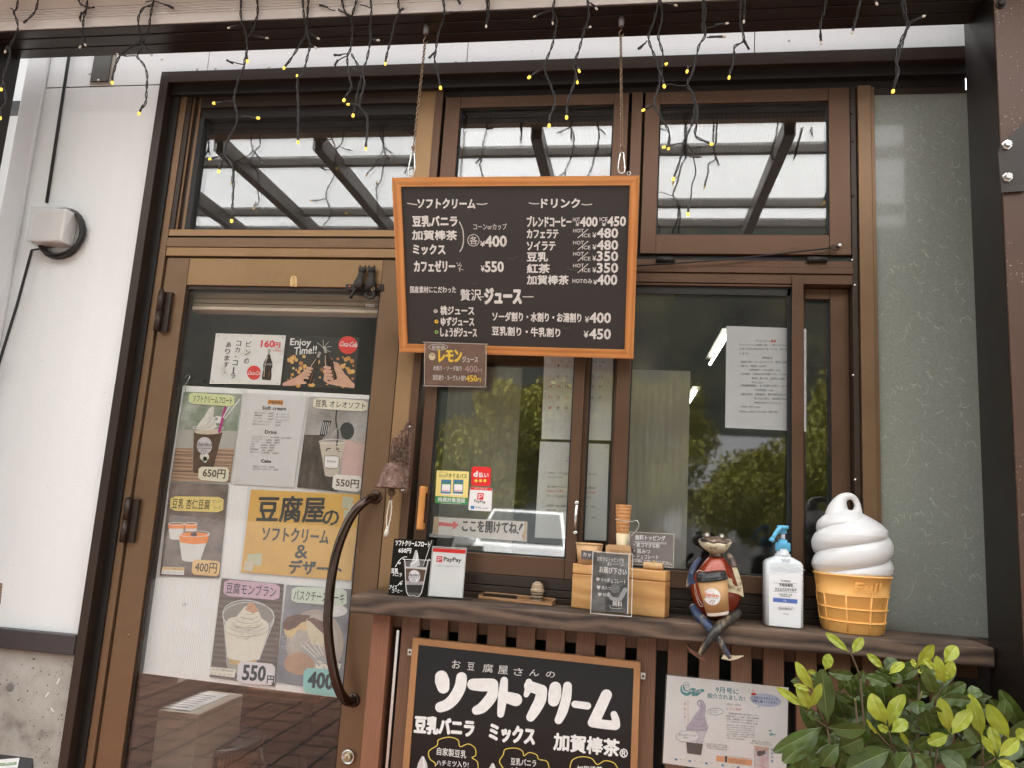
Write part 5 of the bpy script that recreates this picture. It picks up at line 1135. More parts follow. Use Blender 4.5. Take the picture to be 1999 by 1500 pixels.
# ================================================================== fairy light strands on the girder front
yS = YF - .022
LAB = [
 ('leftmost strand of fairy lights, falling in front of the dark left post', [[(36, -14), (33, 14), (27, 24), (33, 40), (34, 60), (22, 85), (18, 92), (20, 105), (13, 130), (6, 150), (8, 165), (12, 195), (2, 215), (1, 226)], [(20, 92), (12, 98)], [(76, -14), (70, 18), (57, 35), (46, 44)], [(27, 20), (20, 16)]], [((1, 226), (1, 231), 1), ((12, 96), (10, 101), 0), ((6, 160), (2, 175), 1), ((46, 44), (43, 47), -1)]),
 ('short strand of two unlit bulbs above the top left wall corner', [[(172, -14), (168, 20), (163, 35), (162, 65), (166, 80), (165, 86)], [(168, 20), (157, 30), (157, 40)], [(150, -8), (158, 8), (176, 15), (184, 13)]], [((162, 80), (156, 92), 0), ((164, 80), (167, 88), 0), ((158, 28), (156, 40), 0)]),
 ('strand with two lit bulbs hanging over the white wall by the vent cover', [[(300, -14), (298, 8), (280, 15), (270, 35), (272, 60), (276, 78), (265, 85), (250, 95), (235, 108), (228, 120), (222, 140), (219, 153)], [(298, 8), (293, 35), (290, 60), (282, 75), (275, 95), (268, 110), (280, 125), (287, 145), (286, 175), (284, 200), (276, 212), (274, 216)], [(276, 78), (290, 98), (295, 105)], [(268, 110), (248, 108), (232, 105)], [(285, 4), (310, 3), (338, 15)]], [((220, 148), (219, 162), 1), ((276, 210), (271, 222), 1), ((292, 100), (296, 107), 0), ((240, 107), (229, 105), 0), ((325, 10), (343, 18), 0)]),
 ('longest left strand with five lit bulbs crossing the window above the door', [[(472, -14), (470, 30), (478, 60), (481, 75), (482, 95), (478, 115), (476, 130), (468, 150), (460, 175), (457, 195), (463, 225), (460, 245), (448, 268), (438, 300), (452, 320), (456, 345), (454, 400), (453, 424)], [(500, -14), (503, 20), (498, 45), (490, 65), (481, 75)], [(457, 197), (425, 200)], [(463, 228), (498, 229)], [(438, 300), (414, 308)], [(437, 300), (428, 328)], [(470, 46), (452, 52)], [(490, 66), (514, 73)], [(476, 125), (462, 124), (444, 117)], [(481, 100), (483, 116)]], [((430, 200), (417, 201), 1), ((494, 229), (505, 230), 1), ((418, 307), (409, 310), 1), ((429, 324), (427, 335), 1), ((454, 412), (452, 432), 1), ((455, 51), (446, 54), 0), ((510, 72), (522, 74), 0), ((450, 121), (440, 115), -1), ((482, 110), (483, 120), 1)]),
 ('thin strand with one lit bulb over the middle of the window above the door', [[(590, -14), (593, 30), (598, 62), (577, 100), (558, 128)], [(603, -14), (600, 30), (598, 62), (605, 85), (600, 110), (592, 140), (582, 152), (580, 165), (582, 200), (582, 266)], [(600, 62), (618, 73)], [(605, 85), (612, 90)]], [((560, 124), (554, 133), 1), ((582, 266), (582, 278), 1), ((615, 71), (622, 75), 0), ((609, 88), (617, 93), 0), ((581, 156), (580, 147), 1)]),
 ('tangled strand with dark sleeves and two lit bulbs near the top of the door post', [[(665, -14), (672, 20), (684, 36), (688, 60), (684, 95), (678, 110), (680, 140), (686, 170), (676, 185)], [(700, -14), (690, 20), (684, 30), (660, 18)], [(686, 105), (700, 130), (705, 150), (698, 180), (692, 212)], [(678, 106), (652, 107)], [(678, 110), (660, 116), (653, 130)], [(655, 20), (624, 9)]], [((678, 183), (671, 196), 1), ((693, 212), (689, 226), 1), ((660, 107), (648, 106), -1), ((656, 122), (652, 131), -1), ((634, 12), (620, 8), -1)]),
 ('thin strand ending in a tiny lit bulb just left of the left chain top', [[(722, -14), (725, 21), (722, 52), (723, 77), (716, 115), (708, 140), (711, 164), (702, 205), (716, 225), (717, 255), (714, 286)], [(723, 77), (735, 78)], [(702, 205), (684, 203)], [(722, 16), (704, 8)], [(708, 141), (686, 132)]], [((714, 284), (714, 291), 1), ((732, 78), (739, 78), 0), ((686, 203), (679, 203), 1), ((690, 134), (684, 131), -1)]),
 ('short strand with a tiny lit bulb over the white fascia left of the chain', [[(778, -14), (778, 14), (781, 21), (772, 38), (765, 70), (757, 98), (753, 116)], [(780, 20), (788, 16)]], [((753, 116), (752, 125), 1), ((784, 18), (792, 14), 0)]),
 ('strand just right of the left chain ending before the brown window post', [[(863, -14), (867, 28), (856, 63), (850, 101), (848, 115), (853, 137), (858, 160)], [(850, 101), (837, 113)], [(867, 28), (880, 24)]], [((858, 160), (860, 172), 1), ((842, 108), (835, 116), -1), ((874, 26), (886, 22), -1)]),
 ('short double strand with one unlit bulb at the beam between the chains', [[(954, -14), (953, 30), (950, 44)], [(949, -14), (951, 20), (950, 44)], [(888, -14), (898, 6)]], [((950, 40), (949, 52), 0), ((892, -4), (900, 10), -1)]),
 ('strand with a large lit bulb over the middle upper window, left of its pair', [[(1087, -14), (1079, 18), (1086, 38), (1079, 84), (1063, 130), (1073, 161), (1084, 196), (1075, 224), (1073, 236)], [(1063, 130), (1042, 144)], [(1079, 18), (1050, 29)], [(1080, 20), (1079, 40)]], [((1073, 230), (1072, 246), 1), ((1044, 142), (1032, 151), 1), ((1058, 26), (1043, 32), 0), ((1079, 34), (1079, 46), 0)]),
 ('strand with lit bulbs over the middle upper window, left of the right chain', [[(1145, -14), (1149, 28), (1140, 60), (1130, 98), (1121, 122), (1124, 150), (1116, 175), (1108, 200), (1107, 218)], [(1121, 122), (1130, 134)], [(1124, 150), (1127, 158)], [(1148, 2), (1162, 13)], [(1140, 56), (1150, 52)]], [((1107, 214), (1106, 230), 1), ((1128, 132), (1131, 139), 1), ((1126, 154), (1127, 161), 1), ((1158, 10), (1165, 17), 0), ((1146, 54), (1152, 52), 0)]),
 ('forked strand with small lit bulbs right of the right chain', [[(1290, -14), (1277, 38), (1266, 73), (1280, 115), (1287, 140), (1288, 160), (1277, 203), (1290, 227), (1306, 259), (1305, 284)], [(1290, 0), (1292, 35), (1285, 70), (1294, 105), (1291, 140), (1296, 164)], [(1277, 203), (1260, 212)], [(1290, 130), (1298, 126)], [(1264, 80), (1248, 94)], [(1290, 8), (1312, 8)]], [((1294, 158), (1297, 169), 1), ((1305, 280), (1305, 290), 1), ((1264, 210), (1255, 215), 1), ((1294, 128), (1301, 124), 1), ((1254, 88), (1242, 98), -1), ((1306, 7), (1320, 10), 0)]),
 ('long tangled strand with four lit bulbs over the right upper window', [[(1373, -14), (1372, 31), (1377, 66), (1365, 87), (1359, 112), (1352, 140), (1342, 164), (1352, 182), (1356, 210), (1352, 238), (1338, 269), (1334, 282), (1325, 320), (1317, 340)], [(1374, -14), (1377, 30), (1370, 50), (1377, 66)], [(1352, 182), (1361, 210), (1360, 240), (1358, 265), (1382, 277)], [(1334, 280), (1312, 282), (1302, 285)], [(1338, 280), (1355, 305), (1356, 340), (1347, 385), (1344, 408)], [(1342, 166), (1310, 165), (1302, 168)], [(1356, 116), (1344, 134)], [(1378, 54), (1410, 46)], [(1380, 71), (1404, 71)]], [((1319, 336), (1314, 350), 1), ((1378, 276), (1390, 281), 1), ((1304, 285), (1295, 287), 1), ((1344, 404), (1343, 419), 1), ((1342, 136), (1341, 140), 1), ((1404, 47), (1420, 45), 0), ((1392, 71), (1415, 71), 0)]),
 ('strand with one tiny lit bulb right of the long tangled strand', [[(1447, -14), (1445, 42), (1452, 77), (1434, 91), (1433, 115), (1424, 144)], [(1454, -14), (1453, 30)], [(1452, 77), (1461, 94)]], [((1425, 142), (1423, 152), 1), ((1453, 28), (1452, 43), 0), ((1456, 84), (1464, 99), -1)]),
 ('single straight strand with an unlit bulb over the right part of the beam', [[(1614, -14), (1609, 21), (1602, 42), (1602, 74)]], [((1602, 66), (1603, 84), 0)]),
 ('slim strand slanting to an unlit bulb over the beam, second from the right', [[(1681, -14), (1675, 21), (1666, 54)], [(1684, -14), (1673, 24), (1667, 50)], [(1706, -14), (1710, -2)]], [((1668, 50), (1663, 64), 0), ((1707, -4), (1712, 8), 0)]),
 ('rightmost strand with one lit bulb over the frosted panel', [[(1760, -14), (1763, 21), (1769, 42), (1774, 50), (1758, 80), (1749, 115), (1754, 140), (1746, 165)], [(1766, -14), (1768, 24), (1771, 46), (1762, 84), (1752, 116), (1750, 150), (1746, 166)], [(1772, 46), (1796, 34)]], [((1747, 162), (1743, 179), 1), ((1788, 38), (1804, 31), 0)]),
]
SLEEVE = mat('bulb_sleeve', (.016, .015, .014), .35)
rs_ = random.Random(5)
for si, (lab, lines, bulbs) in enumerate(LAB):
    t = Thing('light_strand', lab, 'fairy lights', 'fairy light strands on the beam'); wr = t.part('wire'); yy = yS + rs_.uniform(-.012, .010)
    for li, ln in enumerate(lines):
        q = [P(x, y, yy + .004 * math.sin(i * 1.7 + li)) for i, (x, y) in enumerate(ln)]
        sm = []
        for i in range(len(q) - 1):
            p0 = q[max(i - 1, 0)]; p1 = q[i]; p2 = q[i + 1]; p3 = q[min(i + 2, len(q) - 1)]; n = max(3, int((p2 - p1).length / .004))
            for k in range(n):
                t_ = k / n; sm.append(.5 * ((2 * p1) + (p2 - p0) * t_ + (2 * p0 - 5 * p1 + 4 * p2 - p3) * t_ * t_ + (3 * p1 - p0 - 3 * p2 + p3) * t_ ** 3))
        sm.append(q[-1])
        for sgn in ((1, -1) if li < 3 else (1,)):
            o = []
            for i, p in enumerate(sm):
                d = (sm[min(i + 1, len(sm) - 1)] - sm[max(i - 1, 0)]); d = d.normalized() if d.length else Vector((0, 0, -1)); e = Vector((-d.z, 0, d.x)); ph = i * .42 + li
                o.append(p + (e * math.cos(ph) + Vector((0, 1, 0)) * math.sin(ph)) * .0021 * sgn)
            wr.tube(o, .0017, BWIRE, 5)
    for a, b_, lit in bulbs:
        pa = P(*a, yy); pb_ = P(*b_, yy); d = (pb_ - pa).normalized(); L_ = max(.012, (pb_ - pa).length)
        bb = t.part('bulb'); st = pb_ - d * (L_ + .010)
        bb.tube([st, pb_ - d * .006], [.0022, .0033], SLEEVE, 8)
        if lit >= 0:
            r_ = (.0041 if L_ > .016 else .0033) if lit else .0031
            bb.lathe(pb_ - d * .006, [(r_ * .8, 0), (r_, .003), (r_, .006), (r_ * .8, .0085), (r_ * .3, .0098)], BULB if lit else BULBO, 10, axis=d)
    t.done()

# ================================================================== wall lamp, cable, coil
t = Thing('wall_lamp', 'white cube wall lamp with a clear cover on the white siding', 'wall lamp')
x0, x1, z0, z1 = -1.962, -1.832, 2.318, 2.438; 
df = t.part('diffuser'); df.box(x0 + .004, x1 - .004, -.097, -.040, z0 + .004, z1 - .004, mat('lamp_diffuser', (.80, .79, .77), .35, var=.02), .005)
cv = t.part('clear_cover'); cv.box(x0, x1, -.1015, -.036, z0, z1, glass('cover_acrylic', .05, (.97, .97, .97), .05), .003)
bp_ = t.part('back_plate'); bp_.box(x0 + .012, x1 - .004, -.039, YW, z0 + .006, z1 - .002, mat('lamp_plate', (.66, .64, .62), .4))
t.done()
mb = MB(); a = P(136, 100, YW - .012); b_ = P(91, 395, YW - .010); c = P(62, 488, YW - .010); d = P(0, 702, YW - .012); e = d + (d - c)
mb.tube([a + (a - b_) * .3, a, b_], .0052, BWIRE, 10); mb.tube([Vector((-1.90, -.034, 2.33)), c, (c + d) / 2 + Vector((.004, 0, 0)), d, e], .0045, BWIRE, 10)
single('cable', mb, 'black power cable running down the white wall past the lamp', 'cable')
mb = MB(); cc = P(122, 456, YW - .012)
for k in range(9):
    r1 = .077 + .0035 * math.sin(k * 2.1); r2 = .079 + .003 * math.cos(k * 1.7); ox = .004 * math.sin(k * 1.3); oz = .004 * math.cos(k * 2.3)
    mb.tube([cc + Vector((ox + r1 * math.cos(a), -.004 * (k % 4) + .003 * math.sin(3 * a + k), oz + r2 * math.sin(a))) for a in [j * .2618 for j in range(24)]], .0042, BWIRE, 8, closed=True)
single('cable_coil', mb, 'coil of black cable tucked behind the cube wall lamp', 'cable coil')

# ================================================================== shelf, slatted screen
t = Thing('shelf', 'weathered dark wooden shelf running under the serving windows', 'shelf')
sh = t.part('board'); ZS = 1.31; sh.box(-.722, .8435, -.192, -.0255, ZS - .045, ZS, SHELFW, .004); sh.box(-.722, .90, -.0256, -.0005, ZS - .045, ZS - .0002, SHELFW)
crk = t.part('crack'); crk.stroke(Plane((0, 0, ZS), (0, 0, 1), (0, 1, 0)), [(1885, 1239), (1905, 1243), (1931, 1250)], [.8, 2.2, 1.2], BLK, .0008)
t.done()
t = Thing('slatted_screen', 'brown timber slat screen below the shelf', 'slat screen')
sl_ = t.part('slat_panel'); yL = -.125
xa = X(783.5, 1235, yL); xb = X(1243.4, 1272, yL); pitch = (xb - xa) / 8.0; wsl = X(818, 1237, yL) - xa
for k in range(0, 24):
    x = xa + k * pitch
    if x + wsl > .84: break
    sl_.box(x, x + wsl, yL, yL + .022, .02, ZS - .0455, SLATW, .002)
rl = t.part('rail'); rl.box(xa - .05, .84, yL + .0225, yL + .05, ZS - .085, ZS - .046, SLATW); rl.box(xa - .05, .84, yL + .0225, yL + .05, .72, .78, SLATW)
rl.box(xa - .05, .84, -.03, -.0005, .02, ZS - .046, BLK)  # black sheet added behind the slats, standing in for the shade there
pst = t.part('end_post'); pst.box(X(728, 1240, yL), X(762, 1240, yL), yL - .012, -.002, .02, ZS - .0455, SLATO, .002)
str_ = t.part('metal_strip'); str_.box(X(773, 1240, yL), X(778, 1240, yL), yL + .004, yL + .012, .02, ZS - .09, STEEL)
t.done()

# ================================================================== lower chalkboard
zl = frame(740, 1160, 3.4466); yB = yL - .020
a = P(*zl(228, 297), yB); b_ = P(*zl(1760, 463), yB)
t = Thing('chalkboard', 'glossy blackboard in an oak frame fixed to the slats with big white soft cream lettering', 'chalkboard')
WDB = b_.x - a.x; zt_ = (a.z + b_.z) / 2
sk = Vector((0, 0, b_.z - a.z)) / WDB
ex = (Vector((1, 0, 0)) + sk).normalized()
board(t, Vector((a.x, yB, a.z)), ex, Vector((0, 0, -1)), Vector((0, -1, 0)), WDB, .62, .0165, .018, TANW, TANV, CHB2, .004)
pl = FP(yB + .004); lt_ = t.part('lettering')
WP = mat('paint_marker_white', (.76, .75, .73), .55, var=.10, scale=70)
for ch, x0, x1, y, h in (('お', 490, 545, 502, 55), ('豆', 594, 640, 514, 52), ('腐', 697, 765, 529, 56), ('屋', 800, 865, 540, 56), ('さ', 905, 965, 550, 50), ('ん', 1010, 1075, 552, 42), ('の', 1122, 1182, 563, 40)): lt_.text(pl, ch, zl(x0, y), zl(x1, y + 4), h / 3.4466, CHKT, bold=.006)
def K(pts, wd): lt_.stroke(pl, [zl(*p) for p in pts], [w_ / 3.4466 for w_ in wd], WP)
K([(420, 562), (425, 590), (432, 632)], [88, 98, 82]); K([(555, 565), (545, 630), (508, 700), (462, 745), (412, 765)], [72, 78, 78, 74, 70])
K([(632, 612), (700, 615), (762, 612)], [78, 88, 80]); K([(768, 612), (762, 680), (730, 730), (690, 770), (655, 786)], [66, 74, 76, 72, 60])
K([(842, 585), (832, 690), (818, 812)], [50, 64, 46]); K([(868, 700), (920, 715)], [78, 86])
K([(1008, 595), (1004, 640), (990, 682)], [44, 50, 34]); K([(1010, 622), (1060, 640), (1095, 650)], [70, 74, 70]); K([(1095, 650), (1085, 715), (1052, 780), (1020, 832)], [72, 78, 74, 60])
K([(1186, 632), (1182, 680), (1175, 722)], [78, 88, 76]); K([(1268, 622), (1260, 700), (1236, 790), (1208, 852)], [58, 66, 66, 54])
K([(1318, 745), (1402, 756)], [48, 50])
K([(1530, 682), (1490, 770), (1446, 862)], [74, 76, 76]); K([(1436, 868), (1510, 880), (1588, 888)], [64, 62, 62]); K([(1580, 812), (1592, 850), (1594, 888)], [44, 52, 56])
lt_.text(pl, '豆乳バニラ', zl(238, 935), zl(632, 965), 112 / 3.4466, WP, bold=.045); lt_.text(pl, 'ミックス', zl(742, 985), zl(1042, 1020), 112 / 3.4466, WP, bold=.045); lt_.text(pl, '加賀棒茶', zl(1175, 1050), zl(1612, 1098), 112 / 3.4466, WP, bold=.032); lt_.text(pl, '®', zl(1618, 1102), zl(1672, 1106), 60 / 3.4466, WP, bold=.02)
for cl in (((378, 1162), (376, 1140), (340, 1110), (336, 1060), (390, 1022), (400, 985), (470, 966), (530, 985), (545, 1030), (600, 1012), (645, 1040), (650, 1088), (625, 1105), (660, 1130), (668, 1180)), ((838, 1180), (810, 1130), (835, 1085), (850, 1048), (920, 1040), (965, 1060), (975, 1092), (1010, 1070), (1060, 1085), (1075, 1115), (1130, 1130), (1145, 1185)), ((1282, 1185), (1300, 1122), (1360, 1098), (1430, 1110), (1468, 1150), (1520, 1125), (1580, 1140), (1610, 1185))):
    lt_.stroke(pl, [zl(*p) for p in cl], 1.7, chalk('marker_yellow', (.72, .55, .10)))
lt_.text(pl, '自家製豆乳', zl(388, 1085), zl(585, 1110), 52 / 3.4466, CHK, bold=.010); lt_.text(pl, 'ハチミツ入り!', zl(385, 1158), zl(600, 1172), 40 / 3.4466, CHK, bold=.010)
lt_.text(pl, '豆乳バニラ', zl(885, 1152), zl(1055, 1168), 48 / 3.4466, CHK, bold=.010); lt_.text(pl, '&ミックス', zl(885, 1210), zl(1055, 1225), 45 / 3.4466, CHK, bold=.010); lt_.text(pl, '加賀棒茶', zl(1330, 1205), zl(1500, 1212), 48 / 3.4466, CHK, bold=.010)
for cx_, ty in ((292, 1093), (762, 1140), (1245, 1200)):
    pc = t.part('picture'); pc.poly(pl, [zl(cx_ - 3, ty), zl(cx_ + 10, ty + 4), zl(cx_ + 30, ty + 50), zl(cx_ + 40, ty + 120), zl(cx_ - 45, ty + 120), zl(cx_ - 30, ty + 50)], mat('printed_softcream2', (.56, .54, .52), .25, var=.1), .0006); pc.stroke(pl, [zl(cx_ + 6, ty + 10), zl(cx_ + 10, ty + 55), zl(cx_ + 12, ty + 110)], 2.4, RIM, .0009)
for (px, py) in ((206, 395), (1776, 556)):
    br_ = t.part('fixing_bracket'); c = P(*zl(px, py), yB + .006); br_.box(c.x - .006, c.x + .006, yB + .006, yB + .009, c.z - .008, c.z + .008, mat('zinc', (.55, .53, .48), .4, .8), .001)
    br_.lathe(c + Vector((0, 0, 0)), [(.003, 0), (.0026, .002)], IRON, 10, axis=(0, -1, 0))
t.done()

# ================================================================== stickers and papers on the serving windows
yG = .0118                                   # outer face of the small sash glass
pl = FP(yG); zs = frame(800, 640, 3.262)
t = Thing('sticker', 'yellow and green pass sticker with two little tickets on the small window glass', 'sticker', 'stickers on the small window')
q = [zs(*p) for p in ((172, 912), (378, 920), (365, 1132), (160, 1120))]
mb = t.part('film'); mb.slab(pl, rrect(q, 1.5), mat('sticker_yellow', (.80, .66, .22), .4, var=.03), .0006, .0007)
gb = t.part('green_band'); GRN = mat('sticker_green', (.045, .25, .06), .4); gb.poly(pl, [lerp2(q, .0, .78), lerp2(q, 1, .79), lerp2(q, 1, 1), lerp2(q, 0, 1)], GRN, .0010)
lt_ = t.part('lettering'); DG = ink('print_dark_green', (.03, .12, .03)); lt_.text(pl, '白山', zs(186, 955), zs(218, 957), 6.5, DG, .0010, bold=.01); lt_.text(pl, 'ジオぐるパス', zs(222, 957), zs(362, 964), 8.5, DG, .0010, bold=.022)
lt_.text(pl, '白山手取川ジオパーク', zs(184, 926), zs(242, 929), 3, DG, .0010); lt_.text(pl, '特典対象施設', zs(178, 1112), zs(352, 1118), 9, PWH, .0014, bold=.014); lt_.text(pl, 'PARTICIPATING FACILITIES', zs(200, 1124), zs(325, 1128), 2, PWH, .0014)
tk = t.part('ticket')
BLT = mat('ticket_blue', (.05, .17, .28), .4)
for x in (200, 278):
    tk.poly(pl, [zs(x, 970), zs(x + 64, 972), zs(x + 60, 1062), zs(x - 4, 1058)], BLT, .0010); tk.poly(pl, [zs(x + 6, 1000), zs(x + 58, 1002), zs(x + 56, 1048), zs(x + 4, 1046)], PWH, .0013)
    tk.poly(pl, [zs(x + 6, 990), zs(x + 58, 992), zs(x + 58, 1001), zs(x + 6, 999)], GRN, .0014); tk.stroke(pl, [zs(x + 8, 1040), zs(x + 52, 1042)], 1.2, RED, .0015)
lt_.stroke(pl, [zs(205, 1062), zs(330, 1067)], 2, PWH, .0012); t.done()
t = Thing('sticker', 'red rounded payment sticker with three yellow dots above the white one', 'sticker', 'stickers on the small window')
q = [zs(*p) for p in ((394, 887), (518, 891), (513, 1014), (390, 1008))]; mb = t.part('film'); mb.slab(pl, rrect(q, 6, 5), mat('sticker_red', (.72, .02, .025), .3, var=.03), .0006, .0007)
lt_ = t.part('lettering'); lt_.text(pl, 'd', zs(406, 951), zs(430, 952), 10.5, PWH, .0011, bold=.045); lt_.text(pl, '払い', zs(438, 956), zs(500, 958), 10, PWH, .0011, bold=.02)
dt = t.part('dots')
for x in (422, 450, 478): dt.ell(pl, *zs(x, 978), 3, 3, mat('sticker_dot', (.85, .60, .06), .4), .0011, 14)
t.done()
t = Thing('sticker', 'white rounded payment sticker with a red band and red logo below the red one', 'sticker', 'stickers on the small window')
q = [zs(*p) for p in ((386, 1017), (526, 1024), (519, 1174), (371, 1165))]; mb = t.part('film'); mb.slab(pl, rrect(q, 4, 5), PWH, .0006, .0007)
rb = t.part('red_band'); rb.poly(pl, [lerp2(q, .03, .005), lerp2(q, .97, .005), lerp2(q, .995, .12), lerp2(q, .005, .12)], mat('sticker_red', (.72, .02, .025), .3), .0010)
def paylogo(mb, pl, x0, y0, x1, y1, lift):
    w_ = x1 - x0; h = y1 - y0; R_ = mat('sticker_red', (.72, .02, .025), .3)
    mb.poly(pl, [(x0 + w_ * .08, y0), (x1, y0 + h * .02), (x1 - w_ * .08, y1), (x0 - w_ * .02, y1 - h * .02)], R_, lift)
    mb.stroke(pl, [(x0 + w_ * .40, y0 + h * .22), (x0 + w_ * .26, y0 + h * .85)], w_ * .11, PWH, lift + .0003)
    mb.stroke(pl, [(x0 + w_ * .20, y0 + h * .28), (x0 + w_ * .70, y0 + h * .20), (x0 + w_ * .78, y0 + h * .42), (x0 + w_ * .55, y0 + h * .60), (x0 + w_ * .15, y0 + h * .62)], w_ * .10, PWH, lift + .0003)
lg = t.part('logo'); a = zs(428, 1055); b_ = zs(471, 1099); paylogo(lg, pl, *a, *b_, .0011)
lt_ = t.part('lettering'); lt_.text(pl, 'ペイペイ使えます', zs(410, 1034), zs(496, 1038), 3.4, PWH, .0015, bold=.01); lt_.text(pl, 'PayPay', zs(410, 1120), zs(482, 1128), 7, INK, .0011, bold=.02)
BLU = mat('sticker_blue', (.05, .22, .45), .4); lt_.poly(pl, [zs(388, 1137), zs(411, 1138), zs(410, 1158), zs(387, 1157)], BLU, .0011); lt_.text(pl, '支付宝', zs(415, 1153), zs(452, 1156), 4.2, INKG, .0011, bold=.01); lt_.text(pl, '支持使用', zs(460, 1156), zs(498, 1159), 3, INKG, .0011)
t.done()
zw = frame(700, 800, 3.7017)
t = Thing('arrow_sign', 'laminated handwritten strip with a red arrow low on the small window', 'sign')
q = [zw(*p) for p in ((545, 770), (1230, 805), (1222, 968), (533, 915))]
mb = t.part('card'); mb.slab(pl, [lerp2(q, .0, .06), lerp2(q, .985, .06), lerp2(q, .985, .93), lerp2(q, 0, .93)], blotch('stained_card', [(.56, .51, .45), (.66, .62, .56), (.70, .66, .61)], 9, .4), .0008, .001)
lm = t.part('laminate'); lm.slab(pl, rrect(q, 2), LAM, .0004, .0026)
tpz = t.part('tape'); tpz.poly(pl, [lerp2(q, .0, .05), lerp2(q, .055, .05), lerp2(q, .06, .92), lerp2(q, .005, .92)], mat('brown_tape', (.48, .35, .20), .5), .0016); tpz.poly(pl, [lerp2(q, .955, .10), lerp2(q, .98, .06), lerp2(q, .98, .92), lerp2(q, .95, .9), lerp2(q, .935, .7), lerp2(q, .96, .4)], blotch('peeling_tape', [(.62, .50, .34), (.45, .28, .12), (.72, .62, .48)], 40, .6), .0016)
ar = t.part('arrow'); ARR = mat('arrow_red', (.68, .13, .11), .6, var=.15, scale=80); ar.poly(pl, [zw(*p) for p in ((580, 815), (682, 826), (684, 805), (725, 838), (680, 872), (682, 850), (578, 843))], ARR, .0014)
lt_ = t.part('lettering'); lt_.text(pl, 'ここを開けてね', zw(748, 884), zw(1140, 902), 22, MK, .0014, bold=.028); lt_.stroke(pl, [zw(1180, 835), zw(1160, 875)], [5, 2.5], MK, .0015); lt_.ell(pl, *zw(1150, 895), 2.2, 2.2, MK, .0015, 10)
t.done()
pl = FP(.078)
t = Thing('calendar', 'wall calendar page with red Sundays behind the sliding sashes', 'calendar')
q = [zs(*p) for p in ((857, 150), (1296, 168), (1280, 722), (838, 712))]; mb = t.part('page'); mb.slab(pl, q, PWH, .001); lt_ = t.part('lettering'); gr = t.part('grid')
for k, d in enumerate(('Sun', 'Mon', 'Tue', 'Wed', 'Thu', 'Fri', 'Sat')): lt_.text(pl, d, zs(902 + 53 * k, 214 + k), zs(926 + 53 * k, 214.5 + k), 3, RED if k == 0 else INKG, .0006, bold=.012)
for r_ in range(6):
    gr.stroke(pl, [zs(868 - r_ * 2.5, 256 + 69.5 * r_ - 3), zs(1284 - r_ * 2.5, 262 + 69.5 * r_ - 3)], .5, PGR, .0004)
    for k in range(7):
        d = r_ * 7 + k
        if 1 <= d <= 30 and r_ < 5:
            x = 893 + 53 * k - r_ * 2.6; y = 246 + 69 * r_ + k * .6; w_ = 9 if d < 10 else 22
            lt_.text(pl, str(d), zs(x - 4, y), zs(x - 4 + w_, y + .3), 5.2, RED if k == 0 or d in (15, 23) else INKG, .0006, bold=.008)
for k in range(8): gr.stroke(pl, [zs(872 + 53 * k, 222 + k), zs(857 + 53 * k, 650 + k)], .4, PGR, .0004)
for x, y in ((1062, 268), (1058, 405)): lt_.text(pl, '休', zs(x - 6, y), zs(x + 16, y + 1), 6, RED, .0007, bold=.01)
t.done()
t = Thing('notice', 'white typed notice sheet under the calendar behind the sashes', 'notice')
q = [zs(*p) for p in ((830, 728), (1270, 745), (1250, 1360), (795, 1340))]; mb = t.part('paper'); mb.slab(pl, q, PWH, .001); lt_ = t.part('lettering')
lt_.text(pl, 'ご案内', zs(993, 856), zs(1100, 859), 9, INKG, .0006)
for tx, x0, y, x1, m in (('平素は、とうふ屋をご利用いただき、誠にあり', 880, 935, 1195, INKG), ('がとうございます。', 878, 960, 980, INKG), ('誠に勝手ではありますが、このたび会員割引', 875, 1022, 1185, INKG), ('を廃止する事にいたしました。割引の会員', 873, 1050, 1182, RED), ('カードでの割引は受けられません。', 870, 1082, 1160, INKG), ('お客様にはご迷惑をお掛け致しますが、何卒', 867, 1142, 1180, INKG), ('お願い申し上げます。', 865, 1172, 1010, INKG), ('店主', 1155, 1218, 1185, INKG)): lt_.text(pl, tx, zs(x0, y), zs(x1, y + (x1 - x0) * .03), 4.3, m, .0006, bold=.006)
for u, v in ((.04, .03), (.96, .03)): t.part('tape').poly(pl, [lerp2(q, u - .025, v - .02), lerp2(q, u + .025, v - .02), lerp2(q, u + .025, v + .02), lerp2(q, u - .025, v + .02)], LAM, .0012)
t.done()
zj = frame(1400, 600, 5.768); pl = FP(.020)
t = Thing('notice', 'typed part time job notice with a red heading behind the wide window', 'notice')
q = [zj(*p) for p in ((105, 205), (1003, 237), (1003, 1405), (90, 1362))]; mb = t.part('paper'); mb.slab(pl, q, mat('paper_lilac', (.74, .73, .76), .5, var=.04, scale=14), .001); lt_ = t.part('lettering')
lt_.text(pl, 'アルバイト', zj(432, 388), zj(598, 392), 5, INKG, .0006, bold=.008); lt_.text(pl, '募集', zj(602, 390), zj(664, 392), 5, RED, .0006, bold=.02)
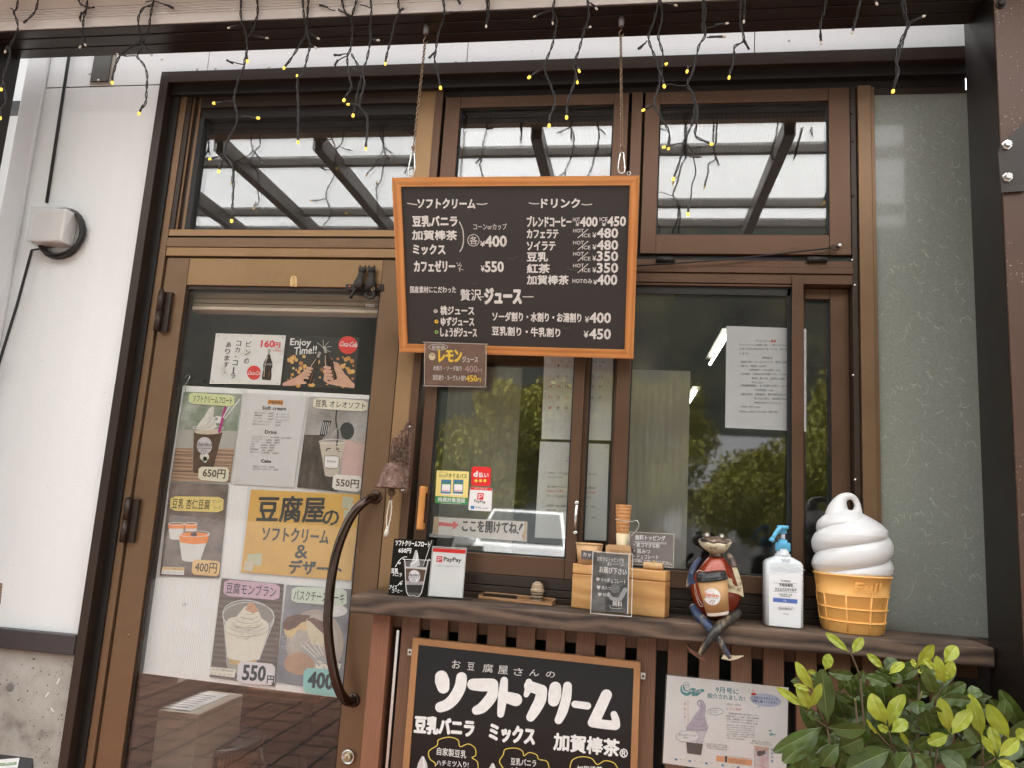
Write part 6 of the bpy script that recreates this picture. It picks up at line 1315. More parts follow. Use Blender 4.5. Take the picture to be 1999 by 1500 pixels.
for tx, x0, y, x1 in (('アットホームな職場で楽しく働きませんか?', 250, 430, 800), ('子育て世代(未就学児子育て世代)、高校生歓迎', 250, 478, 850), ('します!', 250, 525, 352), ('募集要項', 508, 575, 618), ('〈勤務内容〉ホールスタッフ、簡単な調理', 260, 622, 800), ('〈給与〉時給1,300円', 260, 668, 550), ('試用期間あり(初2週間1,150円)', 360, 714, 720), ('〈交通費〉全額支給(距離に応じて支給)', 260, 760, 790), ('能美市、野々市市、金沢市から通勤した', 390, 808, 800), ('方もいます!', 390, 852, 520), ('〈勤務時間〉土日祝10:30〜16:30', 260, 900, 800), ('1日5時間〜OK', 420, 950, 635), ('〈福利厚生〉大型連休、繁忙期手当あり、', 260, 998, 790), ('まかない有り、髪型髪色自由', 420, 1046, 790), ('服装自由(ピアスなど)', 420, 1094, 720), ('〈お問い合わせ先〉', 260, 1138, 490), ('076-256-7225 担当', 250, 1192, 680)):
    lt_.text(pl, tx, zj(x0, y), zj(min(x1, 960), y + 6), 4.4, INKG, .0006, bold=.008)
lm = t.part('plastic_sleeve'); lm.poly(pl, [lerp2(q, -.025, -.01), lerp2(q, 1.02, -.01), lerp2(q, 1.02, 1.03), lerp2(q, -.025, 1.03)], LAM, .0025); t.done()
# cord across the hinged window
mb = MB(); a = P(1236, 519, -.035); b_ = P(1618, 484, -.028); mb.tube([a, (a + b_) / 2 - Vector((0, 0, .006)), b_], .0022, BWIRE, 8)
for k in range(3): mb.tube([b_, b_ + Vector((.01 + .006 * k, -.004, .008 - k * .008)), b_ + Vector((.024, -.002, .002)), P(1637, 481, -.022)], .0016, BWIRE, 6)
mb.lathe(P(1638, 480, -.0155), [(.0035, 0), (.0035, .006), (.006, .0065), (.006, .010), (.003, .012)], STEEL, 12, axis=(0, -1, 0))
single('cord', mb, 'black cord tied to a small knob across the right upper window', 'cord')

# ================================================================== door bell
t = Thing('door_bell', 'rusty iron bell on an ornate WELCOME bracket with a white rope pull', 'bell'); zk = frame(740, 820, 6.245)
yw = -.016; 
bp_ = t.part('back_plate'); o = P(*zk(365, 90), yw); 
bp_.slab(FP(yw - .006), rrect([zk(318, 72), zk(412, 72), zk(350, 900), zk(245, 890)], 5, 4), RUST, .005)
for px, py in ((368, 92), (288, 866)): r_ = t.part('screw', bp_); r_.lathe(P(*zk(px, py), yw - .006), [(.0045, 0), (.004, .003), (.002, .0035)], STEEL, 12, axis=(0, -1, 0))
# the bracket arm stands out from the post, its name plate in the plane y-z swung towards the left
pA = P(*zk(335, 440), yw - .006); pB = P(*zk(150, 410), -.095); dA = pB - pA; dA.z = 0; L_ = dA.length; dA.normalize(); nA = Vector((dA.y, -dA.x, 0))
if nA.y > 0: nA = -nA
hA = .022
arm = t.part('bracket'); zc_ = (pA.z + pB.z) / 2
for z_ in (zc_ + hA, zc_ - hA): arm.obox(pA + Vector((0, 0, z_ - pA.z - .002)) - nA * .003, dA * L_, nA * .006, Vector((0, 0, .004)), RUST, .001)
arm.obox(Vector((pB.x, pB.y, zc_ - hA)) - nA * .003 - dA * .004, dA * .004, nA * .006, Vector((0, 0, 2 * hA)), RUST, .001); arm.obox(Vector((pA.x, pA.y, zc_ - hA)) - nA * .0012, dA * L_, nA * .0024, Vector((0, 0, 2 * hA)), mat('bracket_hollow', (.05, .032, .022), .8, var=.3), 0)
PL = Plane(pA + nA * .0014, nA)
def arc(c, r, a0, a1, n=12): return [c + dA * (r * math.cos(a0 + (a1 - a0) * i / n)) + Vector((0, 0, r * math.sin(a0 + (a1 - a0) * i / n))) for i in range(n + 1)]
b0 = Vector((pA.x, pA.y, zc_ + hA))
for u, r_ in ((.82, .012), (.55, .013), (.25, .016)): arm.tube(arc(b0 + dA * L_ * u + Vector((0, 0, r_ * .9)), r_, -1.2, 4.2), .0026, RUST, 7)
for u, h in ((.62, .030), (.42, .045), (.22, .062), (.08, .074)): arm.tube([b0 + dA * L_ * u, b0 + dA * L_ * (u - .03) + Vector((0, 0, h * .5)), b0 + dA * L_ * (u + .03) + Vector((0, 0, h))], [.004, .0034, .002], RUST, 7); arm.sphere(b0 + dA * L_ * (u + .03) + Vector((0, 0, h)), .0042, RUST, 8, 6)
arm.tube([b0 + dA * L_ * .95, b0 + dA * L_ * .6 + Vector((0, 0, .03)), b0 + dA * L_ * .3 + Vector((0, 0, .05)), b0 + dA * L_ * .05 + Vector((0, 0, .082))], .0028, RUST, 7)
lw = t.part('lettering', arm); v, f, x0_, x1_, y0_, y1_ = glyphs('WELCOME', .01)
RUSTL = mat('rusty_letter', (.27, .19, .13), .6, .3, var=.3, scale=60)
qv = []
for a, b_ in v: qv.append(Vector((pA.x, pA.y, zc_)) + nA * .0032 + dA * L_ * (.95 - .9 * (a - x0_) / (x1_ - x0_)) + Vector((0, 0, -hA * .82 + hA * 1.64 * (b_ - y0_) / (y1_ - y0_))))
lw.add(qv, f, RUSTL)
be = t.part('bell'); bt = P(*zk(190, 540), -.085); lip = P(*zk(170, 838), -.085); hB = bt.z - lip.z; R_ = (X(*zk(375, 840), -.085) - X(*zk(-30, 815), -.085)) / 2
c = Vector((bt.x - .003, -.085, lip.z))
be.lathe(c, [(R_ * .93, -.001), (R_ * 1.0, .000), (R_ * .985, .004), (R_ * .86, hB * .14), (R_ * .74, hB * .35), (R_ * .64, hB * .60), (R_ * .53, hB * .88), (R_ * .44, hB * .98), (R_ * .18, hB * 1.02), (R_ * .12, hB * 1.05)], RUST, 40)
be.tube([Vector((c.x, c.y, c.z + hB)), Vector((c.x, c.y, zc_ - hA))], .005, RUST, 8)
cl = t.part('clapper'); p = Vector((c.x + .004, c.y - .01, c.z - .012)); cl.sphere(p, (.0115, .0115, .0125), mat('clapper_iron', (.14, .085, .05), .7, .3, var=.3), 16, 10); cl.tube([p - Vector((0, 0, .010)), p - Vector((0, 0, .022))], .004, RUST, 8)
rp_ = t.part('rope'); ROPE = mat('rope_white', (.66, .62, .55), .9, var=.12, scale=200, bump=.3)
e0 = p - Vector((0, 0, .020)); e1 = P(*zk(100, 1330), p.y); e2 = P(*zk(80, 1430), p.y)
for sgn in (-1, 1):
    rp_.tube([e0 + Vector((sgn * .002 + math.sin(k * 1.2) * .0006, math.cos(k * 1.2) * .0006, 0)) + (e1 - e0) * (k / 24) + Vector((sgn * .0035 * math.sin(math.pi * k / 24), 0, 0)) for k in range(25)], .0018, ROPE, 7)
rp_.sphere(e1, (.0045, .0045, .006), ROPE, 12, 8); rp_.tube([e1, (e1 + e2) / 2, e2], [.004, .0062, .0055], ROPE, 10)
t.done()

# ================================================================== things on the shelf
def onshelf(px, py): return Pz(px, py, ZS)
ZS0 = ZS + .0006
# soft cream float card
zq = frame(660, 900, 4.6875); o = onshelf(757, 1163); o2 = onshelf(836, 1167)
pl = Plane((o.x, -.128, ZS), (.10, -1, .10), (0, .1, 1)); 
def stand(t, name, q, m, th, tops=True):
    mb = t.part(name); a = [pl.at(*p) for p in q]
    lo = min(p.z for p in a)
    mb.slab(pl, q, m, th); 
    for v_ in mb.v: v_.z = max(v_.z, ZS0)
    return mb
t = Thing('float_card', 'black card stand for the soft cream float with a drawn cup and straw', 'card stand')
q = [zq(512, 716), zq(862, 730), zq(826, 1249), zq(457, 1234)]; stand(t, 'card', q, CHB2, .003); 
ft = t.part('prop'); c = (pl.at(*q[3]) + pl.at(*q[2])) / 2; ft.box(c.x - .02, c.x + .02, c.y + .005, c.y + .035, ZS0, ZS0 + .04, BLK)
lt_ = t.part('lettering'); lt_.text(pl, 'ソフトクリームフロート', zq(524, 778), zq(838, 794), 10.5, WP, .0006, bold=.022); lt_.text(pl, '650円', zq(552, 846), zq(664, 850), 9.5, WP, .0006, bold=.022)
lt_.text(pl, '豆乳', zq(484, 1030), zq(548, 1034), 9.5, WP, .0006, bold=.02); lt_.text(pl, 'バニラ', zq(500, 1060), zq(580, 1064), 7.5, WP, .0006, bold=.02); lt_.text(pl, 'アイス', zq(468, 1180), zq(535, 1184), 8.5, WP, .0006, bold=.02); lt_.text(pl, 'コーヒー', zq(492, 1210), zq(585, 1210), 6.5, WP, .0006, bold=.02)
for a in (((630, 882), (590, 890), (550, 930), (562, 948), (570, 935), (545, 940), (525, 975)), ((590, 1105), (565, 1120), (575, 1138), (582, 1125), (560, 1130), (545, 1145))): lt_.stroke(pl, [zq(*p) for p in a], 1.2, WP)
pc = t.part('picture')
pc.poly(pl, [zq(600, 920), zq(835, 920), zq(770, 1215), zq(745, 1235), zq(640, 1232), zq(618, 1200)], mat('cup_shadow', (.10, .09, .09), .3), .0004)
pc.poly(pl, [zq(612, 985), zq(808, 995), zq(785, 1130), zq(620, 1122)], COF, .0006); pc.poly(pl, [zq(622, 1100), zq(788, 1108), zq(785, 1140), zq(624, 1138)], mat('cup_milk', (.30, .26, .26), .4), .0008); pc.poly(pl, [zq(622, 1138), zq(782, 1140), zq(765, 1215), zq(628, 1208)], mat('cup_dark', (.02, .015, .015), .3), .0008)
pc.poly(pl, [zq(610, 972), zq(812, 980), zq(808, 1003), zq(700, 990), zq(612, 988)], mat('cup_foam', (.50, .46, .44), .5), .0009)
pc.poly(pl, [zq(*p) for p in ((655, 970), (690, 880), (705, 825), (722, 822), (735, 880), (750, 960), (700, 985))], mat('soft_grey', (.42, .42, .42), .5, var=.15, scale=60), .0010); pc.stroke(pl, [zq(665, 950), zq(715, 920), zq(725, 850)], 1.6, WP, .0012)
pc.poly(pl, [zq(855, 722), zq(884, 726), zq(800, 975), zq(778, 968)], mat('straw_black', (.01, .01, .01), .2), .0013); pc.stroke(pl, [zq(856, 735), zq(780, 965)], .7, WP, .0016)
for a in (((592, 905), (845, 915)), ((592, 905), (612, 930), (628, 1205), (690, 1238), (760, 1215), (820, 930), (845, 915))): pc.stroke(pl, [zq(*p) for p in a], 1.1, WP, .0014)
pc.ell(pl, *zq(697, 1062), 11.5, 12.5, mat('sticker_lilac', (.58, .56, .58), .5), .0015); pc.text(pl, 'denko', zq(642, 1062), zq(745, 1064), 6.5, INK, .0018, bold=.02); pc.stroke(pl, [zq(650, 1074), zq(740, 1076)], .8, INK, .0018)
for a in (((675, 1092), (690, 1086), (706, 1088), (705, 1110), (690, 1116), (676, 1110), (675, 1092)), ((675, 1093), (692, 1096), (706, 1089)), ((692, 1096), (690, 1115))): pc.stroke(pl, [zq(*p) for p in a], .5, INK, .0018)
t.done()
o = onshelf(840, 1168); pl = Plane((o.x, -.125, ZS), (.08, -1, .08), (0, .08, 1))
t = Thing('payment_card', 'white payment card with a red top band in a clear acrylic stand', 'card stand')
q = [zw(540, 1000), zw(775, 1012), zw(748, 1364), zw(506, 1350)]; stand(t, 'card', q, PWH, .001)
ac = t.part('acrylic'); ac.slab(pl, [lerp2(q, -.02, -.02), lerp2(q, 1.015, -.02), lerp2(q, 1.015, 1), lerp2(q, -.02, 1)], ACR, .002, .0035)
c = (pl.at(*q[3]) + pl.at(*q[2])) / 2; ac.box(c.x - .07, c.x + .07, c.y - .004, c.y + .035, ZS0, ZS0 + .003, ACR)
[ac.stroke(pl, [lerp2(q, *a_), lerp2(q, *b2_)], .9, mat('acrylic_edge_glint', (.62, .63, .62), .2), .0040) for a_, b2_ in (((-.02, -.02), (1.015, -.02)), ((1.015, -.02), (1.015, 1)), ((-.02, -.02), (-.02, 1)))]  # bright stand edges painted as pale strokes
rb = t.part('red_band'); rb.poly(pl, [lerp2(q, .0, .01), lerp2(q, 1, .01), lerp2(q, 1, .095), lerp2(q, .0, .085)], mat('sticker_red', (.72, .02, .025), .3), .0006)
lg = t.part('logo'); paylogo(lg, pl, *zw(562, 1062), *zw(606, 1106), .0006)
lt_ = t.part('lettering'); lt_.text(pl, 'PayPay', zw(614, 1108), zw(740, 1116), 11, INK, .0006, bold=.018); lt_.text(pl, 'こちらのコードを読み込んでください', zw(555, 1136), zw(736, 1144), 3, INKG, .0006, bold=.006)
t.done()
# tray and acorn
t = Thing('tray', 'narrow wooden tray with raised edges on the shelf', 'tray')
TRW = wood('tray_wood', (.22, .10, .04), (.44, .24, .11), .5, 8, (1, 2, 4), .1, 4, 'Z', 40)
A_ = onshelf(933, 1171); B_ = onshelf(1077, 1185); A_.z = B_.z = ZS0; d = (B_ - A_); L_ = d.length; d.normalize(); e = Vector((-d.y, d.x, 0)); D_ = .048; H_ = .0125; tk_ = .0045
bs_ = t.part('base'); bs_.obox(A_ + d * tk_ + e * tk_, d * (L_ - 2 * tk_), e * (D_ - 2 * tk_), Vector((0, 0, .004)), mat('tray_inside_shade', (.12, .075, .045), .6, var=.2))  # floor darker than the sides: shade of the hollow put into the colour
for o, a, b_, h_ in ((A_, d * L_, e * tk_, .0085), (A_ + e * (D_ - tk_), d * L_, e * tk_, .0165), (A_ + e * (tk_ + .0003), d * tk_, e * (D_ - 2 * tk_ - .0006), .0125), (A_ + d * (L_ - tk_) + e * (tk_ + .0003), d * tk_, e * (D_ - 2 * tk_ - .0006), .0125)): sd_ = t.part('side'); sd_.obox(o, a, b_, Vector((0, 0, h_)), TRW, .0012)
t.done()
t = Thing('acorn_figure', 'tiny turned wooden soft cream figure standing at the right end of the tray', 'figurine')
p = A_ + d * (L_ * .77) + e * (D_ * .5); p.z = ZS0 + .0044; ACW = wood('acorn_wood', (.26, .17, .10), (.46, .34, .22), .6, 10, (1, 1, 5), .1, 3, 'Z', 60)
cu = t.part('cup'); cu.lathe(p, [(.0135, 0), (.0145, .004), (.0165, .022), (.0165, .024)], ACW, 24)
cap = t.part('cap'); cap.lathe(p + Vector((0, 0, .0242)), [(.0165, 0), (.0195, .003), (.0195, .008), (.0165, .012), (.0155, .014), (.0165, .017), (.014, .024), (.007, .029), (.001, .030)], ACW, 24)
for r_ in (.010, .019): st_ = t.part('stripe', cu); st_.lathe(p + Vector((0, 0, r_ - .001)), [(.0158 + (r_ - .010) * .12, 0), (.0161 + (r_ - .010) * .12, .003)], IRON, 24)
t.done()
# wooden box
t = Thing('wooden_box', 'honey coloured wooden box with a lid line behind the acrylic sign', 'wooden box')
A_ = onshelf(1114, 1188); B_ = onshelf(1297, 1209.3); A_.z = B_.z = ZS0; d = B_ - A_; WB = d.length; d.normalize(); e = Vector((-d.y, d.x, 0))
HBX = P(1117, 1100.5, A_.y).z - ZS0; D_ = .052; BOXO, BOXD, BOXE = A_, d, e
bd = t.part('body'); bd.obox(A_, d * WB, e * D_, Vector((0, 0, HBX * .765)), BOXW, .003); ld = t.part('lid'); ld.obox(A_ + Vector((0, 0, HBX * .770)), d * WB, e * D_, Vector((0, 0, HBX * .23)), BOXW, .003)
t.done(); ZBX = ZS0 + HBX + .0006
zy = frame(1090, 960, 4.412)
def onbox(px, py): return Pz(px, py, ZBX)
t = Thing('paper_cup', 'small kraft paper cup with a grey label standing on the left of the wooden box', 'paper cup')
c = BOXO + BOXD * .036 + BOXE * .026; c.z = ZBX; rt = .0365; hc = P(1153, 1063, c.y).z - ZBX
CUPP = mat('kraft_cup', (.62, .38, .19), .6, var=.05, scale=12)
cu = t.part('cup'); cu.lathe(c, [(rt * .80, 0), (rt, hc), (rt * .93, hc - .001), (rt * .78, hc * .2)], CUPP, 36); rm_ = t.part('rim'); rm_.tube([c + Vector((rt * math.cos(a), rt * math.sin(a), hc)) for a in [k * .1745 for k in range(36)]], .0016, CUPP, 8, closed=True)
pl = Bowed((c.x, c.y - rt * .92 - .001, c.z), (0, -1, 0), rt); lb = t.part('label'); q = [zy(196, 508), zy(262, 512), zy(330, 516), zy(325, 594), zy(262, 590), zy(195, 582)]
for i in range(6):
    a0, a1 = i / 6, (i + 1) / 6; qq = [zy(196, 508), zy(330, 518), zy(325, 594), zy(195, 582)]; lb.poly(pl, [lerp2(qq, a0, 0), lerp2(qq, a1, 0), lerp2(qq, a1, 1), lerp2(qq, a0, 1)], mat('label_grey', (.10, .09, .085), .5), .0012)
lb.text(pl, 'カップ', zy(212, 562), zy(322, 570), 8, WP, .0018, bold=.012)
hr_ = t.part('heart'); hr_.stroke(pl, [zy(338, 495), zy(352, 505), zy(368, 485), zy(358, 480), zy(350, 492), zy(340, 486), zy(338, 495)], .6, mat('print_brown', (.16, .09, .06), .5), .0012)
t.done()
t = Thing('wafer_cone', 'tall wafer cone in a paper sleeve held upright by a wire ring', 'wafer cone')
c = BOXO + BOXD * .104 + BOXE * .030; c.z = ZBX; zt_ = P(1218, 987, c.y).z; rt = (X(1234, 990, c.y) - X(1202.6, 990, c.y)) / 2; rb_ = rt * .50; H_ = zt_ - ZBX; c.x = X(1216, 1030, c.y)
WAF = mat('wafer_brown', (.50, .24, .085), .7, var=.2, scale=60, bump=.3); SLV = mat('wafer_sleeve', (.72, .60, .38), .6, var=.06, scale=30)
prof = []; n = 40; zs0 = H_ * .45
wf_ = t.part('wafer'); 
for k in range(n + 1): z_ = zs0 + (H_ - zs0) * k / n; r_ = rb_ + (rt - rb_) * z_ / H_ + .0007 * math.sin(k * 1.5); prof.append((r_, z_))
wf_.lathe(c, prof + [(rt * .86, H_), (rt * .7, H_ * .7)], WAF, 32)
sv = t.part('sleeve'); sv.lathe(c, [(rb_ + .0004, 0), (rb_ + (rt - rb_) * .55 + .001, zs0 + H_ * .08)], SLV, 32)
mk = t.part('mark', sv); mk.poly(Bowed((c.x, c.y - rt * .80, c.z), (0, -1, 0), rt * .8), [zy(512, 325), zy(527, 305), zy(520, 350)], mat('mark_brown', (.42, .26, .08), .5), .002)
t.done()
t = Thing('name_card', 'brown card tag with handwriting in front of the wafer cone', 'card')
o = BOXO + BOXD * .10 + BOXE * .006; pl = Plane((o.x, o.y, ZBX), BOXE * -1); q = [zy(408, 470), zy(430, 460), zy(590, 466), zy(624, 478), zy(628, 660), zy(405, 640)]
mb = t.part('card'); mb.slab(pl, q, CARD, .0015)
for v_ in mb.v: v_.z = max(v_.z, ZBX)
lt_ = t.part('lettering'); lt_.text(pl, 'クリスピーコーン', zy(440, 528), zy(612, 538), 6, INK, .0006, bold=.008); t.done()
t = Thing('topping_sign', 'grey laminated toppings sign clipped upright on a cork', 'sign')
o = BOXO + BOXD * .20 + BOXE * .020; pl = Plane(o, BOXE * -1); q = [zy(612, 352), zy(996, 370), zy(990, 660), zy(600, 622)]
mb = t.part('card'); mb.slab(pl, rrect([lerp2(q, .03, .04), lerp2(q, .97, .04), lerp2(q, .97, .96), lerp2(q, .03, .96)], 3), mat('sign_taupe', (.22, .175, .155), .4, var=.05), .001)
lm = t.part('laminate'); lm.slab(pl, rrect(q, 4), LAM, .0005, .0020); lm.stroke(pl, rrect(q, 4) + rrect(q, 4)[:1], 1.4, mat('laminate_rim', (.46, .42, .36), .3), .0026, cap=False)
lt_ = t.part('lettering')
for tx, x0, y0, x1, y1, h, b_ in (('無料トッピング', 662, 420, 920, 430, 10, .02), ('・黒ゴマきな粉', 650, 480, 872, 492, 9, .018), ('・黒みつ', 650, 535, 790, 542, 9, .018), ('・チョコレート', 650, 580, 860, 588, 8, .018), ('お気軽にお申しつけください。', 632, 610, 980, 642, 7.5, .014)): lt_.text(pl, tx, zy(x0, y0), zy(x1, y1), h, WP, .0016, bold=b_)
for dy in (0, 10): lt_.stroke(pl, [zy(660, 434 + dy), zy(930, 446 + dy)], .8, WP, .0016)
ck = t.part('cork'); p0 = pl.at(*zy(740, 668)); p1 = pl.at(*zy(902, 682)); p1.z = p0.z = ZBX + .0095; ck.lathe(p0 - BOXE * .004, [(.0085, 0), (.009, .001), (.009, (p1 - p0).length - .001), (.0085, (p1 - p0).length)], mat('cork', (.56, .36, .18), .8, var=.25, scale=120, bump=.2), 20, axis=p1 - p0)
cp_ = t.part('clip'); cp_.tube([pl.at(*zy(*p), .006) for p in ((808, 655), (812, 605), (820, 596), (832, 605), (834, 655), (824, 655), (822, 615))], .0008, mat('brass_clip', (.75, .55, .12), .3, .9), 6)
t.done()
mb = MB(); pl = Plane(BOXO + BOXE * .012, BOXE * -1)
mb.tube([pl.at(*zy(*p), .003) for p in ((485, 243), (500, 246), (560, 256), (605, 264), (640, 268), (655, 255), (680, 252), (694, 280), (690, 310), (668, 348), (650, 362), (615, 400), (605, 470), (600, 560))], .0009, STEEL, 6); mb.tube([Vector((c.x + rt * .82 * math.cos(a), c.y + rt * .82 * math.sin(a), pl.at(*zy(560, 256)).z)) for a in [k * .3 for k in range(21)]], .0009, STEEL, 6, closed=True)
single('wire_holder', mb, 'bent silver wire holder looped round the wafer cone', 'wire holder')
# acrylic sign in front of the box
t = Thing('acrylic_sign', 'clear acrylic stand with a dark chalk style free topping sheet before the wooden box', 'acrylic stand')
o = onshelf(1153, 1200); pl = Plane((o.x, o.y, ZS0), Vector((BOXE.x, BOXE.y, 0)) * -1 + Vector((0, 0, .06)), Vector((0, .06, 1)))
q = [zy(298, 520), zy(641, 545), zy(630, 1082), zy(277, 1052)]; ac = t.part('acrylic'); ac.slab(pl, q, ACR, .002, .002)
for v_ in ac.v: v_.z = max(v_.z, ZS0)
ac.obox(Vector((pl.at(*q[3]).x, pl.at(*q[3]).y, ZS0)) - BOXE * .012, BOXD * .078, BOXE * .05, Vector((0, 0, .0025)), ACR)
AEDGE = mat('acrylic_edge_glint', (.62, .63, .62), .2)  # pale colour for painted glints along the acrylic edges
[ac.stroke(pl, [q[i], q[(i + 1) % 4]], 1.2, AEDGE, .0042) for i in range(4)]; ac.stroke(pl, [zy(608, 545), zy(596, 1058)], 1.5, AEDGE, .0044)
qs = [zy(303, 528), zy(606, 550), zy(592, 1050), zy(286, 1032)]; sh_ = t.part('sheet'); sh_.slab(pl, qs, blotch('chalk_grey', [(.085, .08, .078), (.12, .115, .11), (.19, .185, .18)], 22, .5, (1, 1, 2)), .0006)
pc = t.part('picture'); pc.poly(pl, [zy(405, 800), zy(470, 765), zy(598, 775), zy(590, 1048), zy(405, 1038)], blotch('photo_dark', [(.02, .02, .02), (.05, .05, .05), (.12, .12, .12)], 40, .4), .0006)
pc.stroke(pl, [zy(435, 880), zy(455, 920), zy(515, 935), zy(545, 905), zy(575, 850)], [5, 7, 9, 9, 9], mat('photo_grey', (.30, .30, .30), .5, var=.2, scale=80), .0008); pc.ell(pl, *zy(487, 838), 9, 9, mat('photo_mid', (.14, .14, .14), .5, var=.4, scale=120), .0009)
lt_ = t.part('lettering')
for tx, x0, y0, x1, y1, h, b_ in (('お好きなトッピングを', 335, 600, 565, 620, 9, .010), ('お一つ', 420, 640, 560, 650, 7, .010), ('お選び下さい', 352, 700, 586, 726, 12, .022), ('♥ きなこ', 325, 776, 440, 786, 7, .008), ('チョコレート', 420, 790, 580, 805, 9, .008), ('♥ 黒みつ', 330, 848, 450, 856, 8, .008), ('♥ 抹茶', 340, 905, 440, 912, 7, .008), ('無料', 465, 990, 550, 998, 10, .016)): lt_.text(pl, tx, zy(x0, y0), zy(x1, y1), h, CHKT, .0011, bold=b_)
lt_.stroke(pl, [zy(445, 985), zy(450, 1005), zy(500, 1012), zy(555, 1008)], .7, CHKT, .0011)
t.done()

# ================================================================== tin frog holding a coffee cup
zf = frame(1320, 1020, 5.356)
t = Thing('frog_figure', 'painted red tin frog sitting cross legged on the shelf edge holding a coffee cup', 'figurine')
FRED = mat('frog_red', (.32, .042, .012), .24, .15, var=.22, scale=22, coat=.4); FBLU = blotch('frog_blue', [(.008, .010, .014), (.014, .030, .075), (.020, .045, .11), (.05, .045, .05), (.42, .36, .24)], 38, .38, (1.6, 1, .5)); FBLK = blotch('frog_black', [(.008, .008, .008), (.016, .016, .017), (.03, .028, .026), (.10, .075, .045), (.34, .25, .14)], 38, .34, (1.6, 1, .5))
FCRM = blotch('frog_cream', [(.16, .10, .05), (.52, .44, .28), (.60, .53, .37), (.64, .57, .42)], 55, .45); FBRN = blotch('frog_head', [(.03, .022, .018), (.085, .05, .032), (.16, .10, .07), (.30, .24, .18)], 60, .3); FRUST = mat('frog_rust', (.13, .055, .03), .6, .3, var=.4, scale=60)
yFb = -.105; c = P(*zf(415, 760), yFb); rx = (X(*zf(690, 760), yFb) - X(*zf(120, 760), yFb)) / 2; zt_ = P(*zf(400, 318), yFb).z; z0 = ZS0; Hb = zt_ - z0
bd = t.part('body'); prof = []
for k in range(25):
    v = k / 24; s_ = math.sin(math.pi * v) ** .62 * (1.0 - .38 * v) * 1.12
    prof.append((max(.0006, rx * min(1.0, s_) if 0 < k < 24 else .001), Hb * v))
bd.lathe((c.x, yFb, z0), prof, FRED, 36, .72)
dec = t.part('painted_marks', bd); plb = Bowed((c.x, yFb - rx * .72 - .0005, z0), (0, -1, 0), rx * .95)
plF = FP(-.165)
for a in (((225, 530), (245, 512), (275, 520), (300, 512)), ((200, 650), (210, 760), (250, 880), (285, 885)), ((205, 660), (235, 800), (280, 870))): dec.stroke(Bowed((c.x, -.1745, 0), (0, -1, 0), rx), [zf(*p) for p in a], .8, CRM, .004)
nk = t.part('neck'); p = P(*zf(420, 315), yFb); nk.lathe(p - Vector((0, 0, .012)), [(.020, 0), (.014, .010), (.013, .022)], FBRN, 20)
yh = yFb - .008; hc = P(*zf(408, 222), yh); hx = (X(*zf(585, 225), yh) - X(*zf(228, 195), yh)) / 2
hd = t.part('head'); n = 28; m_ = 10
def halfhead(mb, sign, hgt, m):
    vs = []; fs = []
    for i in range(n + 1):
        u = -1 + 2 * i / n; w_ = (1 - abs(u) ** 2.2) ** .75
        for j in range(m_ + 1):
            a = math.pi * j / m_; wob = .0015 * math.sin(u * 9)
            vs.append(hc + Vector((u * hx, -math.cos(a) * hx * .62 * w_, sign * math.sin(a) * hgt * w_ + .006 * abs(u) ** 3 + wob + (sign > 0) * .0008)))
    for i in range(n):
        for j in range(m_): fs.append((i * (m_ + 1) + j, (i + 1) * (m_ + 1) + j, (i + 1) * (m_ + 1) + j + 1, i * (m_ + 1) + j + 1))
    for i in range(n): fs.append((i * (m_ + 1), i * (m_ + 1) + m_, (i + 1) * (m_ + 1) + m_, (i + 1) * (m_ + 1)))
    mb.add(vs, fs, m, True)
halfhead(hd, 1, .0165, FBRN); jw = t.part('jaw'); halfhead(jw, -1, .0275, FCRM)
mo = t.part('mouth', hd); mo.slab(FP(yh - hx * .56), [zf(248, 190), zf(275, 172), (1320 + 330 / 5.356, 1020 + 190 / 5.356), zf(322, 202), zf(275, 197)], BLK, .012)
for px, py in ((322, 146), (478, 158)):
    e = t.part('eye'); p = P(*zf(px, py), yh - .006); e.sphere(p, (.0088, .010, .0088), FBRN, 16, 10); e.lathe(p + Vector((-.001, -.007, .0008)), [(.0056, 0), (.0052, .0035), (.0036, .0042)], mat('eye_tin', (.40, .38, .34), .3, .8), 18, axis=(0, -1, .1))
    pu = t.part('pupil', e); pu.lathe(p + Vector((-.001, -.0112, .0008)), [(.0026, 0), (.0022, .0006)], mat('eye_pale', (.70, .68, .62), .3), 12, axis=(0, -1, .1))
def limb(name, pts, ys, ws, mats, flat=.55, par=None):
    mb = t.part(name, par); q = [P(*zf(*p), y) for p, y in zip(pts, ys)]; sm = []; wr = []
    for i in range(len(q) - 1):
        p0 = q[max(i - 1, 0)]; p1 = q[i]; p2 = q[i + 1]; p3 = q[min(i + 2, len(q) - 1)]
        for k in range(6):
            s_ = k / 6; sm.append(.5 * ((2 * p1) + (p2 - p0) * s_ + (2 * p0 - 5 * p1 + 4 * p2 - p3) * s_ * s_ + (3 * p1 - p0 - 3 * p2 + p3) * s_ ** 3)); wr.append((ws[i] * (1 - s_) + ws[i + 1] * s_) * .00068 / 2 * .38)
    sm.append(q[-1]); wr.append(ws[-1] * .00068 / 2 * .38); n0 = len(mb.f); mb.tube(sm, wr, mats[0], 12)
    return mb
la = limb('arm', [(245, 385), (200, 450), (165, 520), (150, 600)], [-.115, -.135, -.150, -.160], [50, 52, 60, 50], [FBLU]); lf = t.part('hand', la); lf.slab(FP(-.178), [zf(*p) for p in ((128, 535), (160, 545), (175, 585), (215, 638), (160, 655), (105, 684), (112, 610))], FBLU, .006)
ra = limb('arm', [(545, 345), (590, 410), (615, 480)], [-.115, -.130, -.140], [46, 60, 64], [FBRN]); rfm = t.part('forearm', ra)
rfm.slab(FP(-.150), [zf(*p) for p in ((585, 480), (635, 478), (665, 560), (695, 680), (708, 788), (670, 760), (652, 680), (620, 590))], FCRM, .010)
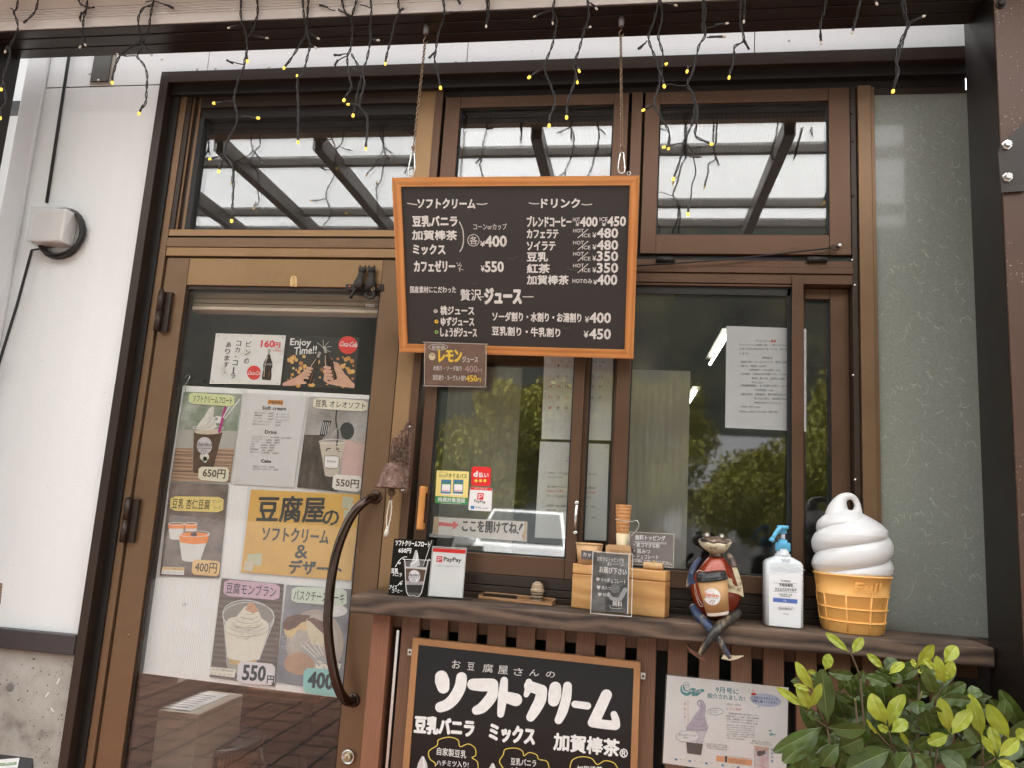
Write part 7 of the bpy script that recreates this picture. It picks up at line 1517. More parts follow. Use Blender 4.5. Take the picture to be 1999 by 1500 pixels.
rh = t.part('hand', ra); rh.slab(FP(-.188), [zf(*p) for p in ((518, 590), (545, 585), (585, 598), (590, 640), (620, 675), (655, 685), (708, 788), (640, 752), (560, 735), (520, 738), (502, 715), (525, 690), (500, 668), (530, 640), (512, 615))], FCRM, .004)
rh.slab(FP(-.1885), [zf(*p) for p in ((650, 685), (690, 690), (708, 788), (668, 762))], FCRM, .040)
limb('leg', [(170, 880), (215, 960), (300, 1050), (370, 1130), (440, 1230), (500, 1330), (565, 1425)], [-.150, -.170, -.192, -.204, -.206, -.206, -.206], [66, 92, 92, 84, 68, 60, 44], [FBLU])
limb('leg', [(650, 950), (570, 1010), (470, 1080), (400, 1160), (340, 1250), (285, 1330), (240, 1395)], [-.150, -.176, -.205, -.222, -.224, -.222, -.220], [80, 104, 104, 92, 76, 62, 40], [FBLK])
fo = t.part('foot'); fo.slab(FP(-.222), [zf(*p) for p in ((105, 1300), (165, 1340), (185, 1350), (245, 1388), (305, 1440), (275, 1455), (215, 1420), (155, 1370))], FRUST, .010)
fo = t.part('foot'); fo.slab(FP(-.210), [zf(*p) for p in ((475, 1432), (500, 1390), (540, 1400), (620, 1408), (708, 1404), (640, 1435), (560, 1452))], FCRM, .010)
t.done()
t = Thing('coffee_cup', 'kraft takeaway coffee cup with black lid and round white logo sticker held by the frog', 'coffee cup')
yc_ = -.196; a = P(*zf(376, 600), yc_); b_ = P(*zf(437, 972), yc_); ax = (a - b_); Hc = ax.length; ax.normalize(); rt = (X(*zf(535, 600), yc_) - X(*zf(220, 600), yc_)) / 2 * .97; rb_ = (X(*zf(553, 960), yc_) - X(*zf(322, 960), yc_)) / 2 * .99
KR = mat('kraft_brown', (.50, .29, .12), .55, var=.05, scale=8)
sl2 = t.part('sleeve'); sl2.lathe(b_ + ax * (Hc * .10), [(rb_ + (rt - rb_) * .10 + .0012, 0), (rb_ + (rt - rb_) * .98 + .0012, Hc * .88)], KR, 48, axis=ax)
cu = t.part('cup'); cu.lathe(b_, [(rb_ * .97, 0), (rb_ * 1.0, .001), (rb_ + (rt - rb_) * .12, Hc * .12), (rt, Hc)], mat('cup_white', (.76, .70, .60), .5), 48, axis=ax)
ldm = mat('lid_black', (.014, .014, .014), .32, var=.06); ld = t.part('lid'); r_ = rt * 1.08
ld.lathe(b_ + ax * (Hc * .965), [(r_ * .97, 0), (r_ * 1.02, .001), (r_ * 1.02, .005), (r_ * .985, .0062), (r_ * 1.0, .0075), (r_ * 1.0, .010), (r_ * .95, .0115), (r_ * .93, .019), (r_ * .90, .0205), (r_ * .86, .0195), (r_ * .5, .018)], ldm, 48, axis=ax)
stk = t.part('sticker'); rm_ = rb_ + (rt - rb_) * .52
nrm = Vector((0, -1, 0)) - ax * Vector((0, -1, 0)).dot(ax) + ax * (-(rt - rb_) / Hc); nrm.normalize(); mid = b_ + ax * (Hc * .50)
pl = Bowed(mid + nrm * (rm_ + .0018), nrm, rm_, (ax - nrm * ax.dot(nrm)))
def ring(cx_, cy2, rx_, ry_, n=36): return [(cx_ + rx_ * math.cos(2 * math.pi * k / n), cy2 + ry_ * math.sin(2 * math.pi * k / n)) for k in range(n)]
cx_, cy2 = zf(379, 785); rgs = [ring(cx_, cy2, 15.8 * f_, 16.6 * f_) for f_ in (.001, .35, .7, 1.0)]
vs = [pl.at(x, y, .0006) for rg_ in rgs for x, y in rg_]; stk.add(vs, [(i * 36 + k, i * 36 + (k + 1) % 36, (i + 1) * 36 + (k + 1) % 36, (i + 1) * 36 + k) for i in range(3) for k in range(36)], PWH)
lt_ = t.part('lettering'); OG = mat('print_orange', (.72, .20, .07), .5); lt_.text(pl, 'denko', zf(300, 785), zf(450, 790), 7.6, OG, .0010, bold=.03); lt_.text(pl, 'restaurant & cafe', zf(312, 800), zf(440, 805), 2.4, INKG, .0010, bold=.01)
for a_ in (((355, 835), (378, 822), (402, 822), (402, 850), (382, 862), (357, 858), (355, 835)), ((356, 836), (382, 838), (402, 823)), ((382, 838), (382, 861))): lt_.stroke(pl, [zf(*p) for p in a_], .6, mat('print_brown', (.16, .09, .06), .5), .0010)
t.done()

# ================================================================== pump bottle
zn = frame(1440, 940, 3.576)
t = Thing('pump_bottle', 'clear hand sanitizer bottle with a sky blue pump and white label', 'pump bottle'); yc_ = -.118
BTL = glass('bottle_clear', .06, (.90, .92, .93), .10); LIQ = mat('bottle_body', (.62, .66, .68), .22, var=.04, scale=10, coat=.3)
x0 = X(*zn(196, 800), yc_ - .03); x1 = X(*zn(466, 800), yc_ - .03); zsd = P(*zn(200, 575), yc_ - .03).z; znk = P(*zn(330, 520), yc_).z; xm = (x0 + x1) / 2
b_ = t.part('bottle'); n = 40; hw = (x1 - x0) / 2; hd_ = .031
def sup(z, sx, sy, e): return [Vector((xm + sx * math.copysign(abs(math.cos(a)) ** e, math.cos(a)), yc_ + sy * math.copysign(abs(math.sin(a)) ** e, math.sin(a)), z)) for a in [2 * math.pi * k / n for k in range(n)]]
rings = [sup(ZS0, hw * .9, hd_ * .85, .35), sup(ZS0 + .004, hw, hd_, .35), sup(zsd, hw, hd_, .35), sup(zsd + (znk - zsd) * .35, hw * .90, hd_ * .95, .4), sup(zsd + (znk - zsd) * .78, hw * .52, hd_ * .75, .7), sup(znk - .002, hw * .40, hd_ * .75, 1), sup(znk, hw * .42, hd_ * .8, 1), sup(znk + .003, hw * .42, hd_ * .8, 1), sup(znk + .003, hw * .33, hd_ * .62, 1), sup(znk + .016, hw * .33, hd_ * .62, 1)]
vs = [p for r_ in rings for p in r_]; b_.add(vs, [(i * n + k, i * n + (k + 1) % n, (i + 1) * n + (k + 1) % n, (i + 1) * n + k) for i in range(len(rings) - 1) for k in range(n)] + [tuple(range(n - 1, -1, -1))], LIQ, True)
BLUP = mat('pump_blue', (.12, .44, .66), .3, var=.03); zc0 = P(*zn(330, 490), yc_).z; zc1 = P(*zn(330, 432), yc_).z; zc2 = P(*zn(330, 412), yc_).z; zs1 = P(*zn(330, 370), yc_).z; zh1 = P(*zn(330, 312), yc_).z
cp_ = t.part('cap'); rc = (X(*zn(383, 460), yc_) - X(*zn(281, 460), yc_)) / 2; cp_.lathe((xm, yc_, zc0), [(rc, 0), (rc, zc1 - zc0 - .001), (rc * .96, zc1 - zc0), (rc * .62, zc1 - zc0 + .0004), (rc * .60, zc2 - zc0), (rc * .4, zc2 - zc0 + .0005)], BLUP, 32)
for k in range(32): a_ = k * math.pi / 16; cp_.box(xm + rc * math.cos(a_) - .0006, xm + rc * math.cos(a_) + .0006, yc_ + rc * math.sin(a_) - .0006, yc_ + rc * math.sin(a_) + .0006, zc0 + .001, zc1 - .002, BLUP)
st_ = t.part('stem'); st_.lathe((xm, yc_, zc2), [(rc * .30, 0), (rc * .30, zs1 - zc2 + .002)], CREAMW, 20)
pm = t.part('pump_head'); pm.lathe((xm, yc_, zs1), [(rc * .5, 0), (rc * .55, .001), (rc * .52, (zh1 - zs1) * .55), (rc * .78, (zh1 - zs1) * .62), (rc * .80, zh1 - zs1 - .001), (rc * .7, zh1 - zs1)], BLUP, 28)
nz = [P(*zn(*p), yc_ - d_) for p, d_ in (((340, 328), .004), ((300, 325), .010), (( 285, 340), .014), ((262, 372), .017), ((240, 412), .020))]
pm.tube(nz, [.0055, .0058, .0056, .0048, .0044], BLUP, 14); pm.lathe(nz[-1] - (nz[-1] - nz[-2]).normalized() * .004, [(.0062, 0), (.0066, .008), (.005, .0085)], BLUP, 16, axis=nz[-1] - nz[-2])
pl = FP(yc_ - hd_ - .0006); lb = t.part('label'); q = [zn(217, 640), zn(446, 640), zn(440, 1030), zn(220, 1008)]
lb.slab(pl, q, mat('label_white', (.78, .79, .80), .25, var=.03), .0004, .0008)
lt_ = t.part('lettering')
for tx, x0_, y, x1_, h, b2 in (('DUSKIN', 303, 703, 367, 3.6, .015), ('手指消毒剤', 290, 736, 385, 6, .016), ('ウエルパスマイルド', 260, 768, 410, 6.6, .018), ('手指を素早く消毒', 288, 797, 380, 3.8, .006), ('(保湿剤配合)', 296, 810, 372, 3.4, .006), ('指定医薬部外品', 290, 896, 378, 3.8, .006), ('OT197', 320, 934, 355, 3, .006)): lt_.text(pl, tx, zn(x0_, y), zn(x1_, y + 6), h, INK, .0014, bold=b2)
lt_.poly(pl, [zn(247, 815), zn(418, 828), zn(416, 858), zn(247, 844)], mat('label_blue', (.10, .17, .48), .4), .0012); lt_.text(pl, '1L', zn(322, 842), zn(344, 845), 3.6, PWH, .0016, bold=.01)
lt_.stroke(pl, [zn(250, 712), zn(415, 718)], .5, INKG, .0013); lt_.stroke(pl, [zn(250, 770), zn(415, 782)], .5, INKG, .0013); lt_.stroke(pl, [zn(285, 880), zn(380, 882), zn(380, 900), zn(285, 898), zn(285, 880)], .4, INKG, .0013)
lt_.text(FP(yc_ - hd_ * .95), 'ウエルパス', zn(305, 556), zn(370, 560), 3.8, INK, .001, bold=.012); lt_.text(FP(yc_ - hd_ * .95), 'マイルド', zn(312, 568), zn(362, 571), 3.4, INK, .001, bold=.012)
tk = t.part('scale_marks')
for k in range(9): tk.stroke(pl, [zn(448, 660 + k * 42), zn(460, 662 + k * 42)], .6, INKG, .0006)
fl = t.part('crease_glint'); CRS2 = mat('film_glint', (.80, .82, .84), .12)  # glints along the film folds, painted as pale strokes
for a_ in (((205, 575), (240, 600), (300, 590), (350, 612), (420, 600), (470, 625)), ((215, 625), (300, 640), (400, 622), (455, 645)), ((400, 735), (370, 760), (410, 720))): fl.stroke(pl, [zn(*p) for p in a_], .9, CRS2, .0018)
t.done()

# ================================================================== big soft cream lamp
t = Thing('soft_cream_display', 'large white plastic soft cream swirl in an orange waffle cone on the shelf', 'display cone'); yc_ = -.098
cx = X(1664, 1180, yc_); zt_ = P(1664, 1124, yc_ - .07).z; rb_ = .0715; r1 = .0885; Hc = zt_ - ZS0
cn = t.part('cone'); sq = 36
def conr(v): return rb_ + (r1 - rb_) * v
cn.lathe((cx, yc_, ZS0), [(rb_ * .97, 0), (rb_, .002), (conr(.64), Hc * .64), (conr(.66) + .002, Hc * .655), (conr(.66) + .003, Hc * .67), (conr(.7) + .001, Hc * .685), (conr(.97) + .002, Hc * .965), (r1 + .0045, Hc * .972), (r1 + .005, Hc * .995), (r1 + .002, Hc), (r1 * .9, Hc)], CONE, 56)
rb2 = t.part('waffle_ribs', cn)
for v in (.20, .42, .65): rb2.tube([(cx + (conr(v) + .0012) * math.cos(a), yc_ + (conr(v) + .0012) * math.sin(a), ZS0 + Hc * v) for a in [k * math.pi / 24 for k in range(48)]], .0022, CONE, 8, closed=True)
for k in range(9):
    a = k * math.pi / 4.5 + .10
    rb2.tube([(cx + (conr(v) + .0012) * math.cos(a), yc_ + (conr(v) + .0012) * math.sin(a), ZS0 + Hc * v) for v in (.04, .2, .42, .65)], [.0012, .0022, .0022, .0022], CONE, 8)
le = t.part('lettering', cn); pl = Bowed((cx, yc_ - conr(.82) - .0024, ZS0), (0, -1, -.04), conr(.82))
CONEL = mat('orange_emboss', (.80, .41, .11), .42, var=.04)
le.text(pl, 'Fuji', zn(805, 797), zn(1000, 802), 24, CONEL, .0012, bold=.022, slant=.25); 
v0 = list(le.v)
for p in le.v: p.y -= .0002
cr = t.part('swirl'); N_ = 96; M_ = 150; zb_c = zt_ - .003; ztip = P(1650, 997, yc_).z; HS = ztip - zb_c; R_ = (X(1741, 1090, yc_) - X(1585, 1090, yc_)) / 2
vs = []
for j in range(M_ + 1):
    v = j / M_
    env = [(0, .88), (.05, .96), (.14, 1.0), (.5, 1.0), (.62, .965), (.72, .89), (.80, .79), (.88, .64), (.94, .48), (1.0, .33)]
    for (a0, b0_), (a1, b1_) in zip(env[:-1], env[1:]):
        if a0 <= v <= a1: er = b0_ + (b1_ - b0_) * (v - a0) / (a1 - a0)
    for i in range(N_):
        th = 2 * math.pi * i / N_
        ph = (v * 2.84 + .12 - 2 * th / (2 * math.pi)) % 1.0
        bul = abs(math.sin(math.pi * ph)) ** .5
        depth_ = .16 * (1 - .25 * v)
        if v > .9: depth_ *= max(0, (1.0 - v) / .1)
        if v < .05: depth_ *= v / .05
        r_ = R_ * er * (1 - depth_ + depth_ * bul)
        lean = .016 * max(0, v - .7) / .3
        vs.append(Vector((cx + r_ * math.cos(th) - lean, yc_ + r_ * math.sin(th), zb_c + HS * v)))
fs = [(j * N_ + i, j * N_ + (i + 1) % N_, (j + 1) * N_ + (i + 1) % N_, (j + 1) * N_ + i) for j in range(M_) for i in range(N_)] + [tuple(range(N_ - 1, -1, -1)), tuple(M_ * N_ + i for i in range(N_))]
cr.add(vs, fs, CREAMW, True)
lp = t.part('hanging_loop'); pts = [P(*zn(*p), yc_ - .004) for p in ((708, 285), (700, 222), (706, 172), (724, 132), (752, 112), (785, 108), (815, 125), (832, 155), (838, 190), (830, 235))]
sm = []; wr = []; ws = [.038, .030, .0215, .0145, .0105, .0085, .0075, .0075, .0090, .016]
for i in range(len(pts) - 1):
    p0 = pts[max(i - 1, 0)]; p1 = pts[i]; p2 = pts[i + 1]; p3 = pts[min(i + 2, len(pts) - 1)]
    for k in range(5):
        s_ = k / 5; sm.append(.5 * ((2 * p1) + (p2 - p0) * s_ + (2 * p0 - 5 * p1 + 4 * p2 - p3) * s_ * s_ + (3 * p1 - p0 - 3 * p2 + p3) * s_ ** 3)); wr.append(ws[i] * (1 - s_) + ws[i + 1] * s_)
sm.append(pts[-1]); wr.append(ws[-1]); lp.tube(sm, wr, CREAMW, 18)
t.done()

# ================================================================== laminated magazine page on the slats
t = Thing('magazine_page', 'laminated white magazine page with a lilac soft cream photo on the slats beside the shrub', 'poster'); yM = yL - .004; pl = FP(yM); zg = frame(1280, 1310, 7.139)
q = [zg(160, 68), zg(1852, 242), zg(1815, 1530), zg(100, 1290)]
mb = t.part('page'); mb.slab(pl, q, paper('page_cream', (.82, .80, .77)), .0008); lm = t.part('laminate'); lm.slab(pl, rrect([lerp2(q, -.012, -.015), lerp2(q, 1.012, -.015), lerp2(q, 1.012, 1.015), lerp2(q, -.012, 1.015)], 3), LAM, .0004, .003)
TEAL = mat('print_teal', (.03, .26, .28), .5); lt_ = t.part('lettering')
def T(tx, x0, y0, x1, y1, h, m=INK, b2=.008): lt_.text(pl, tx, zg(x0, y0), zg(x1, y1), h / 7.139, m, .0006, b2)
lg = t.part('logo'); lg.stroke(pl, [zg(*p) for p in ((375, 235), (385, 290), (440, 318), (520, 275), (560, 318), (600, 300), (655, 280))], [8, 10, 10, 9, 11, 9, 6], TEAL, .0006); lg.stroke(pl, [zg(522, 290), zg(525, 340)], 6, TEAL, .0006)
lg.stroke(pl, [zg(*p) for p in ((372, 225), (385, 285), (430, 305), (465, 285))], 1.8, PWH, .0011); lt_.text(pl, 'ゃらん', zg(470, 305), zg(650, 315), 6.5, PWH, .0012, bold=.01)
lg.stroke(pl, [zg(425 + 42 * math.cos(k * .5), 205 + 42 * math.sin(k * .5)) for k in range(14)], .7, TEAL, .0009); T('東海', 398, 220, 455, 222, 32, TEAL)
T('9月号に', 838, 305, 1160, 340, 78, TEAL, .012); T('紹介されました!', 722, 385, 1240, 432, 72, TEAL, .012)
bu = t.part('speech_bubble'); BUB = mat('bubble_blue', (.50, .55, .68), .5); bu.ell(pl, *zg(1530, 415), 31, 13, BUB, .0004, 28, .12); bu.poly(pl, [zg(1420, 490), zg(1425, 525), zg(1465, 500)], BUB, .0005)
T('ご当地ひんやりスイーツ', 1335, 395, 1700, 425, 40, mat('print_navy', (.05, .08, .25), .5), .01); T('特集に載っています♪', 1350, 440, 1685, 470, 36, mat('print_navy', (.05, .08, .25), .5), .01)
mk = t.part('bird_mark'); mk.ell(pl, *zg(1366, 330), 5.5, 2.4, RED, .0006); mk.stroke(pl, [zg(1355, 320), zg(1350, 280), zg(1372, 275), zg(1372, 310)], .7, RED, .0006)
T('|石川・白山|', 992, 490, 1182, 503, 34); T('とうふ佐好', 990, 548, 1200, 566, 40, mat('print_salmon', (.62, .26, .18), .5))
for k, (tx, x1) in enumerate((('豆腐料理が評判の店の手作りソフト。', 1440), ('自慢の豆乳ソフトほか、豆乳×加賀棒茶', 1440), ('のMIX、加賀棒茶ソフトと自家製コーヒー', 1440), ('ゼリーを合わせたソフト(写真)まで充実。', 1425))): T(tx, 985 + (k == 0) * 30, 612 + k * 37, x1, 645 + k * 40, 26)
for k in range(8): T(('☎076-256-7225 石川県白山市鶴来', '町4丁目5番10時〜16時(季節変動)、売', '最終11時〜15時(LO15時)月曜休み', 'ーゼ切れ次第終了) 駐車場3台、お茶', '本場「焙煎香る」棒茶の駄菓子深煎', '院口「焙煎」小松空港から30分', '2026番「焙煎」休業日要確認', '')[k], 988, 770 + k * 30, 1380 - (k == 6) * 150, 795 + k * 30, 19, INKG, .004) if k < 7 else None
VIO = mat('print_violet', (.46, .40, .48), .45, var=.12, scale=60); VIS = mat('print_violet_shade', (.30, .26, .33), .45); pc = t.part('picture')
pc.stroke(pl, [zg(*p) for p in ((610, 500), (585, 465), (605, 425), (645, 440), (655, 520), (630, 620))], [3, 3, 4, 7, 12, 16], VIO, .0006)
pc.poly(pl, [zg(*p) for p in ((545, 620), (600, 560), (675, 600), (700, 690), (735, 800), (710, 850), (420, 840), (430, 780), (480, 720))], VIO, .0009)
for a_ in (((480, 730), (560, 780), (690, 770)), ((530, 650), (600, 690), (690, 670)), ((440, 790), (560, 840), (710, 815)), ((620, 460), (650, 540), (600, 640))): pc.stroke(pl, [zg(*p) for p in a_], 1.2, VIS, .0012)
pc.poly(pl, [zg(560, 830), zg(710, 850), zg(660, 1020), zg(560, 1010)], mat('print_lilac_pale', (.60, .55, .60), .45), .0008); pc.poly(pl, [zg(425, 1000), zg(660, 1025), zg(632, 1180), zg(440, 1155)], mat('printed_black', (.02, .02, .02), .4), .0010)
for k, ch in enumerate('香ばしいお茶の風味と'): T(ch, 440, 445 + k * 34, 465, 447 + k * 34, 22, mat('print_salmon', (.62, .26, .18), .5))
for k, ch in enumerate('コーヒーゼリーがマッチ'): T('|' if ch == 'ー' else ch, 395, 440 + k * 36, 417, 442 + k * 36, 20, mat('print_salmon', (.62, .26, .18), .5), .004)
cl = t.part('price_cloud'); pts = [(445 + 160 * math.cos(a) * (1 + .05 * math.cos(9 * a)), 922 + 80 * math.sin(a) * (1 + .07 * math.cos(9 * a))) for a in [k * .1 for k in range(63)]]; cl.poly(pl, [zg(*p) for p in pts], PWH, .0014); cl.stroke(pl, [zg(*p) for p in pts[::2]], .5, INK, .0016); lt_.text(pl, 'カフェゼリーソフト', zg(322, 910), zg(570, 925), 4.2, INK, .0019, bold=.012); lt_.text(pl, '500円', zg(385, 948), zg(450, 952), 3, INK, .0019, bold=.012)
for k in range(3): T(('店長 金沢の老舗、夏の日11時の抹茶', '器専用。自家焙煎さんの棒茶焙煎し', '石川県産の大豆で豆腐の絹ごしを使用'), ) if False else T(['店主 金沢の専門店、夏の冷たい抹茶', '棒茶使用。自家製豆乳さんの焙煎棒茶', '石川県産の大豆で豆腐の風味を堪能'][k], 708, 1030 + k * 30, 995, 1060 + k * 30, 20, INK, .006)
ba = t.part('banner'); ORB = mat('print_banner', (.80, .36, .16), .5, var=.06); ba.poly(pl, [zg(848, 1185), zg(960, 1200), zg(955, 1280), zg(842, 1268)], ORB, .0006); ba.poly(pl, [zg(1005, 1208), zg(1345, 1250), zg(1338, 1328), zg(998, 1290)], ORB, .0006); ba.poly(pl, [zg(965, 1190), zg(1000, 1195), zg(995, 1285), zg(962, 1280)], IRON, .0007)
for k in range(3): ba.stroke(pl, [zg(1020, 1235 + k * 18), zg(1250, 1262 + k * 18)], .7, mat('print_brown', (.16, .09, .06), .5), .0009)
T('スマートフォンアプリで', 1012, 1205, 1200, 1228, 20); T('配信中!', 1205, 1230, 1340, 1243, 20, RED)
T('東海じゃらんのお求めは', 1345, 995, 1600, 1025, 24); T('お近くの書店またはコンビニで♪', 1310, 1020, 1630, 1058, 24)
cv = t.part('cover_picture'); cv.poly(pl, [zg(1372, 1050), zg(1580, 1078), zg(1572, 1420), zg(1370, 1400)], blotch('cover_pink', [(.62, .60, .60), (.60, .36, .40), (.66, .62, .60), (.34, .38, .52)], 60, .5), .0006); cv.stroke(pl, [zg(1372, 1052), zg(1578, 1078)], 1.2, CHY, .0009)
cv.poly(pl, [zg(*p) for p in ((1410, 1130), (1455, 1120), (1530, 1110), (1520, 1170), (1440, 1200), (1415, 1180))], INK, .0009); T('最新号', 1380, 1120, 1570, 1135, 40, mat('print_salmon', (.62, .26, .18), .5), .012)
for k, ch in enumerate('発売中!'): T(ch, 1605, 1120 + k * 55, 1640, 1124 + k * 55, 36, mat('sticker_blue', (.05, .22, .45), .4), .014)
fi = t.part('fish_marks'); FIT = mat('print_sky', (.30, .48, .52), .5); fi.ell(pl, *zg(1612, 892), 4.5, 2.6, FIT, .0006); fi.poly(pl, [zg(1640, 890), zg(1670, 880), zg(1662, 925)], FIT, .0006); fi.ell(pl, *zg(1595, 840), 3, 1.6, FIT, .0007)
ca = t.part('mascot_bubble'); pts = [(832 + 110 * math.cos(a), 575 + 48 * math.sin(a)) for a in [k * .28 for k in range(23)]]; ca.stroke(pl, [zg(*p) for p in pts], .6, INK, .0006); T('おいしそう', 758, 568, 860, 572, 24); T('なにょだ!', 758, 595, 862, 598, 22)
sh_ = t.part('shell_marks'); SHB = mat('print_shell_blue', (.07, .22, .42), .5); SHY = mat('print_shell_sand', (.68, .56, .36), .5)
for k, (x, y, b2) in enumerate(((232, 1220, 0), (285, 1242, 1), (352, 1240, 0), (425, 1248, 0), (475, 1264, 1), (548, 1260, 0), (638, 1280, 0), (706, 1296, 1), (770, 1294, 0), (865, 1305, 0), (935, 1324, 1), (1000, 1330, 0), (1080, 1335, 0), (1150, 1352, 1))): sh_.ell(pl, *zg(x, y), 3 if b2 else 2.6, 2.1 if b2 else .9, SHB if b2 else SHY, .0006 + k * .00001, 12, .35)
t.done()

# ================================================================== shrub in front
t = Thing('shrub', 'broad leaved evergreen shrub with yellow green young shoots in the lower right corner', 'shrub')
stm = t.part('stems'); old = t.part('old_leaves'); yng = t.part('young_leaves')
def leafmat(name, c, c2, rough, trans):
    m, t_, b_ = newmat(name); N = t_.nodes; L = t_.links
    tc = N.new('ShaderNodeTexCoord'); no = N.new('ShaderNodeTexNoise'); no.inputs['Scale'].default_value = 14; no.inputs['Detail'].default_value = 4; L.new(tc.outputs['Object'], no.inputs['Vector'])
    n2 = N.new('ShaderNodeTexNoise'); n2.inputs['Scale'].default_value = 160; L.new(tc.outputs['Object'], n2.inputs['Vector'])
    rp = N.new('ShaderNodeValToRGB'); rp.color_ramp.elements[0].position = .3; rp.color_ramp.elements[1].position = .7; rp.color_ramp.elements[0].color = (*c, 1); rp.color_ramp.elements[1].color = (*c2, 1)
    L.new(no.outputs['Fac'], rp.inputs[0]); L.new(rp.outputs[0], b_.inputs['Base Color']); b_.inputs['Roughness'].default_value = rough
    bp = N.new('ShaderNodeBump'); bp.inputs['Strength'].default_value = .12; bp.inputs['Distance'].default_value = .002; L.new(n2.outputs['Fac'], bp.inputs['Height']); L.new(bp.outputs[0], b_.inputs['Normal'])
    tl = N.new('ShaderNodeBsdfTranslucent'); L.new(rp.outputs[0], tl.inputs[0]); mx = N.new('ShaderNodeMixShader'); mx.inputs[0].default_value = trans
    L.new(b_.outputs[0], mx.inputs[1]); L.new(tl.outputs[0], mx.inputs[2]); L.new(mx.outputs[0], N['Material Output'].inputs[0]); MATS[name] = m; return m
LFO = leafmat('leaf_old', (.034, .062, .009), (.080, .124, .019), .32, .15); LFR = mat('leaf_rib', (.16, .20, .06), .4); LFY = leafmat('leaf_young', (.27, .34, .025), (.43, .46, .05), .30, .3); LFYR = mat('leaf_young_rib', (.44, .46, .12), .4); STB = mat('shoot_brown', (.085, .052, .022), .6, var=.3, scale=40); STG = mat('shoot_green', (.17, .15, .05), .6)
lrn = random.Random(21)
def leaf(mb, b2, tip, width, y, m, mr, dy=None, fold=None, wshape=0):
    B0 = P(*b2, y); dy = lrn.uniform(-.035, .012) if dy is None else dy; T0 = P(*tip, y + dy)
    ax = T0 - B0; L_ = ax.length; ax.normalize(); view = (CAM - (B0 + T0) / 2).normalized(); side = ax.cross(view).normalized(); nrm = side.cross(ax).normalized()
    tw = lrn.uniform(-.45, .45); side, nrm = (side * math.cos(tw) + nrm * math.sin(tw)), (nrm * math.cos(tw) - side * math.sin(tw))
    wd = width / FOC * (B0 - CAM).length / 5.357 * .90 / max(.7, math.cos(tw)); fold = lrn.uniform(.04, .24) if fold is None else fold; bend = lrn.uniform(-.02, .14) * L_; n = 16; vs = []
    cols = (-1, -.66, -.33, -.035, .035, .33, .66, 1)
    for i in range(n + 1):
        v = i / n; w_ = (math.sin(math.pi * min(1, v ** 1.12 * .97 + .012)) ** .62) * (.80 + .20 * math.sin(math.pi * v * .5)) * min(1, .25 + v * 3.2) * wd * .5; w_ = max(w_, .0011)
        c_ = B0 + ax * (L_ * v) + nrm * (bend * math.sin(math.pi * v) ) - nrm * (bend * .8 * v * v)
        for k, u in enumerate(cols):
            vs.append(c_ + side * (u * w_) + nrm * (fold * abs(u) ** 1.4 * w_ + (-.0008 if abs(u) < .05 else 0) + .0012 * math.sin(v * 17 + u * 3) * abs(u)))
    nc = len(cols); fs = []; fr_ = []
    for i in range(n):
        for k in range(nc - 1): (fr_ if k == 3 else fs).append((i * nc + k, i * nc + k + 1, (i + 1) * nc + k + 1, (i + 1) * nc + k))
    mb.add(vs, fs, m, True); mb.add([p + nrm * .0003 for p in vs], fr_, mr, True)
z2 = frame(1500, 1220, 5.357); z3 = frame(1740, 1220, 5.357)
YY = [(z2, [((845, 290), (600, 92), 85), ((880, 300), (985, 140), 100), ((470, 690), (290, 400), 110), ((360, 860), (95, 665), 90), ((420, 890), (310, 640), 120), ((425, 880), (555, 625), 90), ((440, 700), (270, 630), 60), ((500, 505), (415, 490), 50), ((595, 480), (640, 310), 110), ((1200, 465), (1035, 308), 80), ((1265, 520), (1420, 400), 90), ((1235, 1045), (1070, 735), 165), ((1260, 1070), (1410, 735), 135), ((1260, 1120), (1150, 1060), 80), ((1155, 1150), (1030, 1010), 34), ((1285, 1130), (1450, 1005), 125)]),
      (z3, [((265, 455), (440, 215), 110), ((250, 455), (215, 360), 52), ((460, 480), (335, 355), 70), ((560, 400), (680, 225), 130), ((540, 600), (475, 340), 105), ((570, 600), (640, 385), 105), ((280, 470), (322, 505), 55), ((548, 610), (520, 470), 130), ((610, 1135), (520, 775), 135), ((630, 1150), (835, 895), 135), ((600, 1160), (383, 1240), 125), ((950, 1180), (825, 735), 140), ((1235, 1200), (1010, 840), 150), ((1080, 1380), (950, 1160), 66), ((1105, 1360), (1040, 1075), 105), ((1125, 1380), (1330, 1200), 120), ((1110, 1420), (1290, 1510), 90), ((1300, 1190), (1420, 1120), 110), ((182, 1270), (95, 1130), 50)])]
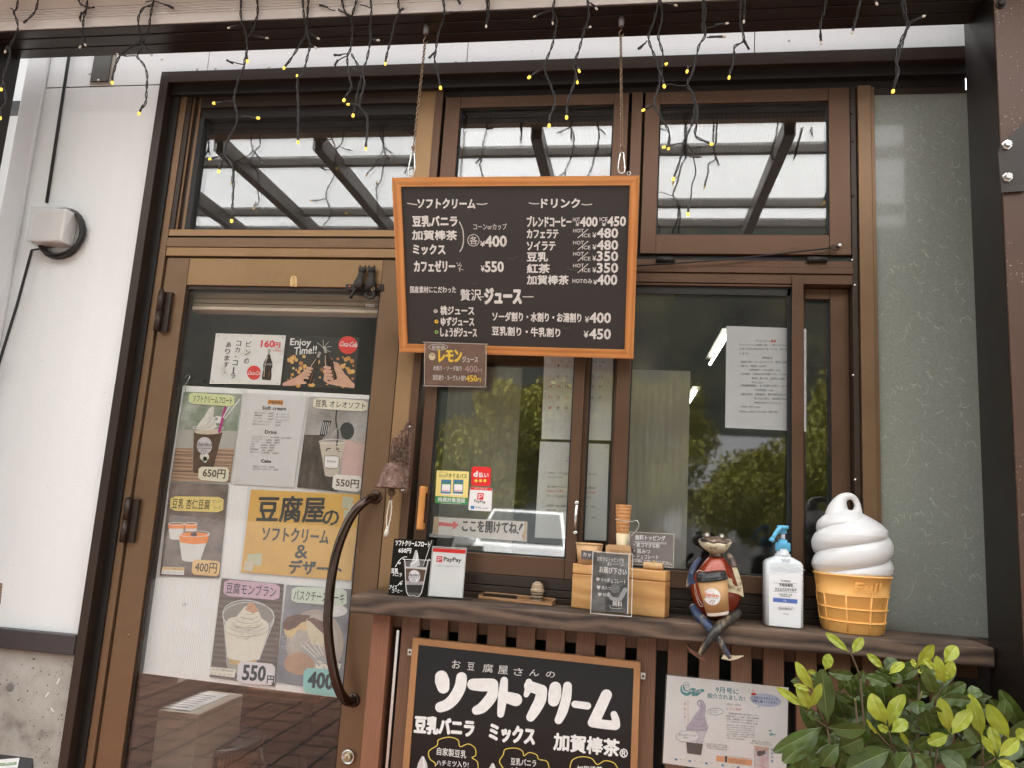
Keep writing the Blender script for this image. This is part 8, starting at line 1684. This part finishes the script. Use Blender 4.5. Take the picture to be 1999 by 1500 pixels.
OO = [(z2, [((620, 1030), (560, 470), 205), ((560, 1075), (150, 1440), 200), ((530, 1080), (62, 1335), 150), ((620, 1075), (1012, 1105), 150), ((690, 1110), (705, 1285), 130), ((740, 1250), (545, 1480), 170), ((1280, 1310), (825, 1520), 240), ((570, 985), (405, 945), 95), ((835, 990), (715, 790), 160), ((890, 770), (825, 530), 120), ((905, 770), (990, 490), 120), ((745, 700), (795, 505), 95), ((905, 540), (640, 505), 110), ((880, 820), (700, 715), 100), ((1290, 640), (1015, 540), 110), ((1400, 610), (1125, 480), 120), ((1210, 480), (1345, 370), 140), ((1400, 680), (1280, 810), 120), ((1250, 1280), (1005, 1085), 165), ((1340, 1320), (1250, 1520), 170), ((960, 960), (1110, 880), 150), ((730, 1300), (985, 1195), 210), ((790, 1330), (720, 1520), 220), ((1000, 640), (1120, 730), 120), ((300, 620), (270, 560), 90), ((480, 620), (520, 510), 100), ((1000, 900), (1080, 760), 150), ((1120, 760), (1000, 640), 130)]),
      (z3, [((415, 745), (105, 570), 130), ((460, 735), (328, 445), 125), ((270, 795), (115, 630), 110), ((280, 790), (282, 930), 140), ((95, 565), (270, 465), 110), ((0, 530), (105, 595), 110), ((550, 745), (778, 620), 120), ((520, 770), (832, 795), 125), ((515, 745), (615, 640), 110), ((790, 745), (940, 690), 120), ((500, 1305), (942, 1270), 140), ((500, 1320), (770, 1520), 185), ((225, 1345), (410, 1520), 165), ((190, 1330), (65, 1520), 165), ((220, 1310), (425, 1185), 120), ((300, 1310), (505, 1345), 110), ((420, 1180), (340, 890), 185), ((480, 1095), (565, 950), 130), ((175, 1190), (75, 870), 165), ((145, 885), (60, 660), 140), ((30, 1320), (20, 1520), 110), ((945, 1250), (770, 1040), 180), ((1110, 1420), (1355, 1250), 165), ((960, 1070), (1130, 1130), 120), ((985, 1450), (1085, 1330), 130), ((655, 950), (695, 860), 100), ((505, 945), (435, 870), 100), ((390, 1145), (195, 1070), 70), ((930, 880), (1015, 885), 70), ((820, 1450), (700, 1380), 150), ((620, 860), (740, 960), 120), ((350, 640), (300, 560), 100), ((860, 1180), (790, 1330), 130), ((1180, 1480), (1260, 1380), 140)])]
for zz, ls in OO:
    for a, b_, w_ in ls: leaf(old, zz(*a), zz(*b_), w_, -.44 + lrn.uniform(-.05, .03), LFO, LFR)
for zz, ls in YY:
    for a, b_, w_ in ls: leaf(yng, zz(*a), zz(*b_), w_, -.50 + lrn.uniform(-.03, .03), LFY, LFYR, dy=lrn.uniform(-.02, .01))
for k in range(95):                                      # inner foliage behind the outer shoots
    x = lrn.uniform(1560, 2040); top = 1330 + 60 * abs((x - 1790) / 230) ** 2
    y = lrn.uniform(top, 1560); a = lrn.uniform(0, 6.28); ln = lrn.uniform(60, 110)
    leaf(old, (x, y), (x + ln * math.cos(a), y + ln * .8 * math.sin(a)), lrn.uniform(110, 190), lrn.uniform(-.43, -.28), LFO, LFR)
base = Vector((P(1800, 1500, -.42).x, -.42, .35))
def stem(zz, pts, r0, r1, m, y=-.47):
    q = [P(*zz(*p), y) for p in pts]; stm.tube(q, [r0 + (r1 - r0) * i / (len(q) - 1) for i in range(len(q))], m, 7); return q[0]
for zz, pts, m in ((z2, ((985, 1330), (840, 1230), (700, 1130), (615, 1075), (540, 1030), (450, 955), (400, 900)), STB), (z2, ((615, 1070), (540, 930), (490, 800), (465, 690)), STB), (z2, ((960, 560), (940, 490), (895, 380), (860, 300)), STB), (z2, ((1310, 1310), (1280, 1200), (1260, 1110)), STB), (z2, ((1310, 1310), (1220, 1230), (1160, 1155)), STB), (z3, ((450, 850), (470, 760), (520, 690), (545, 615)), STB), (z3, ((480, 1280), (540, 1220), (610, 1160)), STB), (z3, ((950, 1480), (955, 1330), (950, 1200)), STB), (z3, ((960, 1480), (1030, 1440), (1090, 1395)), STB), (z3, ((290, 600), (265, 520), (262, 460)), STB), (z3, ((195, 1330), (175, 1270)), STB), (z2, ((910, 820), (900, 770)), STG), (z3, ((290, 800), (320, 700)), STG)):
    s0 = stem(zz, pts, .0022, .0013, m); stm.tube([s0, (s0 + base) / 2 + Vector((0, .10, -.02)), base], [.0020, .003, .006], STB, 7)
tk = t.part('trunk'); tk.tube([(base.x, base.y, 0), base + Vector((.01, 0, -.1)), base], [.016, .013, .011], BARK, 10)
t.done()
t = Thing('planter', 'brown planter tub under the shrub at the right edge', 'planter'); tb = t.part('tub'); px_ = P(2000, 1480, -.46)
tb.lathe((base.x + .05, -.44, 0), [(.16, 0), (.17, .01), (.21, .30), (.225, .31), (.225, .335), (.20, .335), (.195, .30)], mat('tub_brown', (.16, .075, .045), .5), 40); so2 = t.part('soil'); so2.lathe((base.x + .05, -.44, .29), [(.19, 0), (.18, .012)], mat('soil', (.03, .022, .015), .95, bump=.4), 30); t.done()

# ================================================================== left edge: corner sign, wooden thing, neighbouring eave
t = Thing('notice_stand', 'black notice stand with a green edged sheet in the bottom left corner', 'notice stand'); pl = Plane((0, -.30, 0), (0, -1, .35), (0, .35, 1)); z8 = frame(0, 1000, 3.0)
pn = t.part('panel'); q = [z8(-160, 1345), z8(215, 1318), z8(175, 1560), z8(-200, 1580)]; pn.slab(pl, q, mat('stand_black', (.035, .033, .036), .35), .012)
pn.stroke(pl, [z8(-100, 1352), z8(160, 1336)], .8, INKG, .0005)
ps_ = t.part('paper'); q = [z8(-120, 1462), z8(115, 1442), z8(85, 1580), z8(-140, 1600)]; ps_.poly(pl, q, PWH, .0012); ps_.stroke(pl, [lerp2(q, .02, .22), lerp2(q, .92, .22)], 6, mat('sheet_green', (.22, .36, .20), .6), .0014); lt_ = t.part('lettering'); lt_.text(pl, 'ご案内', z8(0, 1484), z8(80, 1476), 4.5, PWH, .002, bold=.01)
for k in range(3): lt_.stroke(pl, [z8(-60, 1512 + k * 14), z8(95, 1500 + k * 14)], .8, INKG, .0016)
lg = t.part('leg'); c_ = pl.at(*z8(-20, 1500)); lg.box(c_.x - .02, c_.x + .02, c_.y + .05, c_.y + .08, 0, c_.z, BLK); t.done()
mb = MB(); pl = FP(-.32); mb.slab(pl, rrect([z8(-60, 418), z8(-6, 420), z8(-18, 548), z8(-60, 560)], 3), wood('edge_wood', (.16, .10, .06), (.34, .24, .15), .6, 6, (1, 1, 6)), .012); single('chair_back', mb, 'worn wooden chair back just entering the left edge of the picture', 'chair')
c_ = P(0, 1500, -.32)
t = Thing('neighbour_house', 'white neighbouring eave with a dark edge beyond the wall corner at far left', 'house'); yn = 1.6
ww = t.part('eave'); a = P(20, 118, yn); b_ = P(60, 205, yn); ww.box(-9, b_.x + .35, yn, yn + 2.5, P(30, 214, yn).z, 7, TRIMW); dk = t.part('gutter'); dk.box(-9, b_.x + .34, yn - .06, yn - .002, P(30, 226, yn).z, P(30, 207, yn).z, DKB)
t.done()
